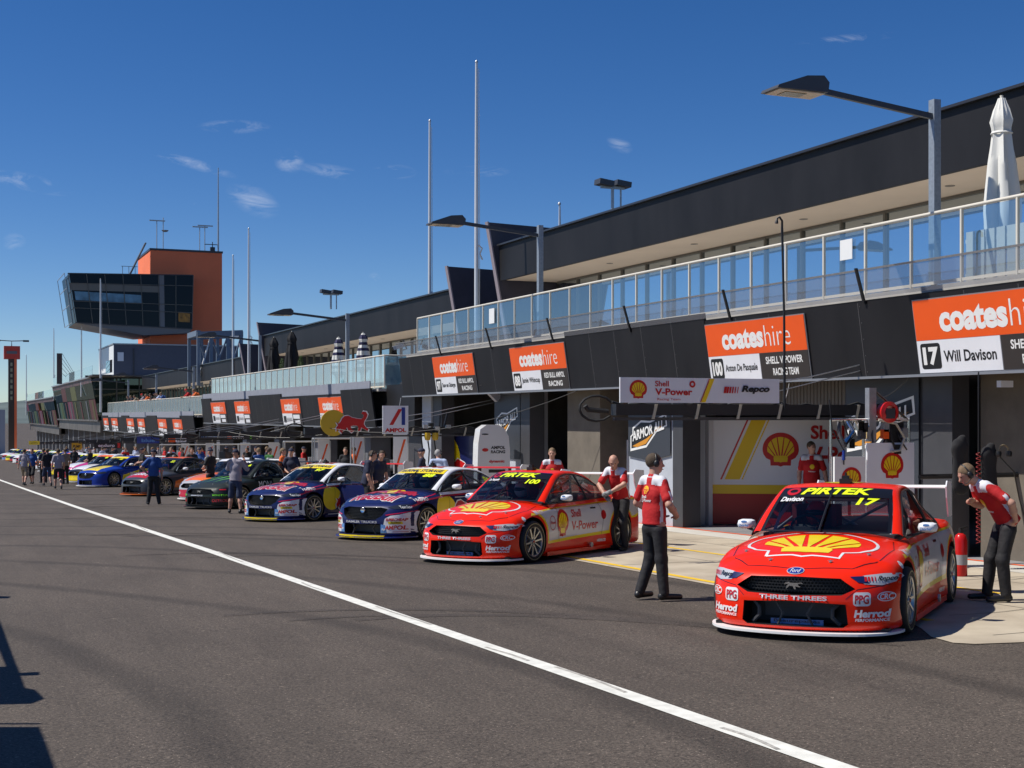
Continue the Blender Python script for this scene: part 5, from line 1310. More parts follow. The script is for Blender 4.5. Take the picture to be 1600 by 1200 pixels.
# corrugated doors part way across bays
def shutter(label, y0, y1, x=15.7, zb=None, zt=.7, mt=None):
    m = MB(); n = int((y1-y0) / .11); b = gz(y0) if zb is None else zb
    for i in range(n):
        a = y0 + (y1-y0)*i/n; c = y0 + (y1-y0)*(i+1)/n; q = a*.35 + c*.65
        m.add([(x, a, b), (x, q, b), (x, q, zt), (x, a, zt)], [(0, 1, 2, 3)]); m.add([(x, q, b), (x + .04, (q+c)/2, b), (x, c, b), (x, q, zt), (x + .04, (q+c)/2, zt), (x, c, zt)], [(0, 1, 4, 3), (1, 2, 5, 4)])
    return tag(m.build('corrugated_wall', mt or M('shutter_grey', (.12, .11, .10), .55)), label, 'wall')
shutter('ribbed grey wall between the dark column and the white team wall', 27.0, 28.9, 16.6, mt=M('shutter_light', (.26, .24, .21), .55))
shutter('ribbed dark wall high in the bay behind the equipment rig', 20.1, 25.8, 15.75, .06)
shutter('ribbed dark wall above the blue oval logo at the right', 15.0, 17.3, 16.9, -.75)
# ---------------------------------------------------------------- glass hospitality building beyond
gD = glassy('smoked_glass', (.10, .13, .11), .10, (.55, .65, .60), .02, (.012, .025, .018, .85))
root = thing('hospitality_building', 'dark green glass building with colourful window banners beyond the third block', 'building', (14.5, 138, gz(138)))
def DB(n, m, mt, sm=None): return m.build(n, mt, root, sm)
def seg(y0, y1, top, dz):
    lean = (lambda z: 14.5 - (z + 1.7) * .17)
    nb = max(2, int((y1-y0) / 6.0)); w = (y1-y0)/nb; cols = [M('pane_red', (.09, .02, .022), .35), gD, M('pane_green', (.02, .09, .05), .3), gD, M('pane_lime', (.10, .11, .03), .35), gD, M('pane_maroon', (.14, .02, .06), .35)]
    for i in range(nb):
        a, b = y0 + i*w, y0 + (i+1)*w
        for j, (z0, z1) in enumerate(((-.45, 1.6), (1.65, top - .5))):
            q = MB(); q.add([(lean(z0), a + .06, z0 + dz), (lean(z0), b - .06, z0 + dz), (lean(z1), b - .06, z1 + dz), (lean(z1), a + .06, z1 + dz), (lean(z0) + .1, a + .06, z0 + dz), (lean(z0) + .1, b - .06, z0 + dz), (lean(z1) + .1, b - .06, z1 + dz), (lean(z1) + .1, a + .06, z1 + dz)],
                [(0, 3, 2, 1), (4, 5, 6, 7), (0, 1, 5, 4), (2, 3, 7, 6), (1, 2, 6, 5), (0, 4, 7, 3)])
            DB('window', q, gD if (i + j) % 2 else cols[(i*5 + j*3) % 7])
        q = MB(); q.add([(lean(-.45) - .03, a + w*.3, -.45 + dz), (lean(-.45) - .03, a + w*.5, -.45 + dz), (lean(1.5) - .03, a + w*.5, 1.5 + dz), (lean(1.5) - .03, a + w*.3, 1.5 + dz)], [(0, 1, 2, 3)])
        DB('window_banner', q, [M('pane_lime'), M('pane_dull', (.10, .11, .12), .5), M('pane_red')][i % 3])
    q = MB(); q.add([(lean(top - .5) - .02, y0, top - .5 + dz), (lean(top - .5) - .02, y1, top - .5 + dz), (lean(top) - .02, y1, top + dz), (lean(top) - .02, y0, top + dz)], [(0, 1, 2, 3)]); DB('pink_frieze', q, M('frieze', (.20, .10, .12), .5, c2=(.03, .05, .04), vs=1.2))
    q = MB(); q.box(lean(-.45) - .1, 15.5, y0, y1, -.62 + dz, -.45 + dz); q.box(14.45, 15.2, y0, y1, -1.7 + dz, -.62 + dz); DB('lower_fascia', q, M('lower_fascia', (.10, .09, .08), .5, var=.6, vs=.9, stretch=(1, 1.5, .6)))
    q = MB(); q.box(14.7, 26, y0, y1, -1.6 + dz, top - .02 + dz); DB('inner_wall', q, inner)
    q = MB(); q.box(lean(top) - .15, 26.2, y0, y1, top + dz, top + .14 + dz); DB('roof_edge', q, steel)
    q = MB(); q.box(lean(top) + .1, lean(top) + .13, y0, y1, top + .14 + dz, top + 1.2 + dz); DB('roof_glass_railing', q, balF)
seg(139, 190, 3.75, 0); seg(190, 255, 3.3, -.9)
m = MB(); m.box(13.0, 22, 138.5, 139, 3.75, 3.95); m.box(13.2, 21, 134, 138.5, 3.80, 3.92); DB('canopy', m, roofM)
m = MB(); m.add([(14.3, 138.9, -.5), (13.6, 138.9, 3.7), (21, 138.9, 3.7), (21, 138.9, -.5)], [(0, 3, 2, 1)]); DB('end_glazing', m, gD)
m = MB()
for x in (16, 18.2, 20.4): m.bar((x, 138.8, -.5), (x, 138.8, 3.7), .1)
m.bar((13.8, 138.8, 2.6), (21, 138.8, 2.6), .08); DB('end_frame', m, mull)
for i in range(16):
    m = MB(); y = 141 + i*7; m.box(15.1, 15.8, y, y + 1.1, gz(y), -1.6 if y < 190 else -2.5); DB('pillar', m, M('pier_grey'))
rebase(root)
# grey plant storey with its white glazed end
root = thing('rooftop_building', 'plain grey rooftop building with white glazed end in front of the orange tower', 'building', (20, 140, 3))
def px3(px, y, x=None):          # world x for a pixel column at depth y
    a = (px - 800)/2100; c, s_ = math.cos(TH), math.sin(TH); return y*(a*c + s_)/(c - a*s_)
def pz(px, py, y):
    x = px3(px, y); Z = x*math.sin(TH) + y*math.cos(TH); return x, (649 - py)/2100*Z
x0, zt = pz(178, 538, 142); x1, _ = pz(372, 541, 142); _, zb = pz(178, 590, 142)
m = MB(); m.box(x0, x1, 142, 156, zb - 2, zt); m.build('wall', M('plant_grey', (.085, .09, .12), .6, var=.06), root)
m = MB(); m.box(x0 - .1, x1 + .1, 141.9, 156.1, zt, zt + .12); m.build('roof_edge', steel, root)
m = MB(); m.box(x0 - .03, x0 - .003, 142.05, 156, zb, zt - .05); m.build('white_end_wall', white, root)
m = MB(); m.box(x0 - .06, x0 - .031, 143, 149, zb + .6, zt - 1.5); m.build('end_window', winM, root)
m = MB(); m.box(x0 + .35, x0 + .95, 141.9, 141.98, zt - 1.7, zt - .8); m.build('shield_badge', SIGNW, root)
m = MB(); m.box(x0 + 1.9, x0 + 2.0, 141.9, 141.99, zb, zt - .4); m.build('downpipe', dkgrey, root); rebase(root)
# ---------------------------------------------------------------- control tower
root = thing('control_tower', 'orange race control tower with dark glass cab cantilevered towards the lane', 'tower', (24, 150, gz(150)))
TO = M('tower_orange', (.92, .21, .085), .75, var=.07, vs=.35, bump=.1, bs=4, det=8)
xa, zt = pz(235, 391, 150); xb, zt2 = pz(347, 396, 150)
m = MB(); m.box(xa, xb, 150, 160, gz(150) - 1, zt2); m.build('shaft', TO, root)
m = MB(); m.box(xa - .08, xb + .08, 149.92, 160.08, zt2, zt2 + .22); m.build('parapet_capping', M('capping', (.05, .05, .055)), root)
# cab: plan from right edge px 303 to left px 102, tapered underside
yc = 147.5
def c3(px, py, y=yc): x, z = pz(px, py, y); return x, z
TL = c3(106, 427); TR = c3(302, 430); BR = c3(300, 514); BL = c3(118, 504); UR = c3(297, 518)
gC = glassy('cab_glass', (.05, .055, .055), .0, (.35, .38, .42), .01, (.010, .011, .012, .95))
dep = 9
cabp = [(BL[0], BL[1]), (BR[0], BR[1]), (TR[0], TR[1]), (TL[0], TL[1])]
m = MB(); m.X = Matrix(((1, 0, 0, 0), (0, 0, 1, 0), (0, 1, 0, 0), (0, 0, 0, 1)))
m.prism([(BL[0] + .12, BL[1]), (BR[0], BR[1]), (TR[0], TR[1]), (TL[0] + .12, TL[1])], yc, yc + dep); cab = m.build('cab', gC, root)
for i in range(8):
    t = i/7; a = (BL[0] + (BR[0]-BL[0])*t, BL[1] + (BR[1]-BL[1])*t); b = (TL[0] + (TR[0]-TL[0])*t, TL[1] + (TR[1]-TL[1])*t)
    m = MB(); m.bar((a[0], yc - .03, a[1]), (b[0], yc - .03, b[1]), .07, .09); m.build('mullion', mull, cab)
for t in (.0, .30, .44, .80, 1.0):
    a = (BL[0] + (TL[0]-BL[0])*t, BL[1] + (TL[1]-BL[1])*t); b = (BR[0] + (TR[0]-BR[0])*t, BR[1] + (TR[1]-BR[1])*t)
    m = MB(); m.bar((a[0], yc - .04, a[1]), (b[0], yc - .04, b[1]), .07, .10 if t in (0, 1) else .06); m.build('transom', mull if 0 < t < 1 else dkgrey, cab)
q = lambda s_, t: (BL[0] + (BR[0]-BL[0])*s_ + ((TL[0]-BL[0])*(1-s_) + (TR[0]-BR[0])*s_)*t, BL[1] + (BR[1]-BL[1])*s_ + ((TL[1]-BL[1])*(1-s_) + (TR[1]-BR[1])*s_)*t)
m = MB(); P_ = [q(.03, .46), q(.57, .44), q(.57, .60), q(.03, .64)]; m.add([(a, yc - .02, b) for a, b in P_], [(0, 1, 2, 3)]); m.build('far_window_view', M('blue_window', (.10, .22, .32), .2, var=.5, vs=.8), cab)
m = MB(); P_ = [q(0, .66), q(.72, .66), q(.72, .78), q(0, .80)]; m.add([(a, yc - .021, b) for a, b in P_], [(0, 1, 2, 3)]); m.build('ceiling_bulkhead', M('bulkhead', (.16, .15, .13), .5), cab)
m = MB(); P_ = [q(.72, .0), q(.76, .0), q(.76, 1), q(.72, 1)]; m.add([(a, yc - .022, b) for a, b in P_], [(0, 1, 2, 3)]); m.build('corner_panel', M('corner_grey', (.16, .16, .17), .4), cab)
m = MB(); P_ = [q(.88, .12), q(.98, .12), q(.98, .28), q(.88, .30)]; m.add([(a, yc - .023, b) for a, b in P_], [(0, 1, 2, 3)]); m.build('amber_panel', M('amber', (.35, .16, .02), .4, var=.7, vs=2.5), cab)
m = MB(); U = c3(225, 517); m.X = Matrix(((1, 0, 0, 0), (0, 0, 1, 0), (0, 1, 0, 0), (0, 0, 0, 1)))
m.prism([(BL[0], BL[1] - .02), (BR[0], BR[1] - .02), (BR[0] - .3, BR[1] - .45), (U[0], BR[1] - .8)], yc, yc + dep); m.build('underside', M('under_grey', (.17, .165, .165), .6), cab)
m = MB()
for t in (0, .35, .7, 1): m.bar((BL[0] - .35 + (TL[0]-BL[0])*t, yc, BL[1] + (TL[1]-BL[1])*t), (BL[0] - .35 + (TL[0]-BL[0])*t, yc + dep, BL[1] + (TL[1]-BL[1])*t), .05)
m.bar((BL[0] - .35, yc, BL[1]), (TL[0] - .35, yc, TL[1]), .06); m.bar((BL[0] - .35, yc + dep, BL[1]), (TL[0] - .35, yc + dep, TL[1]), .06); m.build('sun_louvre', steel, cab)
# roof ladder, aerials
def tb(n, pts, r, mt=steel, par=root): m = MB(); m.tube(pts, r, 6); return m.build(n, mt, par, 50)
xl, zl = c3(207, 427); xh, zh = c3(233, 375)
m = MB()
for dy in (0, .5): m.tube([(xl, 150 + dy, zl), (xh, 150 + dy, zh)], .09, 6)
for i in range(9): t = i/8; m.bar((xl + (xh-xl)*t, 150, zl + (zh-zl)*t), (xl + (xh-xl)*t, 150.5, zl + (zh-zl)*t), .05)
for px in (196, 206, 216): x, z = c3(px, 427); m.tube([(x, 150, z), (x, 150, z + 1.0)], .03, 5)
m.tube([(c3(194, 412)[0], 150, c3(194, 412)[1]), (c3(220, 412)[0], 150, c3(194, 412)[1])], .03, 5); m.build('roof_ladder', M('ladder_grey', (.12, .13, .14), .5), root, 50)
for px, py, hh in ((245, 344, 'whip'), (255, 340, 'dish'), (312, 354, 'bar'), (320, 352, 'bar'), (332, 378, 'vane')):
    x, z = pz(px, py, 152); m = MB(); m.tube([(x, 152, zt2), (x, 152, z)], .05, 5)
    if hh in ('bar', 'whip'): m.bar((x - .8, 152, z - .05), (x + .9, 152, z - .05), .12)
    if hh == 'dish': m.X = T(x + .2, 152, z - 1.6); m.lathe([(0, 0), (.25, .05), (.4, .2)], 12); m.X = Matrix.Identity(4)
    if hh == 'vane': m.bar((x - .9, 152, z - .3), (x + .7, 152, z - .3), .08); m.box(x - .25, x + .25, 151.8, 152.2, z - 1.2, z - .6)
    m.build('aerial', dkgrey if hh == 'vane' else steel, root, 50)
x, z = pz(341, 262, 152); m = MB(); m.tube([(x, 152, zt2), (x, 152, (z + zt2)/2), (x, 152, z)], [.10, .08, .05], 8); m.build('mast', steel, root, 50)
rebase(root)
# steel platform right of the tower
root = thing('steel_platform', 'blue grey open steel platform frame on the third block roof', 'platform', (21, 100, 3.7)); yq = 100; P4 = {}
bl = M('truss_blue_grey', (.17, .21, .27), .5, .3)
for px in (310, 330, 356, 377):
    for dy in (0, 4):
        x, z = pz(px, 526 if px < 340 else 520, yq); m = MB(); m.bar((x, yq + dy, 2.2), (x, yq + dy, z), .22); m.build('column', bl, root)
xs = [pz(p, 520, yq) for p in (308, 379)]; z = xs[1][1]
for dy in (0, 4): m = MB(); m.bar((xs[0][0], yq + dy, z - .2), (xs[1][0], yq + dy, z), .3, .4); m.build('top_beam', bl, root)
for px in (310, 377): x, _ = pz(px, 520, yq); m = MB(); m.bar((x, yq, z - .1), (x, yq + 4, z - .1), .3, .4); m.build('cross_beam', bl, root)
for a, b in ((310, 330), (330, 356), (356, 377), (330, 310), (356, 330), (377, 356)):
    m = MB(); m.tube([(pz(a, 520, yq)[0], yq + .1, 2.6), (pz(b, 520, yq)[0], yq + .1, z - .3)], .07, 6); m.build('brace', white if (a, b) == (310, 330) else bl, root)
rebase(root)
# ------------------------------------------------------------------ street furniture on and above the building
LG = 'grey lamp posts standing along the balcony edges'
lampM = M('lamp_housing', (.05, .055, .065), .45); lensM = M('lamp_lens_panel', (.55, .47, .36), .4); galv = M('post_galvanised', (.30, .34, .38), .5, .4, var=.15, vs=18)
lp = thing('lamp_post', 'nearest square galvanised lamp post with long arm over the red cars', 'lamp post', (15.3, 17.96, 2.2), 0, LG)
m = MB(); m.box(-.07, .07, -.07, .07, 0, 3.08); m.build('post', galv, lp)
m = MB(); m.bar((-.07, 0, 2.80), (-2.32, 0, 3.02), .07, .09); m.build('arm', lampM, lp)
m = MB(); F_ = [(0, 3.10), (-.10, 3.20), (-.42, 3.17), (-.95, 2.98), (-.98, 2.93), (-.02, 2.94)]
m.X = Matrix(((1, 0, 0, -2.3), (0, 0, 1, 0), (0, 1, 0, 0), (0, 0, 0, 1))); m.prism(F_, -.24, .24); hd = m.build('lamp_head', lampM, lp)
m = MB(); m.box(-3.22, -2.36, -.20, .20, 2.915, 2.932); m.build('lens_frame', lensM, hd)
m = MB(); m.box(-3.05, -2.65, -.12, .12, 2.905, 2.914); m.build('lens', M('lens_glass', (.22, .20, .16), .15, .2), hd)
m = MB(); m.box(-2.40, -2.28, -.05, .05, 2.97, 3.09); m.build('knuckle', black, hd)
LZ = {0: (34.1, 2.2, 'lamp post in front of the near roof end beside the tall white flagpole'), 1: (53.4, 1.1, 'lamp post between the two pairs of closed parasols'), 2: (69.9, 1.1, 'lamp post at the far end of the second block in front of the steel platform'),
      3: (90, .1, 'lamp post beside the spectator in orange'), 4: (106.9, .1, 'lamp post in the middle of the third block roof edge'), 5: (124, .1, 'lamp post beside the dark glass canopy corner')}
for y, z, l in LZ.values(): dup(lp, (15.3, y, z), 0, l, 'lamp post', LG)
FG = 'tall white flagpoles rising from the balconies'
poleM = M('flagpole_white', (.62, .64, .66), .35, .1)
def flagpole(label, px, top, y, zb, r=.075, group=FG):
    x, z = pz(px, top, y); o = thing('flagpole', label, 'flagpole', (x, y, zb), 0, group); h = z - zb
    m = MB(); m.tube([(0, 0, 0), (0, 0, h*.5), (0, 0, h)], [r, r*.9, r*.55], 10); m.build('pole', poleM, o, 60)
    m = MB(); m.lathe([(0, h + .10), (.05, h + .05), (.05, h), (0, h - .02)], 10); m.build('finial', steel, o, 60)
    m = MB(); m.tube([(r*1.3, 0, .3), (r*1.5, 0, h*.35), (r*1.1, 0, h*.98)], .012, 4); m.tube([(r, 0, h*.36), (r + .12, 0, h*.35), (r + .04, 0, h*.33), (r + .13, 0, h*.31)], .03, 5); m.build('halyard', white, o, 60)
flagpole('tallest white flagpole, right of centre, next to the near roof end', 744.5, 98, 40.8, 2.2)
flagpole('second tallest white flagpole left of the tallest one', 671.5, 190, 50, 1.1)
flagpole('white flagpole right of the orange tower', 388.5, 358, 75, 1.1, .07); flagpole('white flagpole between the orange tower and the taller pole beside it', 364, 400, 88, .1, .07)
flagpole('slim pole with a small lamp in front of the dark tower cab', 157, 437, 128, .3, .09); flagpole('thin pole left of the rooftop building', 127, 507, 150, 2, .08)
flagpole('thin pole farther left over the glass railing', 84, 514, 190, 2, .07); flagpole('thin pole beside the red pylon sign', 41, 555, 230, 0, .08); flagpole('short thin pole above the near roof', 874, 320, 38, 5.2, .03)
m = MB(); x, z = pz(93, 552, 170); _, z2 = pz(93, 600, 170); m.box(x - .3, x + .3, 170, 170.3, z2, z); m.X = T(0, 0, 0)
for k in range(5): m.bar((x + .3, 170.2, z - k*.6), (x + 1.6, 170.2, z - 2.2 - k*.35), .04)
tag(m.build('loudspeaker_mast', dkgrey), 'dark panel mast with stay wires on the far roof', 'mast')
def flood(label, px, py, y, x=20):
    x, z = pz(px, py, y); o = thing('flood_light', label, 'flood light', (x, y, 5.2), 0, 'double flood lights on the roofs'); h = z - 5.2
    m = MB(); m.tube([(0, 0, 0), (0, 0, h)], .05, 8); m.build('pole', steel, o, 50)
    m = MB(); m.tube([(.28, 0, 0), (.28, 0, h - .1)], .03, 8); m.build('cable_pole', steel, o, 50)
    for sx, sy in ((-.28, 0), (.3, .1)): m = MB(); m.X = T(sx, 0, h) @ Matrix.Rotation(.12, 4, 'Y'); m.box(-.24, .24, -.2, .2, -.02, .14); m.build('lamp', lampM, o)
    m = MB(); m.box(-.4, .4, -.03, .03, -.1 + h, -.02 + h); m.build('cross_arm', steel, o)
flood('double black flood light on the roof of the nearest block', 957, 290, 36); fl = flood('double black flood light on the roof of the second block', 517, 458, 64)
# parasols
def parasol(label, px, top, y, zb, mt, h=None, stripes=False, fat=.33):
    x, z = pz(px, top, y); o = thing('closed_parasol', label, 'parasol', (x, y, zb), 0, 'closed parasols on the balconies'); H = z - zb
    m = MB(); n = 26; rows = 26; z0 = .62
    def P(i, j):
        t = j/rows; zz = z0 + (H - .02 - z0)*t; prof = [(0, .62), (.08, .9), (.25, 1), (.55, .82), (.72, .60), (.78, .52), (.84, .70), (.92, .50), (.98, .28), (1, .22)]
        r = fat * .8 * lerpt(prof, t); a = 2*math.pi*i/n; fold = 1 + (.30*(1 - t*.6)) * math.cos(6*a + .8*t) * (1 if t < .8 else .4) + .08*math.sin(13*a + 5*t)
        if j == 0: zz += .16 * math.cos(6*a)
        return (r*fold*math.cos(a), r*fold*math.sin(a), zz)
    m.v = [P(i, j) for j in range(rows + 1) for i in range(n)]; m.f = [(j*n+i, j*n+(i+1) % n, (j+1)*n+(i+1) % n, (j+1)*n+i) for j in range(rows) for i in range(n)] + [tuple(rows*n + i for i in range(n))]
    m.m = [(int(j/2.2) % 2 if stripes else 0) for j in range(rows) for i in range(n)] + [0]
    m.build('canopy', mt, o, 60)
    m = MB(); m.tube([(0, 0, 0), (0, 0, H + .03)], .028, 8); m.build('pole', creamrail, o, 50)
    m = MB(); m.box(-.35, .35, -.35, .35, 0, .07); m.build('base', dkgrey, o)
    m = MB(); m.lathe([(fat*.50, H*.80), (fat*.56, H*.805), (fat*.50, H*.815)], 16); m.build('tie', mt, o, 50)
cloth = M('parasol_white', (.72, .71, .66), .8); clk = M('parasol_black', (.012, .012, .014), .85); navy2 = M('parasol_navy', (.02, .02, .07), .8)
parasol('closed white canvas parasol behind the railing at the right edge', 1565, 152, 17.7, 2.22, cloth)
parasol('closed black parasol, left of the black pair', 428, 527, 71, 1.12, clk, fat=.42); parasol('closed black parasol, right and taller of the black pair', 456, 518, 66, 1.12, clk, fat=.42)
parasol('closed navy and white striped parasol, left of the striped pair', 529, 527, 58, 1.12, [navy2, cloth], stripes=True, fat=.36); parasol('closed navy and white striped parasol, right of the striped pair', 567.5, 520, 51.5, 1.12, [navy2, cloth], stripes=True, fat=.32)
def shrub(label, px, top, y, zb, r=.28):
    x, z = pz(px, top, y); o = thing('potted_shrub', label, 'shrub', (x, y, zb), 0, 'shrubs on the second block balcony'); H = z - zb
    m = MB(); m.lathe([(0, 0), (.18, 0), (.24, .4), (.20, .4), (0, .36)], 14); m.build('pot', dkgrey, o, 50)
    m = MB(); rs = random.Random(px)
    for k in range(900):
        t = rs.random(); rr = r*(1 - t*.85)*math.sqrt(rs.random()); a = rs.random()*6.28; p = Vector((rr*math.cos(a), rr*math.sin(a), .42 + (H - .42)*t))
        d = Vector((rs.gauss(0, 1), rs.gauss(0, 1), rs.gauss(0, 1) + .6)).normalized() * .05; e = d.orthogonal().normalized() * .02
        m.add([p - e, p + e, p + d], [(0, 1, 2)])
    m.build('foliage', M('shrub_leaf', (.05, .10, .02), .7, var=.5, vs=6), o); m = MB(); m.tube([(0, 0, .3), (0, 0, H*.8)], .02, 5); m.build('stem', M('bark', (.08, .06, .04), .8), o)
shrub('dark conical shrub in the step between the blocks', 610, 558, 48, 1.12); shrub('green shrub beside the right black parasol', 470, 556, 64, 1.12, .4); shrub('green shrub between the two black parasols', 441, 560, 70, 1.12, .4)
def slats(label, pts, z0, z1, n):
    (xa, ya), (xb, yb) = pts; o = thing('slatted_screen', label, 'screen', (xa, ya, z0))
    for i in range(n):
        t = i/n; m = MB(); m.X = T((xb-xa)*t, (yb-ya)*t, 0); d = Vector((xb-xa, yb-ya, 0)).normalized(); m.bar(d*.02 + Vector((0, 0, (z1-z0)/2)), d*(.02 + math.hypot(xb-xa, yb-ya)/n*.8) + Vector((0, 0, (z1-z0)/2)), .03, z1-z0)
        m.build('slat', M('slat_cream', (.50, .47, .40), .7), o)
    for z in (.15, z1-z0-.15): m = MB(); m.bar((.03, .03, z), (xb-xa + .03, yb-ya + .03, z), .03, .06); m.build('rail', creamrail, o)
slats('cream slatted screen in the step below the first striped parasol', ((15.6, 47.3), (17.9, 47.3)), 1.12, 1.95, 13); slats('pale slatted screen behind the railing below the white parasol', ((16.0, 18.0), (16.0, 14.2)), 2.22, 3.1, 16)
# white sheets and notices
m = MB(); m.box(14.86, 14.87, 19.6, 19.95, 2.78, 3.14); tag(m.build('notice', white), 'small white notice on the glass balustrade above the fascia at right', 'notice')
m = MB(); m.box(14.86, 14.87, 36.4, 36.8, 2.70, 3.14); tag(m.build('notice', white), 'small white notice on the glass balustrade beside the tall flagpole', 'notice')
# cameras and lights hung from the fascia
def cctv(label, px, py, y, s=1, ang=.6):
    x, z = pz(px, py, y); o = thing('security_camera', label, 'camera', (x, y, z))
    m = MB(); m.X = Matrix.Rotation(ang, 4, 'Y'); m.box(-.28*s, .28*s, -.09*s, .09*s, -.09*s, .09*s); m.build('housing', M('camera_grey', (.34, .36, .42), .35, .3), o)
    m = MB(); m.X = Matrix.Rotation(ang, 4, 'Y'); m.box(-.32*s, -.281*s, -.08*s, .08*s, -.08*s, .08*s); m.build('lens', black, o)
    m = MB(); m.tube([(.25*s, 0, -.15*s), (.45*s, 0, -.1*s), (14.55 - x, 0, .25)], .025, 6); m.build('bracket', dkgrey, o, 50)
cctv('tilted grey security camera hanging below the fascia between two signs', 767, 612, 36.5, 1.15, .75); cctv('grey security camera on the second block fascia', 478, 617, 60, 1.2, .5); cctv('white security camera at the upper far corner of the nearest block', 622, 542, 43.9, .7, -.3)
for i, (lab, px, py, y) in enumerate((('junction box on the beige pillar at the right edge', 1570, 600, 16.6),)):
    x, z = pz(px, py, 15.85); m = MB(); m.box(x - .12, x + .12, 15.80, 15.89, z - .05, z + .05); tag(m.build('junction_box', SIGNW), lab, 'junction box')
# ------------------------------------------------------------------ overhead booms with their banners
def shell_sign(m_, F, cx, cy, k, off=.004):
    pass
boomM = M('boom_black', (.018, .018, .02), .45)
def boom(label, y, x0, x1, z, arms=True, group='overhead equipment booms reaching out from the garages', rz=0):
    o = thing('overhead_boom', label, 'boom', (x1, y, z), rz, group); L = x1 - x0
    m = MB(); m.box(-L, .3, -.09, .09, -.09, .09); m.build('beam', boomM, o)
    m = MB(); m.box(-L, 0, -.03, .03, -.17, -.12); m.build('service_rail', dkgrey, o)
    m = MB(); n = 10
    for i in range(n): m.tube([(-L*i/n, .05, .10 + .03*math.sin(i*2.1)), (-L*(i+.5)/n, .05, .06), (-L*(i+1)/n, .05, .10 + .03*math.sin(i*2.1 + 2.1))], .02, 5)
    m.build('hoses', rubber, o, 50)
    for i in range(6):
        m = MB(); m.X = T(-L*(.12 + i*.15), -.10, -.02); m.prism([(-.05, -.13), (.0, -.13), (.06, .11), (.01, .11)], 0, .01) if 0 else m.add([(-.05, 0, -.13), (.0, 0, -.13), (.06, 0, .11), (.01, 0, .11), (-.05, .02, -.13), (.0, .02, -.13), (.06, .02, .11), (.01, .02, .11)], [(0, 1, 2, 3), (4, 7, 6, 5), (0, 3, 7, 4), (1, 5, 6, 2)])
        m.build('hanger', M('hanger_cream', (.45, .42, .33), .5), o)
    m = MB(); m.tube([(-L*.95, 0, .1), (-L*.3, 0, .55), (.3, 0, .95)], .012, 5); m.tube([(-L*.6, 0, .1), (.3, 0, .85)], .010, 5); m.build('stay_wire', steel, o, 50)
    m = MB()
    pts = [(-L + .30*math.cos(a) - .25, .1, .02 + .20*math.sin(a)) for a in np.linspace(.5, 5.6, 12)]; m.tube(pts, .022, 6); m.tube([(-L - .1, 0, -.03), (-L - .45, 0, 0), (-L - .5, 0, .06)], .04, 6); m.build('hose_loop', rubber, o, 50)
    return o
def flatsign(name, label, x0, x1, z0, z1, y, parts, back=SIGNW, th=.03, cat='banner', group=None):
    """sign facing the camera end of the lane (-y); parts: (name, material, 2D shape in metres from the lower left corner)"""
    o = thing(name, label, cat, (x0, y, z0), 0, group)
    m = MB(); m.box(0, x1-x0, 0, th, 0, z1-z0); m.build('panel', back, o)
    X = Matrix(((1, 0, 0, 0), (0, 0, -1, 0), (0, 1, 0, 0), (0, 0, 0, 1)))
    for k, (n, mt, g) in enumerate(parts):
        m = MB(); m.flat(g, X, .003 + .0012*k); m.build(n, mt, o)
    return o
PIRR = SHRED
def emblem(cx, cy, w): return [('shell_emblem', SHRED, xf(polyg(shell_outline()), w, w, cx, cy)), ('shell_fan', SHYEL, xf(shell_rays(.86), w, w, cx, cy))]
def repco(x, y, h, w): return [('red_bars', SHRED, merge(*[rect(x + w*.06*i*1.25, x + w*.06*i*1.25 + w*(.065 - .009*i), y, y + h*.62, h*.12) for i in range(6)])), ('black_lettering', SBL, fit('Repco', x + w*.5, x + w*1.3, y - h*.05, y + h*.75, .05, .25))]
boom('black equipment boom under the white team banner, reaching left over the apron', 18.9, 9.75, 15.0, .09)
flatsign('team_banner', 'long white banner with shell emblem on top of the nearest boom', 9.79, 12.75, .20, .60, 18.75,
    emblem(.32, .21, .30) + [('red_lettering', SHRED, fit('Shell', .62, .87, .26, .35, .02)), ('red_lettering', SHRED, fit('V-Power', .62, 1.30, .12, .23, .03)), ('red_lettering', SHRED, fit('Racing Team', .66, 1.08, .03, .075)),
    ('red_roundel', SHRED, ring(1.30, .30, .055, .055, .03)), ('thin_red_stripe', SHRED, rect(1.44, 1.455, .01, .39, .17)), ('yellow_stripe', SHYEL, rect(1.46, 1.54, .01, .39, .17))] + repco(1.88, .16, .17, .68))
m = MB(); x, z = pz(1222, 345, 18.8); x2, z2 = pz(1226, 640, 18.8)
m.tube([(x2, 18.8, z2), (x2 - .01, 18.8, (z+z2)/2), (x, 18.8, z - .12), (x, 18.8, z), (x - .05, 18.8, z + .06), (x - .10, 18.8, z + .03), (x - .11, 18.8, z - .05)], [.022, .02, .02, .018, .018, .018, .03], 8); tag(m.build('air_line_pole', black, None, 50), 'tall thin black hooked pole crossing in front of the 100 sign', 'pole')
boom('black equipment boom carrying the bull and fuel company signs', 38, 9.6, 15.2, -.46)
y2 = 37.8; xa, za = pz(598, 678, y2); xb, zb = pz(638, 634, y2)
flatsign('fuel_sign', 'square white sign with red and blue bars on the second boom', xa, xb, za, zb, y2,
    [('red_bar', SHRED, rect(.2, .32, .26, .73, .28)), ('blue_bar', cB, rect(.58, .69, .26, .78)), ('red_lettering', SHRED, fit('AMPOL', .07, .72, .05, .17, .05))])
xa, za = pz(503, 682, y2); xb, zb = pz(575, 640, y2); w_ = xb - xa; h_ = zb - za
o = thing('bull_sign', 'yellow disc with red charging bull sign left of the square sign', 'sign', (xa, y2, za))
X = Matrix(((1, 0, 0, 0), (0, 0, -1, 0), (0, 1, 0, 0), (0, 0, 0, 1)))
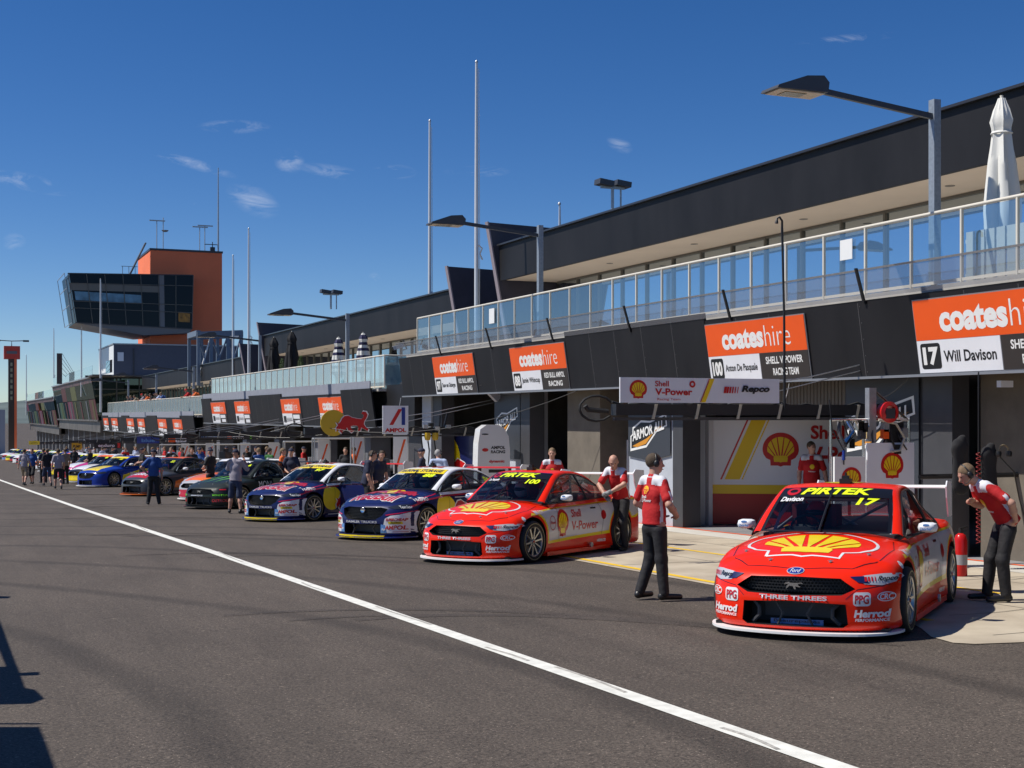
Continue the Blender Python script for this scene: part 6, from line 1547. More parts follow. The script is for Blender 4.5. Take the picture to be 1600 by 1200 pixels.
m = MB(); m.X = X; m.prism(ell(w_*.25, h_*.5, h_*.49, h_*.49)[0], -.04, 0); m.build('yellow_disc', M('sign_yellow', (.62, .40, .02), .5), o)
m = MB(); m.X = X; m.prism([(w_*.65 + a*w_*.36, h_*.50 + b*h_*.50) for a, b in BULL], .005, .02); m.build('bull_edge', white, o)
m = MB(); m.X = X; m.prism([(w_*.65 + a*w_*.335, h_*.50 + b*h_*.455) for a, b in BULL], .021, .026); m.build('bull', SHRED, o)
# farther booms
for i, (y, xa, xb, dz, lab) in enumerate(((54, 9.4, 15, -.75, 'third boom from the camera, over the black car'), (62, 9.2, 15, -.95, 'fourth boom from the camera with a long dark sign'), (78, 9.2, 15, -1.35, 'fifth boom from the camera with a blue sign'), (98, 9.2, 15, -1.8, 'sixth boom from the camera with a dark sign'), (112, 9.2, 15, -2.1, 'seventh boom from the camera with a yellow sign'), (150, 9.2, 15, -2.9, 'eighth boom from the camera with a yellow sign'))):
    boom(lab, y, xa, xb, dz)
def fsign(label, px0, px1, py0, py1, y, back, parts):
    xa, za = pz(px0, py1, y); xb, zb = pz(px1, py0, y); w = xb-xa; h = zb-za
    flatsign('boom_sign', label, xa, xb, za, zb, y, [(n, mt, xf(g, w, h)) for n, mt, g in parts], back, group='signs hung on the farther booms')
fsign('long black sign with orange square and white lettering over the third boom', 304, 400, 678, 687, 61.8, SBL, [('orange_square', ORS, rect(.53, .60, .15, .85)), ('white_lettering', white, fit('boost', .62, .80, .15, .8, .04)), ('blue_lettering', cLB, fit('torque', .1, .36, .2, .75, .03)), ('green_mark', cG, rect(.9, .93, .1, .9))])
fsign('blue sign with pale emblem on the fifth boom', 214, 249, 682, 693, 77.8, cB, [('pale_lettering', cLB, fit('blue', .2, .8, .2, .7, .03))])
fsign('small orange and white sign right of the blue sign', 263, 291, 684, 691, 77.6, SIGNW, [('orange_block', ORS, rect(0, .4, 0, 1)), ('dark_lettering', SBL, fit('TEAM', .45, .95, .2, .8, .03))])
fsign('black sign with white lettering on the sixth boom', 147, 190, 691, 701, 97.8, SBL, [('white_lettering', white, fit('enduro', .15, .75, .25, .75, .03)), ('red_mark', SHRED, rect(.85, .95, .1, .9))])
fsign('amber sign on the seventh boom', 112, 128, 692, 703, 111.8, M('amber_sign', (.70, .35, .01), .5), [('dark_lettering', SBL, fit('PUMP', .15, .85, .3, .7, .03))])
fsign('small yellow sign on the eighth boom', 45, 62, 689, 695, 149.8, cY, [('dark_line', SBL, rect(.15, .85, .4, .55))])
# ------------------------------------------------------------------ things in and before the garages
def wallboard(name, label, p0, p1, zb, h, parts, back, cat='wall panel'):
    """upright board from p0 (left, seen from the lane) to p1; parts in metres"""
    d = Vector((p1[0]-p0[0], p1[1]-p0[1], 0)); L = d.length; F = frame((p0[0], p0[1], zb), d, (0, 0, 1))
    o = thing(name, label, cat, (p0[0], p0[1], zb)); m = MB(); m.X = F; m.box(0, L, 0, h, -.06, 0); m.build('board', back, o)
    for k, (n, mt, g) in enumerate(parts(L, h)):
        m = MB(); m.X = F; m.flat(g, z=.003 + .0012*k); m.build(n, mt, o)
    rebase(o); return o
wp = lambda px, py: pz(px, py, 1)
sw0 = (15.98, 26.6); sw1 = (19.6, 24.6)
def sw(L, h): return [('red_band', M('wall_red', (.42, .008, .008), .4), rect(0, L, 0, h*.285)), ('yellow_band', SHYEL, rect(0, L, h*.285, h*.37)), ('thin_red_stripe', SHRED, rect(.42, .46, h*.42, h, .62)), ('yellow_stripe', SHYEL, rect(.52, .86, h*.42, h, .62)), ('thin_yellow_stripe', SHYEL, rect(.90, .93, h*.42, h, .62))] + \
    emblem(1.78, h*.70, .78) + [('red_lettering', SHRED, fit('Shell', 2.45, 3.2, h*.80, h*.93, .03)), ('red_lettering', SHRED, fit('V-Pow', 2.42, 3.6, h*.58, h*.73, .04))]
wallboard('team_wall', 'tall white wall with yellow and red bands and big shell emblem behind the red car', sw0, sw1, gz(26) + .02, 2.42, sw, M('wall_white', (.82, .83, .86), .5))
m = MB(); m.box(16.02, 16.12, 26.35, 26.75, gz(26), gz(26) + 2.42); tag(m.build('wall_end_panel', SIGNW), 'narrow pale end panel at the left edge of the tall team wall', 'panel')
# slanted cleaner banner on the pillar (wording only)
def armor(label, ya, yb, zc_, w, h, xface=15.06, back=None, part=None):
    o = thing('cleaner_banner', label, 'banner', (xface, ya, zc_), 0, 'dark cleaner product banners on the pillars')
    F = frame((xface, ya, zc_), (0, -1, 0), (0, 0, 1))
    def P(n, mt, g, z): m = MB(); m.X = F; m.flat(g, z=z); m.build(n, mt, o)
    m = MB(); m.X = F; m.prism(back, 0, .015); m.build('panel', M('banner_slate', (.040, .045, .055), .5), o)
    sk = lambda pts: [(a*w, (b + .42*a)*h) for a, b in pts]
    out = [(.0, -.12), (.0, .30), (.06, .34), (.06, .52), (.30, .62), (.55, .50), (.98, .52), (1.0, .18), (.75, .16), (.45, -.18)]
    P('white_outline', white, polyg(sk(out)), .020); out2 = [(.03, -.05), (.03, .27), (.09, .31), (.09, .47), (.30, .56), (.55, .45), (.95, .47), (.97, .22), (.73, .20), (.44, -.11)]
    P('black_shape', SBL, polyg(sk(out2)), .023); P('orange_swoosh', M('swoosh', (.60, .25, .02), .5), polyg(sk([(.06, .0), (.45, .06), (.92, .26), (.72, .22), (.44, -.08), (.2, -.08)])), .026)
    v, f = fit('ARMOR ALL', .07, .93, .12, .40, .03); P('white_lettering', white, (sk(v), f), .029)
    rebase(o)
armor('slanted dark banner with white lettering on the pale pillar beside the standing man', 28.3, 26.4, -.75, 1.75, .85, 15.07, [(-.12, -.22), (.9, -.30), (1.88, -.15), (1.88, 1.36), (-.12, 1.36)])
armor('dark banner with white lettering on the pillar behind the driver side, right of the rig', 20.0, 18.05, -.55, 1.85, .95, 15.07, [(-.05, -1.6), (1.93, -1.6), (1.93, 1.18), (-.05, 1.18)])
armor('grey banner with pale lettering on the pillar above the upright white panel', 36.8, 34.95, -.55, 1.7, .85, 15.07, [(-.05, -.7), (1.85, -.7), (1.85, 1.15), (-.05, 1.15)])
wallboard('oval_logo_wall', 'dark grey wall with black oval logo between the pillars at the right', (17.1, 17.2), (18.3, 16.9), gz(17), 1.75, lambda L, h: [('black_oval', SBL, ell(.42, h*.80, .36, .19)), ('oval_ring', SIGNW, ring(.42, h*.80, .34, .17, .012)), ('script_lettering', SIGNW, fit('Ford', .18, .66, h*.76, h*.85, 0, .3)), ('red_bars', SHRED, merge(*[rect(.1 + i*.09, .15 + i*.09, h*.50, h*.60, .05) for i in range(4)]))], M('wall_grey', (.13, .14, .15), .5))
def bullwall(L, h): return [('navy_field', cN, rect(0, L, 0, h)), ('yellow_disc', cY, polyg([(max(0, min(L, L*.16 + L*.38*math.cos(a))), max(0, min(h, h*.62 + h*.42*math.sin(a)))) for a in np.linspace(0, 6.28, 24)])), ('red_bull_shape', SHRED, polyg([(L*.22, 0), (L*.24, h*.3), (L*.34, h*.52), (L*.48, h*.64), (L*.64, h*.58), (L*.80, h*.36), (L*.98, h*.26), (L*.99, 0)])), ('white_edge', white, stroke([(L*.24, h*.3), (L*.34, h*.53), (L*.48, h*.65), (L*.64, h*.59), (L*.80, h*.37), (L*.98, h*.27)], .03)), ('white_lettering', white, fit('77', L*.34, L*.5, h*.06, h*.16, .03))]
xa, za = pz(679, 728, 41); xb, zb = pz(748, 683, 40)
wallboard('bull_graphic_wall', 'navy wall with yellow disc and red bull graphic in the fourth bay', (px3(683, 43), 43), (px3(752, 40.2), 40.2), gz(40), zb - gz(40) + .02, bullwall, cN)
xa, _ = pz(838, 700, 33.6); xb, zb = pz(882, 680, 33)
wallboard('striped_wall', 'white and navy wall with broad red diagonal stripe behind the facing man', (16.3, 33.9), (17.6, 32.4), gz(33), zb - gz(33), lambda L, h: [('red_stripe', SHRED, rect(.05, .35, h*.55, h, .45)), ('navy_block', cN, rect(L*.72, L, 0, h)), ('red_line', SHRED, rect(.0, .06, h*.75, h, .14))], SIGNW)
# upright white engine cover
o = thing('white_cowl_cabinet', 'upright rounded white cabinet with sponsor marks between the white car and the facing man', 'cabinet', (14.2, 35.2, gz(35.2)), R_(-8)); H = 2.42
m = MB(); pts = [(-.42, 0), (.55, 0), (.56, 1.7), (.52, 2.1), (.40, 2.32), (.22, H), (-.12, H), (-.30, 2.30), (-.36, 1.9)]
m.X = Matrix(((1, 0, 0, 0), (0, 0, 1, 0), (0, 1, 0, 0), (0, 0, 0, 1))); m.prism(pts, -.25, .35); m.build('shell', paint('cabinet_white', (.70, .70, .70)), o, 35)
for n, mt, g in (('bull_emblem', SHRED, ell(-.16, 1.72, .09, .05)), ('dark_lettering', SBL, fit('AMPOL', .0, .42, 1.74, 1.83, .04, .1)), ('dark_lettering', SBL, fit('RACING', .0, .42, 1.62, 1.71, .04, .1)), ('red_lettering', SHRED, fit('dynamic', -.05, .40, 1.34, 1.44, .05)), ('black_plate', SBL, rect(-.06, .42, 1.08, 1.17)), ('amber_plate', M('amber_sign', (.7, .35, .01)), rect(-.04, .40, .82, .94)), ('round_vent', black, ell(-.16, 2.16, .10, .02))):
    m = MB(); m.flat(g, Matrix(((1, 0, 0, 0), (0, 0, -1, -.25), (0, 1, 0, 0), (0, 0, 0, 1))), .004); m.build(n, mt, o)
def cabinet(label, x, y, w, d, h, mt, rows, rz=0):
    o = thing('tool_cabinet', label, 'cabinet', (x, y, gz(y) + .01), rz)
    m = MB(); m.box(0, w, 0, d, .08, h); m.build('carcass', mt, o)
    for i in range(rows): m = MB(); z = .12 + (h-.2)*i/rows; m.box(.03, w - .03, -.015, -.002, z, z + (h-.2)/rows - .02); m.build('drawer', mt, o)
    return o
c_ = cabinet('pale grey tool cabinet with sponsor stickers in the bay left of the pale pillar', 15.9, 30.0, 1.6, .6, 1.95, SIGNW, 3)
for i, mt in enumerate((SBL, SBL, M('amber_sign'), cLB, SHRED, cLB)):
    m = MB(); m.box(.55, .85, -.021, -.016, 1.75 - i*.16, 1.81 - i*.16); m.build('sticker', mt, c_)
m = MB(); m.box(1.0, 1.6, -.022, -.017, .1, 1.9); m.build('dark_door', dkgrey, c_)
cabinet('black crate stack at the foot of the ribbed wall', 15.75, 27.0, .35, .4, .6, black, 3)
cabinet('dark workbench deep in the right garage', 19, 16.5, 2.4, .7, 1.0, dkgrey, 4)
# equipment rig behind the red car
o = thing('equipment_rig', 'polished steel rig with hoses, lamps and two white shell panels behind the red car', 'rig', (13.3, 16.4, gz(16.4)))
g0 = gz(16.4); RX = lambda px: pz(px, 700, 16.4)[0] - 13.3; RZ_ = lambda py: pz(1350, py, 16.4)[1] - g0
for px in (1298, 1349, 1420): m = MB(); m.tube([(RX(px), 0, 0), (RX(px), 0, RZ_(656))], .022, 8); m.build('upright', chrome, o, 50)
m = MB(); m.tube([(RX(1298), 0, RZ_(656)), (RX(1420), 0, RZ_(656))], .022, 8); m.build('top_tube', chrome, o, 50)
m = MB(); m.box(RX(1355), RX(1366), -.05, .05, RZ_(690), RZ_(606)); m.build('mast', steel, o)
m = MB(); m.tube([(RX(1363), 0, RZ_(608)), (RX(1418), 0, RZ_(656))], .02, 6); m.build('stay', black, o, 50)
for a, b, t, q in ((1350, 1423, 692, 756), (1299, 1347, 713, 756)):
    m = MB(); m.box(RX(a), RX(b), -.08, -.04, RZ_(q) - .9, RZ_(t)); p_ = m.build('white_panel', SIGNW if a == 1350 else white, o)
    cx = (RX(a)+RX(b))/2 + .02; cz = RZ_(t + 36) if a == 1350 else RZ_(t + 34); s_ = .40 if a == 1350 else .34
    for k, (n, mt, g) in enumerate(emblem(cx, cz, s_)): m = MB(); m.flat(g, Matrix(((1, 0, 0, 0), (0, 0, -1, -.08), (0, 1, 0, 0), (0, 0, 0, 1))), .004 + k*.002); m.build(n, mt, p_)
m = MB(); m.X = T(RX(1381), -.08, RZ_(644)) @ Matrix.Rotation(R_(90), 4, 'X'); m.lathe([(.15, -.06), (.16, .06), (.10, .08), (.09, -.08), (.15, -.06)], 24); m.build('red_reel', SHRED, o, 50)
m = MB(); m.box(RX(1374), RX(1388), -.16, -.10, RZ_(654), RZ_(638)); m.build('reel_box', dkgrey, o)
rs = random.Random(4)
for k in range(9):
    a = rs.uniform(1305, 1400); m = MB(); p0 = Vector((RX(a), rs.uniform(-.05, .1), RZ_(rs.uniform(655, 662)))); p1 = Vector((RX(a + rs.uniform(-22, 22)), rs.uniform(-.15, .05), RZ_(rs.uniform(685, 712)))); mid = (p0+p1)/2 + Vector((rs.uniform(-.1, .1), -.05, 0))
    m.tube([p0, mid, p1], rs.choice((.012, .018, .03)), 6); m.build('hose', [black, chrome, black, dkgrey][k % 4], o, 50)
for k in range(8):
    m = MB(); m.X = T(RX(rs.uniform(1308, 1410)), -.08, RZ_(rs.uniform(664, 708))); m.box(-.05, .05, -.04, .04, -.07, .07); m.build('fitting', [chrome, black, steel, ORS, dkgrey][k % 5], o)
m = MB(); m.box(RX(1383), RX(1408), -.06, .02, RZ_(692), RZ_(660)); m.build('black_display', black, o)
m = MB(); m.tube([(RX(1366), -.1, RZ_(656)), (RX(1392), -.12, RZ_(662)), (RX(1405), -.12, RZ_(684)), (RX(1398), -.12, RZ_(704)), (RX(1384), -.12, RZ_(706))], .02, 6); m.build('clear_hose', M('hose_clear', (.45, .42, .34), .3), o, 50)
m = MB(); m.tube([(RX(1296), 0, RZ_(625)), (RX(1297), -.05, RZ_(670)), (RX(1312), -.1, RZ_(703)), (RX(1312), -.1, RZ_(725))], .01, 5); m.build('hanging_cable', black, o, 50)
m = MB(); m.tube([(RX(1312), -.1, RZ_(703)), (RX(1312), -.1, RZ_(718))], .025, 6); m.build('blue_connector', cB, o, 50)
# boom end fittings on the second boom, spotlight
o = thing('camera_rig', 'black and yellow camera rig on the second boom above the bull wall', 'rig', (13.6, 37.9, -.45))
for k in range(5): m = MB(); m.X = T(-.35 + k*.18, 0, rs.uniform(.0, .18)); m.box(-.07, .07, -.07, .07, -.05, .06); m.build('fitting', [steel, black, alu, black, steel][k], o)
for k in range(2): m = MB(); m.X = T(-.28 + k*.24, -.02, -.18); m.lathe([(0, .12), (.09, .11), (.10, 0), (.08, -.10), (0, -.12)], 14); m.build('yellow_bottle', M('yellow_plastic', (.55, .35, .02), .4), o, 50)
m = MB(); m.tube([(.25, 0, .1), (.35, 0, .5)], .03, 6); m.tube([(.1, 0, .1), (.12, 0, .45)], .03, 6); m.build('black_arm', black, o, 50)
for k in range(3): m = MB(); m.tube([(-.5 + k*.2, 0, 0), (-.42 + k*.2, 0, -.6), (-.5 + k*.25, 0, -1.1)], .02, 6); m.build('hose', rubber, o, 50)
# extinguisher, red hose coil, hanging headsets
o = thing('fire_extinguisher', 'red fire extinguisher with grey label standing by the red car wing', 'extinguisher', (13.15, 14.9, gz(14.9) + .012))
m = MB(); m.lathe([(0, 0), (.085, 0), (.09, .02), (.09, .50), (.07, .57), (.03, .60), (0, .60)], 20); m.build('cylinder', paint('ext_red', (.5, .01, .01)), o, 50)
m = MB(); m.lathe([(.0912, .16), (.0915, .30)], 20); m.build('label_band', M('label_silver', (.30, .30, .31), .4), o, 60)
m = MB(); m.box(-.02, .02, -.02, .02, .60, .66); m.bar((-.02, 0, .66), (.12, 0, .69), .02); m.bar((-.02, 0, .63), (.10, 0, .63), .015); m.build('valve_handle', black, o)
m = MB(); m.tube([(0, .03, .62), (.10, .05, .55), (.11, .03, .30), (.10, .02, .18)], .011, 6); m.build('hose', rubber, o, 50)
m = MB(); pts = [(.032*math.cos(i*.9), .032*math.sin(i*.9), -i*.009) for i in range(150)]; m.tube(pts, .007, 5); o = tag(m.build('coiled_hose', M('hose_red', (.22, .015, .015), .6), None, 60), 'red coiled air hose hanging beside the wing endplate', 'hose'); o.location = (14.1, 15.6, -.55)
m = MB(); m.tube([(14.1, 15.6, -.55), (14.1, 15.6, .64)], .012, 5); tag(m.build('hose_hanger', black), 'thin black line holding the red coiled hose', 'cable')
m = MB(); m.tube([(13.6, 16.3, -.93), (19, 16.3, -.93)], .04, 6); tag(m.build('support_bar', black, None, 50), 'black horizontal bar across the right garage opening', 'bar')
for i, (px, py, lab) in enumerate(((1545, 712, 'black helmet bag hanging on the beige pillar'), (1500, 700, 'black race suit hanging left of the beige pillar'))):
    x, z = pz(px, py, 15.6); F_ = Field(.02); F_.ell((0, 0, 0), (.15, .08, .16), .05); F_.cone((0, 0, -.1), (.02, 0, -.55), .11, .14, .06, (1.1, .5, 1)); F_.ell((.05, 0, .14), (.06, .05, .06), .03)
    o = tag(link('hanging_gear', F_.mesh('hanging_gear', [M('gear_cloth', (.02, .02, .022), .95)], noise=.004)), lab, 'clothing'); o.location = (x, 15.6, z)
o = thing('headset_hook', 'grey headset hanging on the beige pillar', 'headset', (pz(1568, 706, 15.5)[0], 15.5, pz(1568, 706, 15.5)[1]))
m = MB(); m.tube([(-.10*math.cos(a), 0, .10*math.sin(a)) for a in np.linspace(0, 3.14, 10)], .012, 6); m.build('band', M('khaki_plastic', (.25, .2, .12)), o, 50)
for s in (-1, 1): m = MB(); m.X = T(s*.10, 0, -.03); m.lathe([(0, .05), (.04, .04), (.05, 0), (.04, -.04), (0, -.05)], 12); m.build('ear_cup', black, o, 50)
m = MB(); m.tube([(-.1, 0, -.05), (.2, 0, -.3), (.3, 0, -.7), (.5, .1, -1.0)], .01, 5); m.build('cable', black, o, 50)
# far pylon sign
xp, zt = pz(18, 541, 255); xl, zl = pz(6, 561, 255); xr, _ = pz(31, 561, 255); a1, zb = pz(13, 625, 255); a2, _ = pz(22, 625, 255); a3, _ = pz(26, 625, 255)
o = thing('pylon_sign', 'red topped leaderboard pylon at the far left end of the lane', 'pylon', (xp, 255, gz(255)))
m = MB(); m.box(xl, xr, 254, 256, zl, zt); m.build('red_head', M('pylon_red', (.62, .05, .03), .4), o)
m = MB(); m.box(xl + .4, xr - .5, 253.95, 253.99, zl + .9, zt - .9); m.build('head_lettering', M('print_grey', (.15, .15, .16)), o)
m = MB(); m.box(a1, a2, 254.2, 256, gz(255), zl); m.build('dark_column', M('pylon_dark', (.06, .045, .035), .5), o)
m = MB(); m.box(a2, a3, 254.0, 256, gz(255), zl); m.build('orange_edge', TO, o)
for k in range(7): m = MB(); z = zl - .9 - k*1.0; m.box(a1 + .3, a2 - .3, 254.1, 254.19, z - .35, z + .25); m.build('position_digit', M('digit', (.35, .33, .2), .5), o)
for s in (-1, 1): m = MB(); m.tube([(xp, 254.5, zt), (xp, 254.5, zt + .9), (xp + s*2.4, 254.5, zt + 1.0)], .08, 6); m.box(xp + s*2.4 - .5, xp + s*2.4 + .5, 254.2, 254.8, zt + .8, zt + 1.1); m.build('lamp_arm', dkgrey, o)
rebase(o)
m = MB(); xa, za = pz(-60, 640, 300); xb, zb = pz(8, 700, 300); m.box(xa, xb, 300, 306, gz(300), za); tag(m.build('far_building', M('far_pale', (.30, .32, .36), .8)), 'pale grey building edge at the far left of the lane', 'building')
# unseen panels added out of frame, shaped to cast the shadows at the left
def gpt(px, py):
    a = (px-800)/2100; b = -(py-649)/2100; c, s_ = math.cos(TH), math.sin(TH); d = (a*c + s_, -a*s_ + c, b); t = -1.95/(b + .021*d[1]); return Vector((d[0]*t, d[1]*t, d[2]*t))
def caster(label, pxs, hgt, name='pit_wall_stand', cat='stand'):
    """solid panel whose shadow has the given outline on the ground"""
    off = -LD / -LD.z * 1.0
    o = thing(name, label, cat, tuple(gpt(*pxs[0]) - Vector((LD.x, LD.y, LD.z)) * (hgt / -LD.z)), 0)
    P_ = [gpt(*p) - LD * (hgt / -LD.z) for p in pxs]; n = len(P_); m = MB(); m.add([tuple(p) for p in P_] + [tuple(p + Vector((0, 0, .06))) for p in P_], [tuple(range(n)), tuple(range(n, 2*n))[::-1]] + [(i, (i+1) % n, n+(i+1) % n, n+i) for i in range(n)])
    m.build('roof_panel', dkgrey, o)
    for p in (P_[0], P_[n//2]): m = MB(); m.bar(tuple(p - Vector((.05, 0, 0))), (p.x - .05, p.y, gz(p.y)), .08); m.build('post', dkgrey, o) if p is P_[0] else None
    rebase(o)
caster('out of frame timing stand roof at the bottom left', [(-260, 1136), (52, 1136), (60, 1155), (80, 1215), (-260, 1330)], 2.6)
caster('out of frame timing stand screen at the left', [(-200, 1040), (20, 1042), (31, 1075), (47, 1078), (61, 1092), (40, 1100), (-200, 1106)], 2.4)
caster('out of frame slanting strut at the left', [(-40, 905), (-8, 965), (20, 1044), (10, 1044), (-14, 985), (-44, 915)], 2.3)
caster('out of frame small lamp arm at the left', [(-60, 930), (12, 932), (8, 935), (-60, 936)], 2.3); caster('out of frame small sensor arm at the left', [(20, 1052), (36, 1051), (54, 1050), (54, 1055), (36, 1056), (20, 1054)], 2.4); caster('out of frame thin rail above the timing stand', [(-200, 1130), (55, 1130), (55, 1132), (-200, 1132)], 2.65)
# ------------------------------------------------------------------ the cars
exec_poses = None
CG = 'race cars lined up nose out along the pit lane'
AN = lambda d: R_(d)
def put(label, kind, x, y, ang, P): return car('race_car', label, 'race car', kind, (x, y, gz(y) + .001), AN(ang), P, CG)
put('red car numbered 17 with big shell emblem on its bonnet, nearest the camera', 'coupe', 8.25, 11.50, 49.2, dict(paint=RED, livery=shell_livery('17', 'Davison'), steer=R_(0)))
put('red and white car numbered 100 with the bald man at its door', 'coupe', 8.24, 20.55, 57.6, dict(paint=RED, livery=shell_livery('100', 'De Pasquale', True)))
put('navy car numbered 88 with white roof and bull on its bonnet', 'sedan', 8.45, 26.3, 58, dict(paint=NAVY, pillar=WHT, roof=WHT, splitter=cB, lip=cY, wing=M('wing_red', (.6, .02, .02), .35), livery=bull_livery('88', 'Whincup')))
put('navy car numbered 97 with white roof and its door open', 'sedan', 8.05, 33.6, 60, dict(paint=NAVY, pillar=WHT, roof=WHT, splitter=cB, lip=cY, wing=M('wing_red', (.6, .02, .02), .35), livery=bull_livery('97', 'van Gisbergen')))
put('black car with three green claw marks on its bonnet', 'coupe', 7.75, 41.0, 58, dict(paint=DKG, livery=claw_livery, splitter=cK, mirror=black, wing=M('wing_black', (.02, .02, .02), .4)))
put('silver and orange car beside the black car with claw marks', 'coupe', 8.5, 46.9, 58, dict(paint=paint('silver_paint', (.42, .42, .44)), roof=WHT, pillar=WHT, livery=generic_livery('coupe', cO, '4', cW, cP, cP, ('RYCO', 'MIDDY')), splitter=white))
put('dark charcoal car with red bonnet band and orange splitter', 'coupe', 7.25, 52.6, 58, dict(paint=paint('charcoal_paint', (.05, .055, .065)), roof=paint('orange_paint', (.75, .13, .02)), pillar=DKG, livery=generic_livery('coupe', cR, '22', cK, None, cO, ('', 'TRUCK'), ('ASSIST', cW)), splitter=cO))
put('blue car with yellow bonnet band', 'sedan', 6.75, 64.6, 58, dict(paint=BLU, livery=generic_livery('sedan', cY, '18', cY, None, cY, ('', 'IRWIN'), None), splitter=white))
base = put('black and white car with yellow stripe behind the blue car', 'coupe', 6.9, 72.0, 58, dict(paint=BLK, roof=WHT, pillar=WHT, livery=generic_livery('coupe', cW, '8', cO, cY, cW, ('NOCO', 'BOC')), splitter=white))
# farther cars: copies with other paint
sch = [('magenta and white', (.55, .03, .22), 'W', 80), ('yellow and black', (.75, .50, .01), 'K', 88), ('red and white', (.55, .02, .02), 'W', 95.5), ('white and blue', (.7, .7, .72), 'B', 103), ('orange and black', (.75, .18, .01), 'K', 110.5),
       ('pale blue and white', (.25, .40, .60), 'W', 118), ('black and green', (.02, .025, .02), 'G', 126), ('plain yellow', (.85, .60, .01), 'Y', 137), ('crimson and white', (.5, .01, .05), 'W', 147), ('white and red', (.72, .72, .72), 'R', 157), ('navy and white', (.02, .03, .14), 'W', 167), ('lime and black', (.45, .6, .02), 'K', 178), ('red and black', (.5, .03, .02), 'K', 189), ('silver and white', (.4, .4, .42), 'W', 200)]
cc = dict(W=cW, K=cK, B=cB, G=cG, Y=cY, R=cR)
for i, (nm, c, b, y) in enumerate(sch):
    pm = paint('paint_' + nm.replace(' ', '_'), c); x = 7.0 + min(1.2, i*.12); an = 58
    f = Vector((-math.sin(AN(an)), -math.cos(AN(an)), 0))
    o = dup(base, (x, y, gz(y)), 0, '%s race car in the line beyond the blue car' % nm, 'race car', CG, {'gloss_black': pm, 'car_white': cc[b] if b != 'Y' else pm, 'vinyl_orange': (cY, cW, cO, cB)[i % 4], 'vinyl_yellow': (cR, cY, cLB, cK, cW)[i % 5], 'white_paint': (cW, cK, cR)[i % 3]})
    o.rotation_euler = base.rotation_euler
def driver(label, carlab, suit, helm):
    c = [o for o in COL.objects if o.get('label') == carlab][0]; bpy.context.view_layer.update()
    o = thing('person', label, 'person'); o.matrix_world = c.matrix_world @ T(.34, -1.60, .42)
    mk = {}
    for n, me in DRV:
        q = link(n, me, o if n != 'visor' else mk['helmet']); mk[n] = q
        if n != 'visor': q.material_slots[0].link = 'OBJECT'; q.material_slots[0].material = suit if n == 'body' else helm
WH_ = paint('helmet_white', (.7, .7, .72))
driver('helmeted driver in red suit sitting inside the nearest red car', 'red car numbered 17 with big shell emblem on its bonnet, nearest the camera', TEAMR, paint('helmet_red', (.5, .03, .03)))
driver('driver in red suit and white helmet inside the second red car', 'red and white car numbered 100 with the bald man at its door', TEAMR, WH_)
driver('driver in navy suit and white helmet inside the navy car beside the red ones', 'navy car numbered 88 with white roof and bull on its bonnet', NAVYC, WH_)
# open door on the 97 car and the claw car
def door(label_, x, y, rz, mt, emblem_=None):
    o = thing('open_car_door', label_, 'car door', (x, y, gz(y) + .25), rz)
    m = MB(); m.prism([(0, 0), (1.15, .02), (1.20, .45), (1.12, .66), (0, .62)], -.03, .03); X_ = Matrix(((1, 0, 0, 0), (0, 0, -1, 0), (0, 1, 0, 0), (0, 0, 0, 1))); m.v = [tuple(X_ @ Vector(p)) for p in m.v]; m.build('door_skin', mt, o)
    m = MB(); m.prism([(.05, .63), (1.10, .67), (.95, .88), (.62, 1.08), (.40, 1.10)], -.012, .012); m.v = [tuple(X_ @ Vector(p)) for p in m.v]; m.build('door_window', glassy('door_glass', (.30, .42, .52), .12), o)
    m = MB(); m.tube([tuple(X_ @ Vector((a, b, 0))) for a, b in [(.03, .62), (.40, 1.12), (.62, 1.10), (.97, .89), (1.12, .66)]], .018, 6); m.build('window_frame', black, o, 50); return o
door('open navy door of the 97 car with tinted window', 9.35, 33.35, R_(-62), NAVY); door('open dark door of the claw marked car', 9.2, 41.4, R_(-70), DKG)
# ------------------------------------------------------------------ the people
def at(px, py): p = gpt(px, py); return p.x, p.y
HM = dict(r=TEAMR)
p1 = person('man in red team shirt and headset standing beside the nearest car, seen from behind', 'stand_look', *at(1022, 938), R_(-78))
p2 = person('man in glasses and headset bending to look into the nearest car', 'lean_in', 11.45, 12.42, R_(72), {'hair': HAIRL})
p3 = person('bald man pulling on gloves at the door of the second red car', 'lean_door', *at(966, 861), R_(122))
p4 = person('man in red team shirt facing the camera behind the second red car', 'stand_front', 13.0, 28.3, R_(158), {'hair': HAIRL})
p5 = person('bearded man in red team shirt in the shade before the team wall', 'stand_side', px3(1268, 24.3), 24.3, R_(150)); p5.scale = (1.06,)*3
p6 = person('man in red team shirt cut by the right edge of the picture', 'far_stand', 16.55, 15.6, R_(100))
PG = 'crew and visitors standing along the pit lane'
def crowd(lab, key, px, py, rz, shirt, leg=None, hair=None, y=None, x=None, skin=None, sc=1):
    c = {'shirt': shirt, 'trousers': leg or BLKC, 'shorts': leg or DENIM}
    if hair: c['hair'] = hair
    if y is None: x, y = at(px, py)
    else: x = px3(px, y) if x is None else x
    return person(lab, key, x, y, R_(rz), c, PG, scale=sc)
crowd('white haired man in pale blue shirt seen from behind', 'far_headset', 685, 0, -20, LBC, hair=HAIRG, y=32.4)
crowd('man in dark cap and navy shirt left of the white haired man', 'far_cap', 659, 0, 60, NAVYC, y=34)
crowd('crew man in navy with headset leaning between the two navy cars', 'far_headset', 575, 0, -100, NAVYC, hair=HAIRB, y=31.5)
crowd('second crew man in navy bending beside the first between the navy cars', 'far_headset', 592, 0, 200, NAVYC, hair=HAIRB, y=32.8)
crowd('crew member in navy cap standing behind the 97 car', 'far_cap', 455, 0, 160, NAVYC, y=41.5)
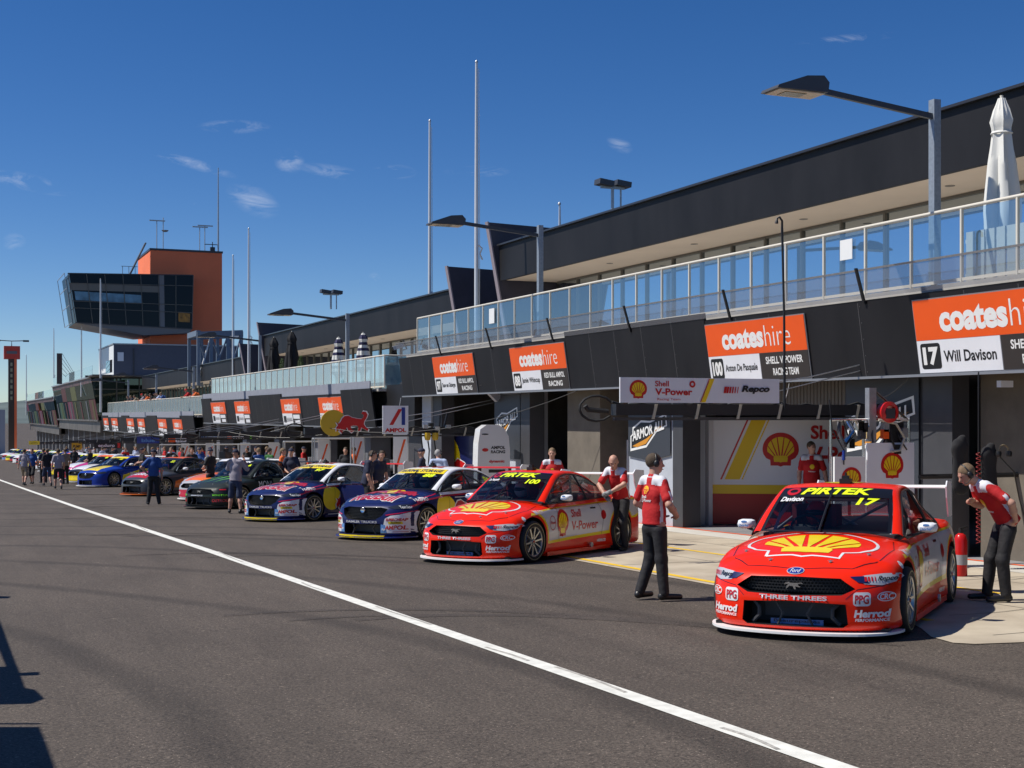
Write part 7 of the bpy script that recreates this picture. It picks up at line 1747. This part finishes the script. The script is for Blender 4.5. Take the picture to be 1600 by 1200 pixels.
crowd('cameraman in grey vest and shorts filming on the lane', 'far_camera', 368, 803, -35, GREYC, DENIM)
crowd('man in blue shirt and blue cap with hand on hip on the lane', 'far_hips', 240, 789, -10, BLUEC, BLKC)
crowd('visitor in white top and khaki shorts, leftmost on the lane', 'far_walk', 38, 759, -20, GREYC, KHAKI)
crowd('visitor in bright blue shirt and dark shorts beside the leftmost visitor', 'far_walk', 50, 757, 160, BLUEC, BLKC)
crowd('visitor in black shirt and denim shorts walking on the lane', 'far_walk', 74, 760, 10, BLKC, DENIM)
crowd('visitor in lilac grey shirt and black shorts walking on the lane', 'far_walk', 91, 765, 0, GREYC, BLKC, hair=HAIRB)
crowd('visitor in olive clothes behind the walking pair', 'far_stand', 102, 757, 30, KHAKI, BLKC)
crowd('visitor in dark clothes left of the walking pair', 'far_stand', 68, 755, 10, NAVYC, BLKC)
crowd('crew man in black shirt and blue cap between black and silver cars', 'far_cap', 329, 0, 40, BLKC, y=46.5)
crowd('crew man folding arms behind the charcoal car', 'far_cap', 222, 0, 100, BLKC, y=62)
crowd('crew man in blue shirt behind the open door', 'far_stand', 404, 0, 10, BLUEC, y=49.5, hair=HAIRL)
crowd('person in green shirt right of the crew man in blue', 'far_stand', 421, 0, -60, M('green_cloth', (.02, .12, .02), .8), y=50)
crowd('fair haired person left of the navy cap crew member', 'far_stand', 442, 0, -120, ORC, y=44.5, hair=HAIRL)
crowd('bearded man in dark shirt behind the silver car', 'far_stand', 300, 0, 170, BLKC, y=57); crowd('man in cap and blue shirt behind the silver car', 'far_cap', 312, 0, 150, BLUEC, y=59)
crowd('man in orange cap behind the charcoal car', 'far_stand', 267, 0, 180, BLKC, y=66, hair=HAIRL); crowd('crew woman in black behind the orange roof', 'far_stand', 285, 0, 90, BLKC, y=68)
crowd('crew man in black beside the blue car', 'far_cap', 141, 0, 60, BLKC, y=74); crowd('visitor in dark clothes by the magenta car', 'far_stand', 116, 0, -20, BLKC, y=85)
crowd('crew man at the far bay in white shirt', 'far_stand', 160, 0, 30, LBC, y=96); crowd('crew man at the far bay in black shirt', 'far_cap', 176, 0, -30, BLKC, y=92); crowd('crew man at the far bay in red shirt', 'far_stand', 196, 0, 200, TEAMR, y=80)
crowd('crew man in black leaning in the shaded bay behind the bull boom', 'far_stand', 540, 0, 150, BLKC, y=47); crowd('crew man in orange in the shaded bay behind the bull boom', 'far_stand', 552, 0, 80, ORC, y=48.5)
rs = random.Random(12); SH = [BLKC, NAVYC, LBC, GREYC, ORC, BLUEC, TEAMR, KHAKI]; CN = ['black', 'navy', 'pale blue', 'grey', 'orange', 'blue', 'red', 'khaki']
for i in range(16):
    px = 104 + i*15 + rs.uniform(-4, 4); k = rs.randrange(8)
    y = yat(px, rs.uniform(11.6, 13.8))
    crowd('%s shirted %s person from the left in the row behind the far cars' % (CN[k], LN[i]), rs.choice(['far_stand', 'far_cap', 'far_headset']), px, 0, rs.uniform(0, 360), SH[k], hair=rs.choice([HAIRB, HAIRL, HAIRG]), y=y)
# spectators on the third block balcony
SG = 'spectators leaning on the third block railing'
for i, (px, k, c, lab) in enumerate(((296, 'rail_lean_cap', TEAMR, 'spectator in red cap leaning on the railing beside the one in orange'), (309, 'rail_lean', ORC, 'spectator in orange leaning on the railing end'), (204, 'rail_lean', BLKC, 'leftmost spectator in black leaning over the railing'), (209, 'rail_lean', NAVYC, 'spectator in navy beside the leftmost one'), (226, 'rail_lean_cap', GREYC, 'spectator in grey with cap on the railing'), (233, 'rail_lean', ORC, 'spectator in orange top in the middle of the railing'), (240, 'rail_lean', BLKC, 'spectator in black right of the orange top'), (246, 'rail_lean_cap', BLKC, 'spectator in black with cap, near the lamp post'), (251, 'rail_lean', LBC, 'spectator in white on the railing'), (257, 'rail_lean', BLUEC, 'spectator in blue, right end of the group'), (215, 'rail_lean', KHAKI, 'spectator in khaki leaning with folded arms'))):
    y = yat(px, 15.35); person(lab, k, 15.38, y, R_(90), {'shirt': c, 'trousers': BLKC, 'hair': [HAIRB, HAIRL][i % 2], 'cap': [TEAMR, NAVYC][i % 2]}, SG, z=2.22 - 2.1)
# emblems on the near shirts, glasses, gloves
def shirt_mark(root_, pts, mt, n, x, z, back=True):
    s_ = [c for c in root_.children if c.name.startswith('shirt')][0]; me = s_.data
    bv = BVHTree.FromPolygons([v.co.copy() for v in me.vertices], [tuple(p.vertices) for p in me.polygons])
    d = 1 if back else -1
    def fn(u, v):
        h = bv.ray_cast(Vector((u, -d*1.2, v)), Vector((0, d, 0))); return None if h[0] is None else (h[0], h[1])
    v, f = pts; v = [(x + a*d, z + b) for a, b in v]; V_, F_ = decal((v, f), fn, .005, .03); m = MB(); m.add(V_, F_); m.build(n, mt, s_)
for r in (p1,):
    shirt_mark(r, xf(polyg(shell_outline()), .11, .12), SHRED, 'shirt_emblem_edge', -.02, 1.335); shirt_mark(r, xf(shell_rays(.95), .11, .12), SHYEL, 'shirt_emblem', -.02, 1.335)
    shirt_mark(r, fit('Shell', 0, .10, 0, .035, .03), white, 'shirt_lettering', -.10, 1.235); shirt_mark(r, fit('V-Power', 0, .17, 0, .04, .03), white, 'shirt_lettering', -.10, 1.19)
for r, x, z in ((p2, 0, 1.16), (p4, 0, 1.26), (p5, 0, 1.26)):
    shirt_mark(r, xf(polyg(shell_outline()), .09, .10), SHYEL, 'shirt_emblem', x, z, False); shirt_mark(r, fit('V-Power', 0, .15, 0, .03, .03), white, 'shirt_lettering', .075, z - .11, False)
for r, n_ in ((p3, 2),):
    b_ = [c for c in r.children if c.name.startswith('body')][0]
    for c in ((-.08, .40, 1.05), (.06, .34, .98)):
        F_ = Field(.012); e = (.02, .44, 1.0) if c[0] < 0 else (-.03, .38, .92); F_.cone(c, e, .042, .045, .02); g_ = link('glove', F_.mesh('glove', [M('glove_grey', (.40, .41, .42), .7, c2=(.03, .03, .03), vs=25)]), r)
m = MB(); J = (0, .33, 1.50)
for s in (-1, 1): m.tube([(s*.035 + .024*math.cos(a), .33 + .085, 1.50 + .012*1 + .018*math.sin(a)) for a in np.linspace(0, 6.28, 12)], .003, 5)
m.bar((-.012, .416, 1.512), (.012, .416, 1.512), .004)
for s in (-1, 1): m.bar((s*.06, .415, 1.512), (s*.082, .33, 1.51), .004)
m.build('glasses', black, p2)
o = thing('film_camera', 'black shoulder camera held by the cameraman in shorts', 'camera', (at(368, 803)[0] - .22, at(368, 803)[1] + .25, gz(38) + 1.62), R_(-35))
m = MB(); m.box(-.09, .09, -.25, .22, -.08, .12); m.build('camera_body', black, o); m = MB(); m.X = T(0, .22, .03) @ Matrix.Rotation(R_(-90), 4, 'X'); m.lathe([(.0, 0), (.06, 0), (.07, .16), (.05, .17), (0, .16)], 14); m.build('lens', dkgrey, o, 50)
m = MB(); m.box(-.02, .02, -.15, .15, .12, .2); m.build('handle', black, o)

# ------------------------------------------------------------------ garage clutter
def trolley(label, x, y, rz=0, h=1.1, w=1.6, tubes=True, slash=True):
    o = thing('equipment_rack', label, 'trolley', (x, y, gz(y) + .01), R_(rz), 'tubular equipment frames before the far garages'); tm = M('tube_grey', (.45, .45, .44), .4, .4)
    for i in (0, 1):
        for j in (0, 1): m = MB(); m.tube([(i*w, j*.7, 0), (i*w, j*.7, h)], .025, 6); m.build('leg', tm, o)
    m = MB(); m.tube([(0, 0, h), (w, 0, h), (w, .7, h), (0, .7, h), (0, 0, h)], .03, 6); m.build('top_frame', tm, o, 50)
    m = MB(); m.box(.03, w - .03, .03, .67, h*.45, h*.48); m.build('shelf', dkgrey, o)
    rs = random.Random(label)
    for k in range(5): m = MB(); a = rs.uniform(.1, w - .35); m.box(a, a + rs.uniform(.12, .3), .1, .5, h*.48, h*.48 + rs.uniform(.15, .45)); m.build('case', [black, dkgrey, steel, ORS, BLK][k], o)
    if slash:
        m = MB(); m.box(w*.72, w*.98, -.04, -.02, h*.4, h*1.05); q = m.build('white_panel', white, o)
        m = MB(); m.add([(w*.76, -.045, h*.5), (w*.80, -.045, h*.5), (w*.95, -.045, h*.95), (w*.91, -.045, h*.95)], [(0, 1, 2, 3)]); m.build('orange_slash', ORS, q)
for i, (x, y, h) in enumerate(((12.9, 49.5, 2.1), (13.2, 55.5, 2.0), (13.0, 44.6, 2.15), (12.8, 63, 1.9), (13.1, 71, 1.9), (12.9, 80, 1.9), (13.1, 90, 1.9))):
    trolley('tall tubular equipment frame with white panel, %s from the camera' % LN[i], x, y, -8, h, 1.9)
def jack(label, x, y, c):
    o = thing('tool_trolley', label, 'trolley', (x, y, gz(y) + .01), R_(-12))
    m = MB(); m.box(0, .7, 0, .5, .14, .95); m.build('cabinet', c, o)
    for k in range(5): m = MB(); m.box(.03, .67, -.015, -.002, .18 + k*.15, .31 + k*.15); m.build('drawer', c, o); 
    m = MB(); m.tube([(.72, .05, .85), (.80, .05, .85), (.80, .45, .85), (.72, .45, .85)], .015, 6); m.build('handle', steel, o, 50)
    for a in (.08, .62):
        for b in (.08, .42): m = MB(); m.X = T(a, b, .06) ; m.lathe([(0, -.02), (.06, -.02), (.06, .02), (0, .02)], 12, 'x'); m.build('castor', rubber, o)
    m = MB(); m.box(.1, .35, .1, .4, .95, 1.12); m.build('case', black, o)
jack('red tool trolley in the shade of the bay behind the standing man', 15.9, 29.2, paint('tool_red', (.45, .02, .02)))
jack('blue tool trolley in the shade beside the bull wall', 15.7, 38.3, paint('tool_blue', (.02, .04, .2)))
# drooping cables from the booms and fascia
for i, (x0, y0, z0, x1, y1, z1, sag) in enumerate(((14.5, 24.5, .6, 11, 18.9, .2, .35), (14.5, 21, .6, 12.9, 18.9, .2, .1), (14.5, 30, .62, 10.2, 38, -.35, .5), (14.5, 44, .6, 12.2, 38, -.35, .3), (14.5, 50, -.5, 10.5, 54, -.65, .3), (14.5, 60, -.5, 10.5, 62, -.9, .25), (14.5, 17.6, .66, 14.6, 18.9, .3, .15))):
    m = MB(); m.tube([(x0 + (x1-x0)*t, y0 + (y1-y0)*t, z0 + (z1-z0)*t - sag*4*t*(1-t)) for t in [k/10 for k in range(11)]], .009, 5)
    tag(m.build('cable', steel if i % 2 else black, None, 60), '%s drooping cable between fascia and booms, counted from the camera side' % LN[i], 'cable', 'cables strung between fascia and booms')

# more people in the shade of the bays
for i in range(22):
    px = 108 + i*17.5 + rs.uniform(-6, 6); k = rs.randrange(8); dk = [0, 0, 1, 3, 5, 1, 6, 0][k]; y = yat(px, rs.uniform(14.2, 15.4))
    crowd('%s shirted crew member in the shade, %s from the left' % (CN[dk], LN[i] if i < 18 else ('nineteenth', 'twentieth', 'twenty-first', 'twenty-second')[i - 18]), rs.choice(['far_stand', 'far_cap', 'far_headset']), px, 0, rs.uniform(0, 360), SH[dk], hair=rs.choice([HAIRB, HAIRL]), y=y)
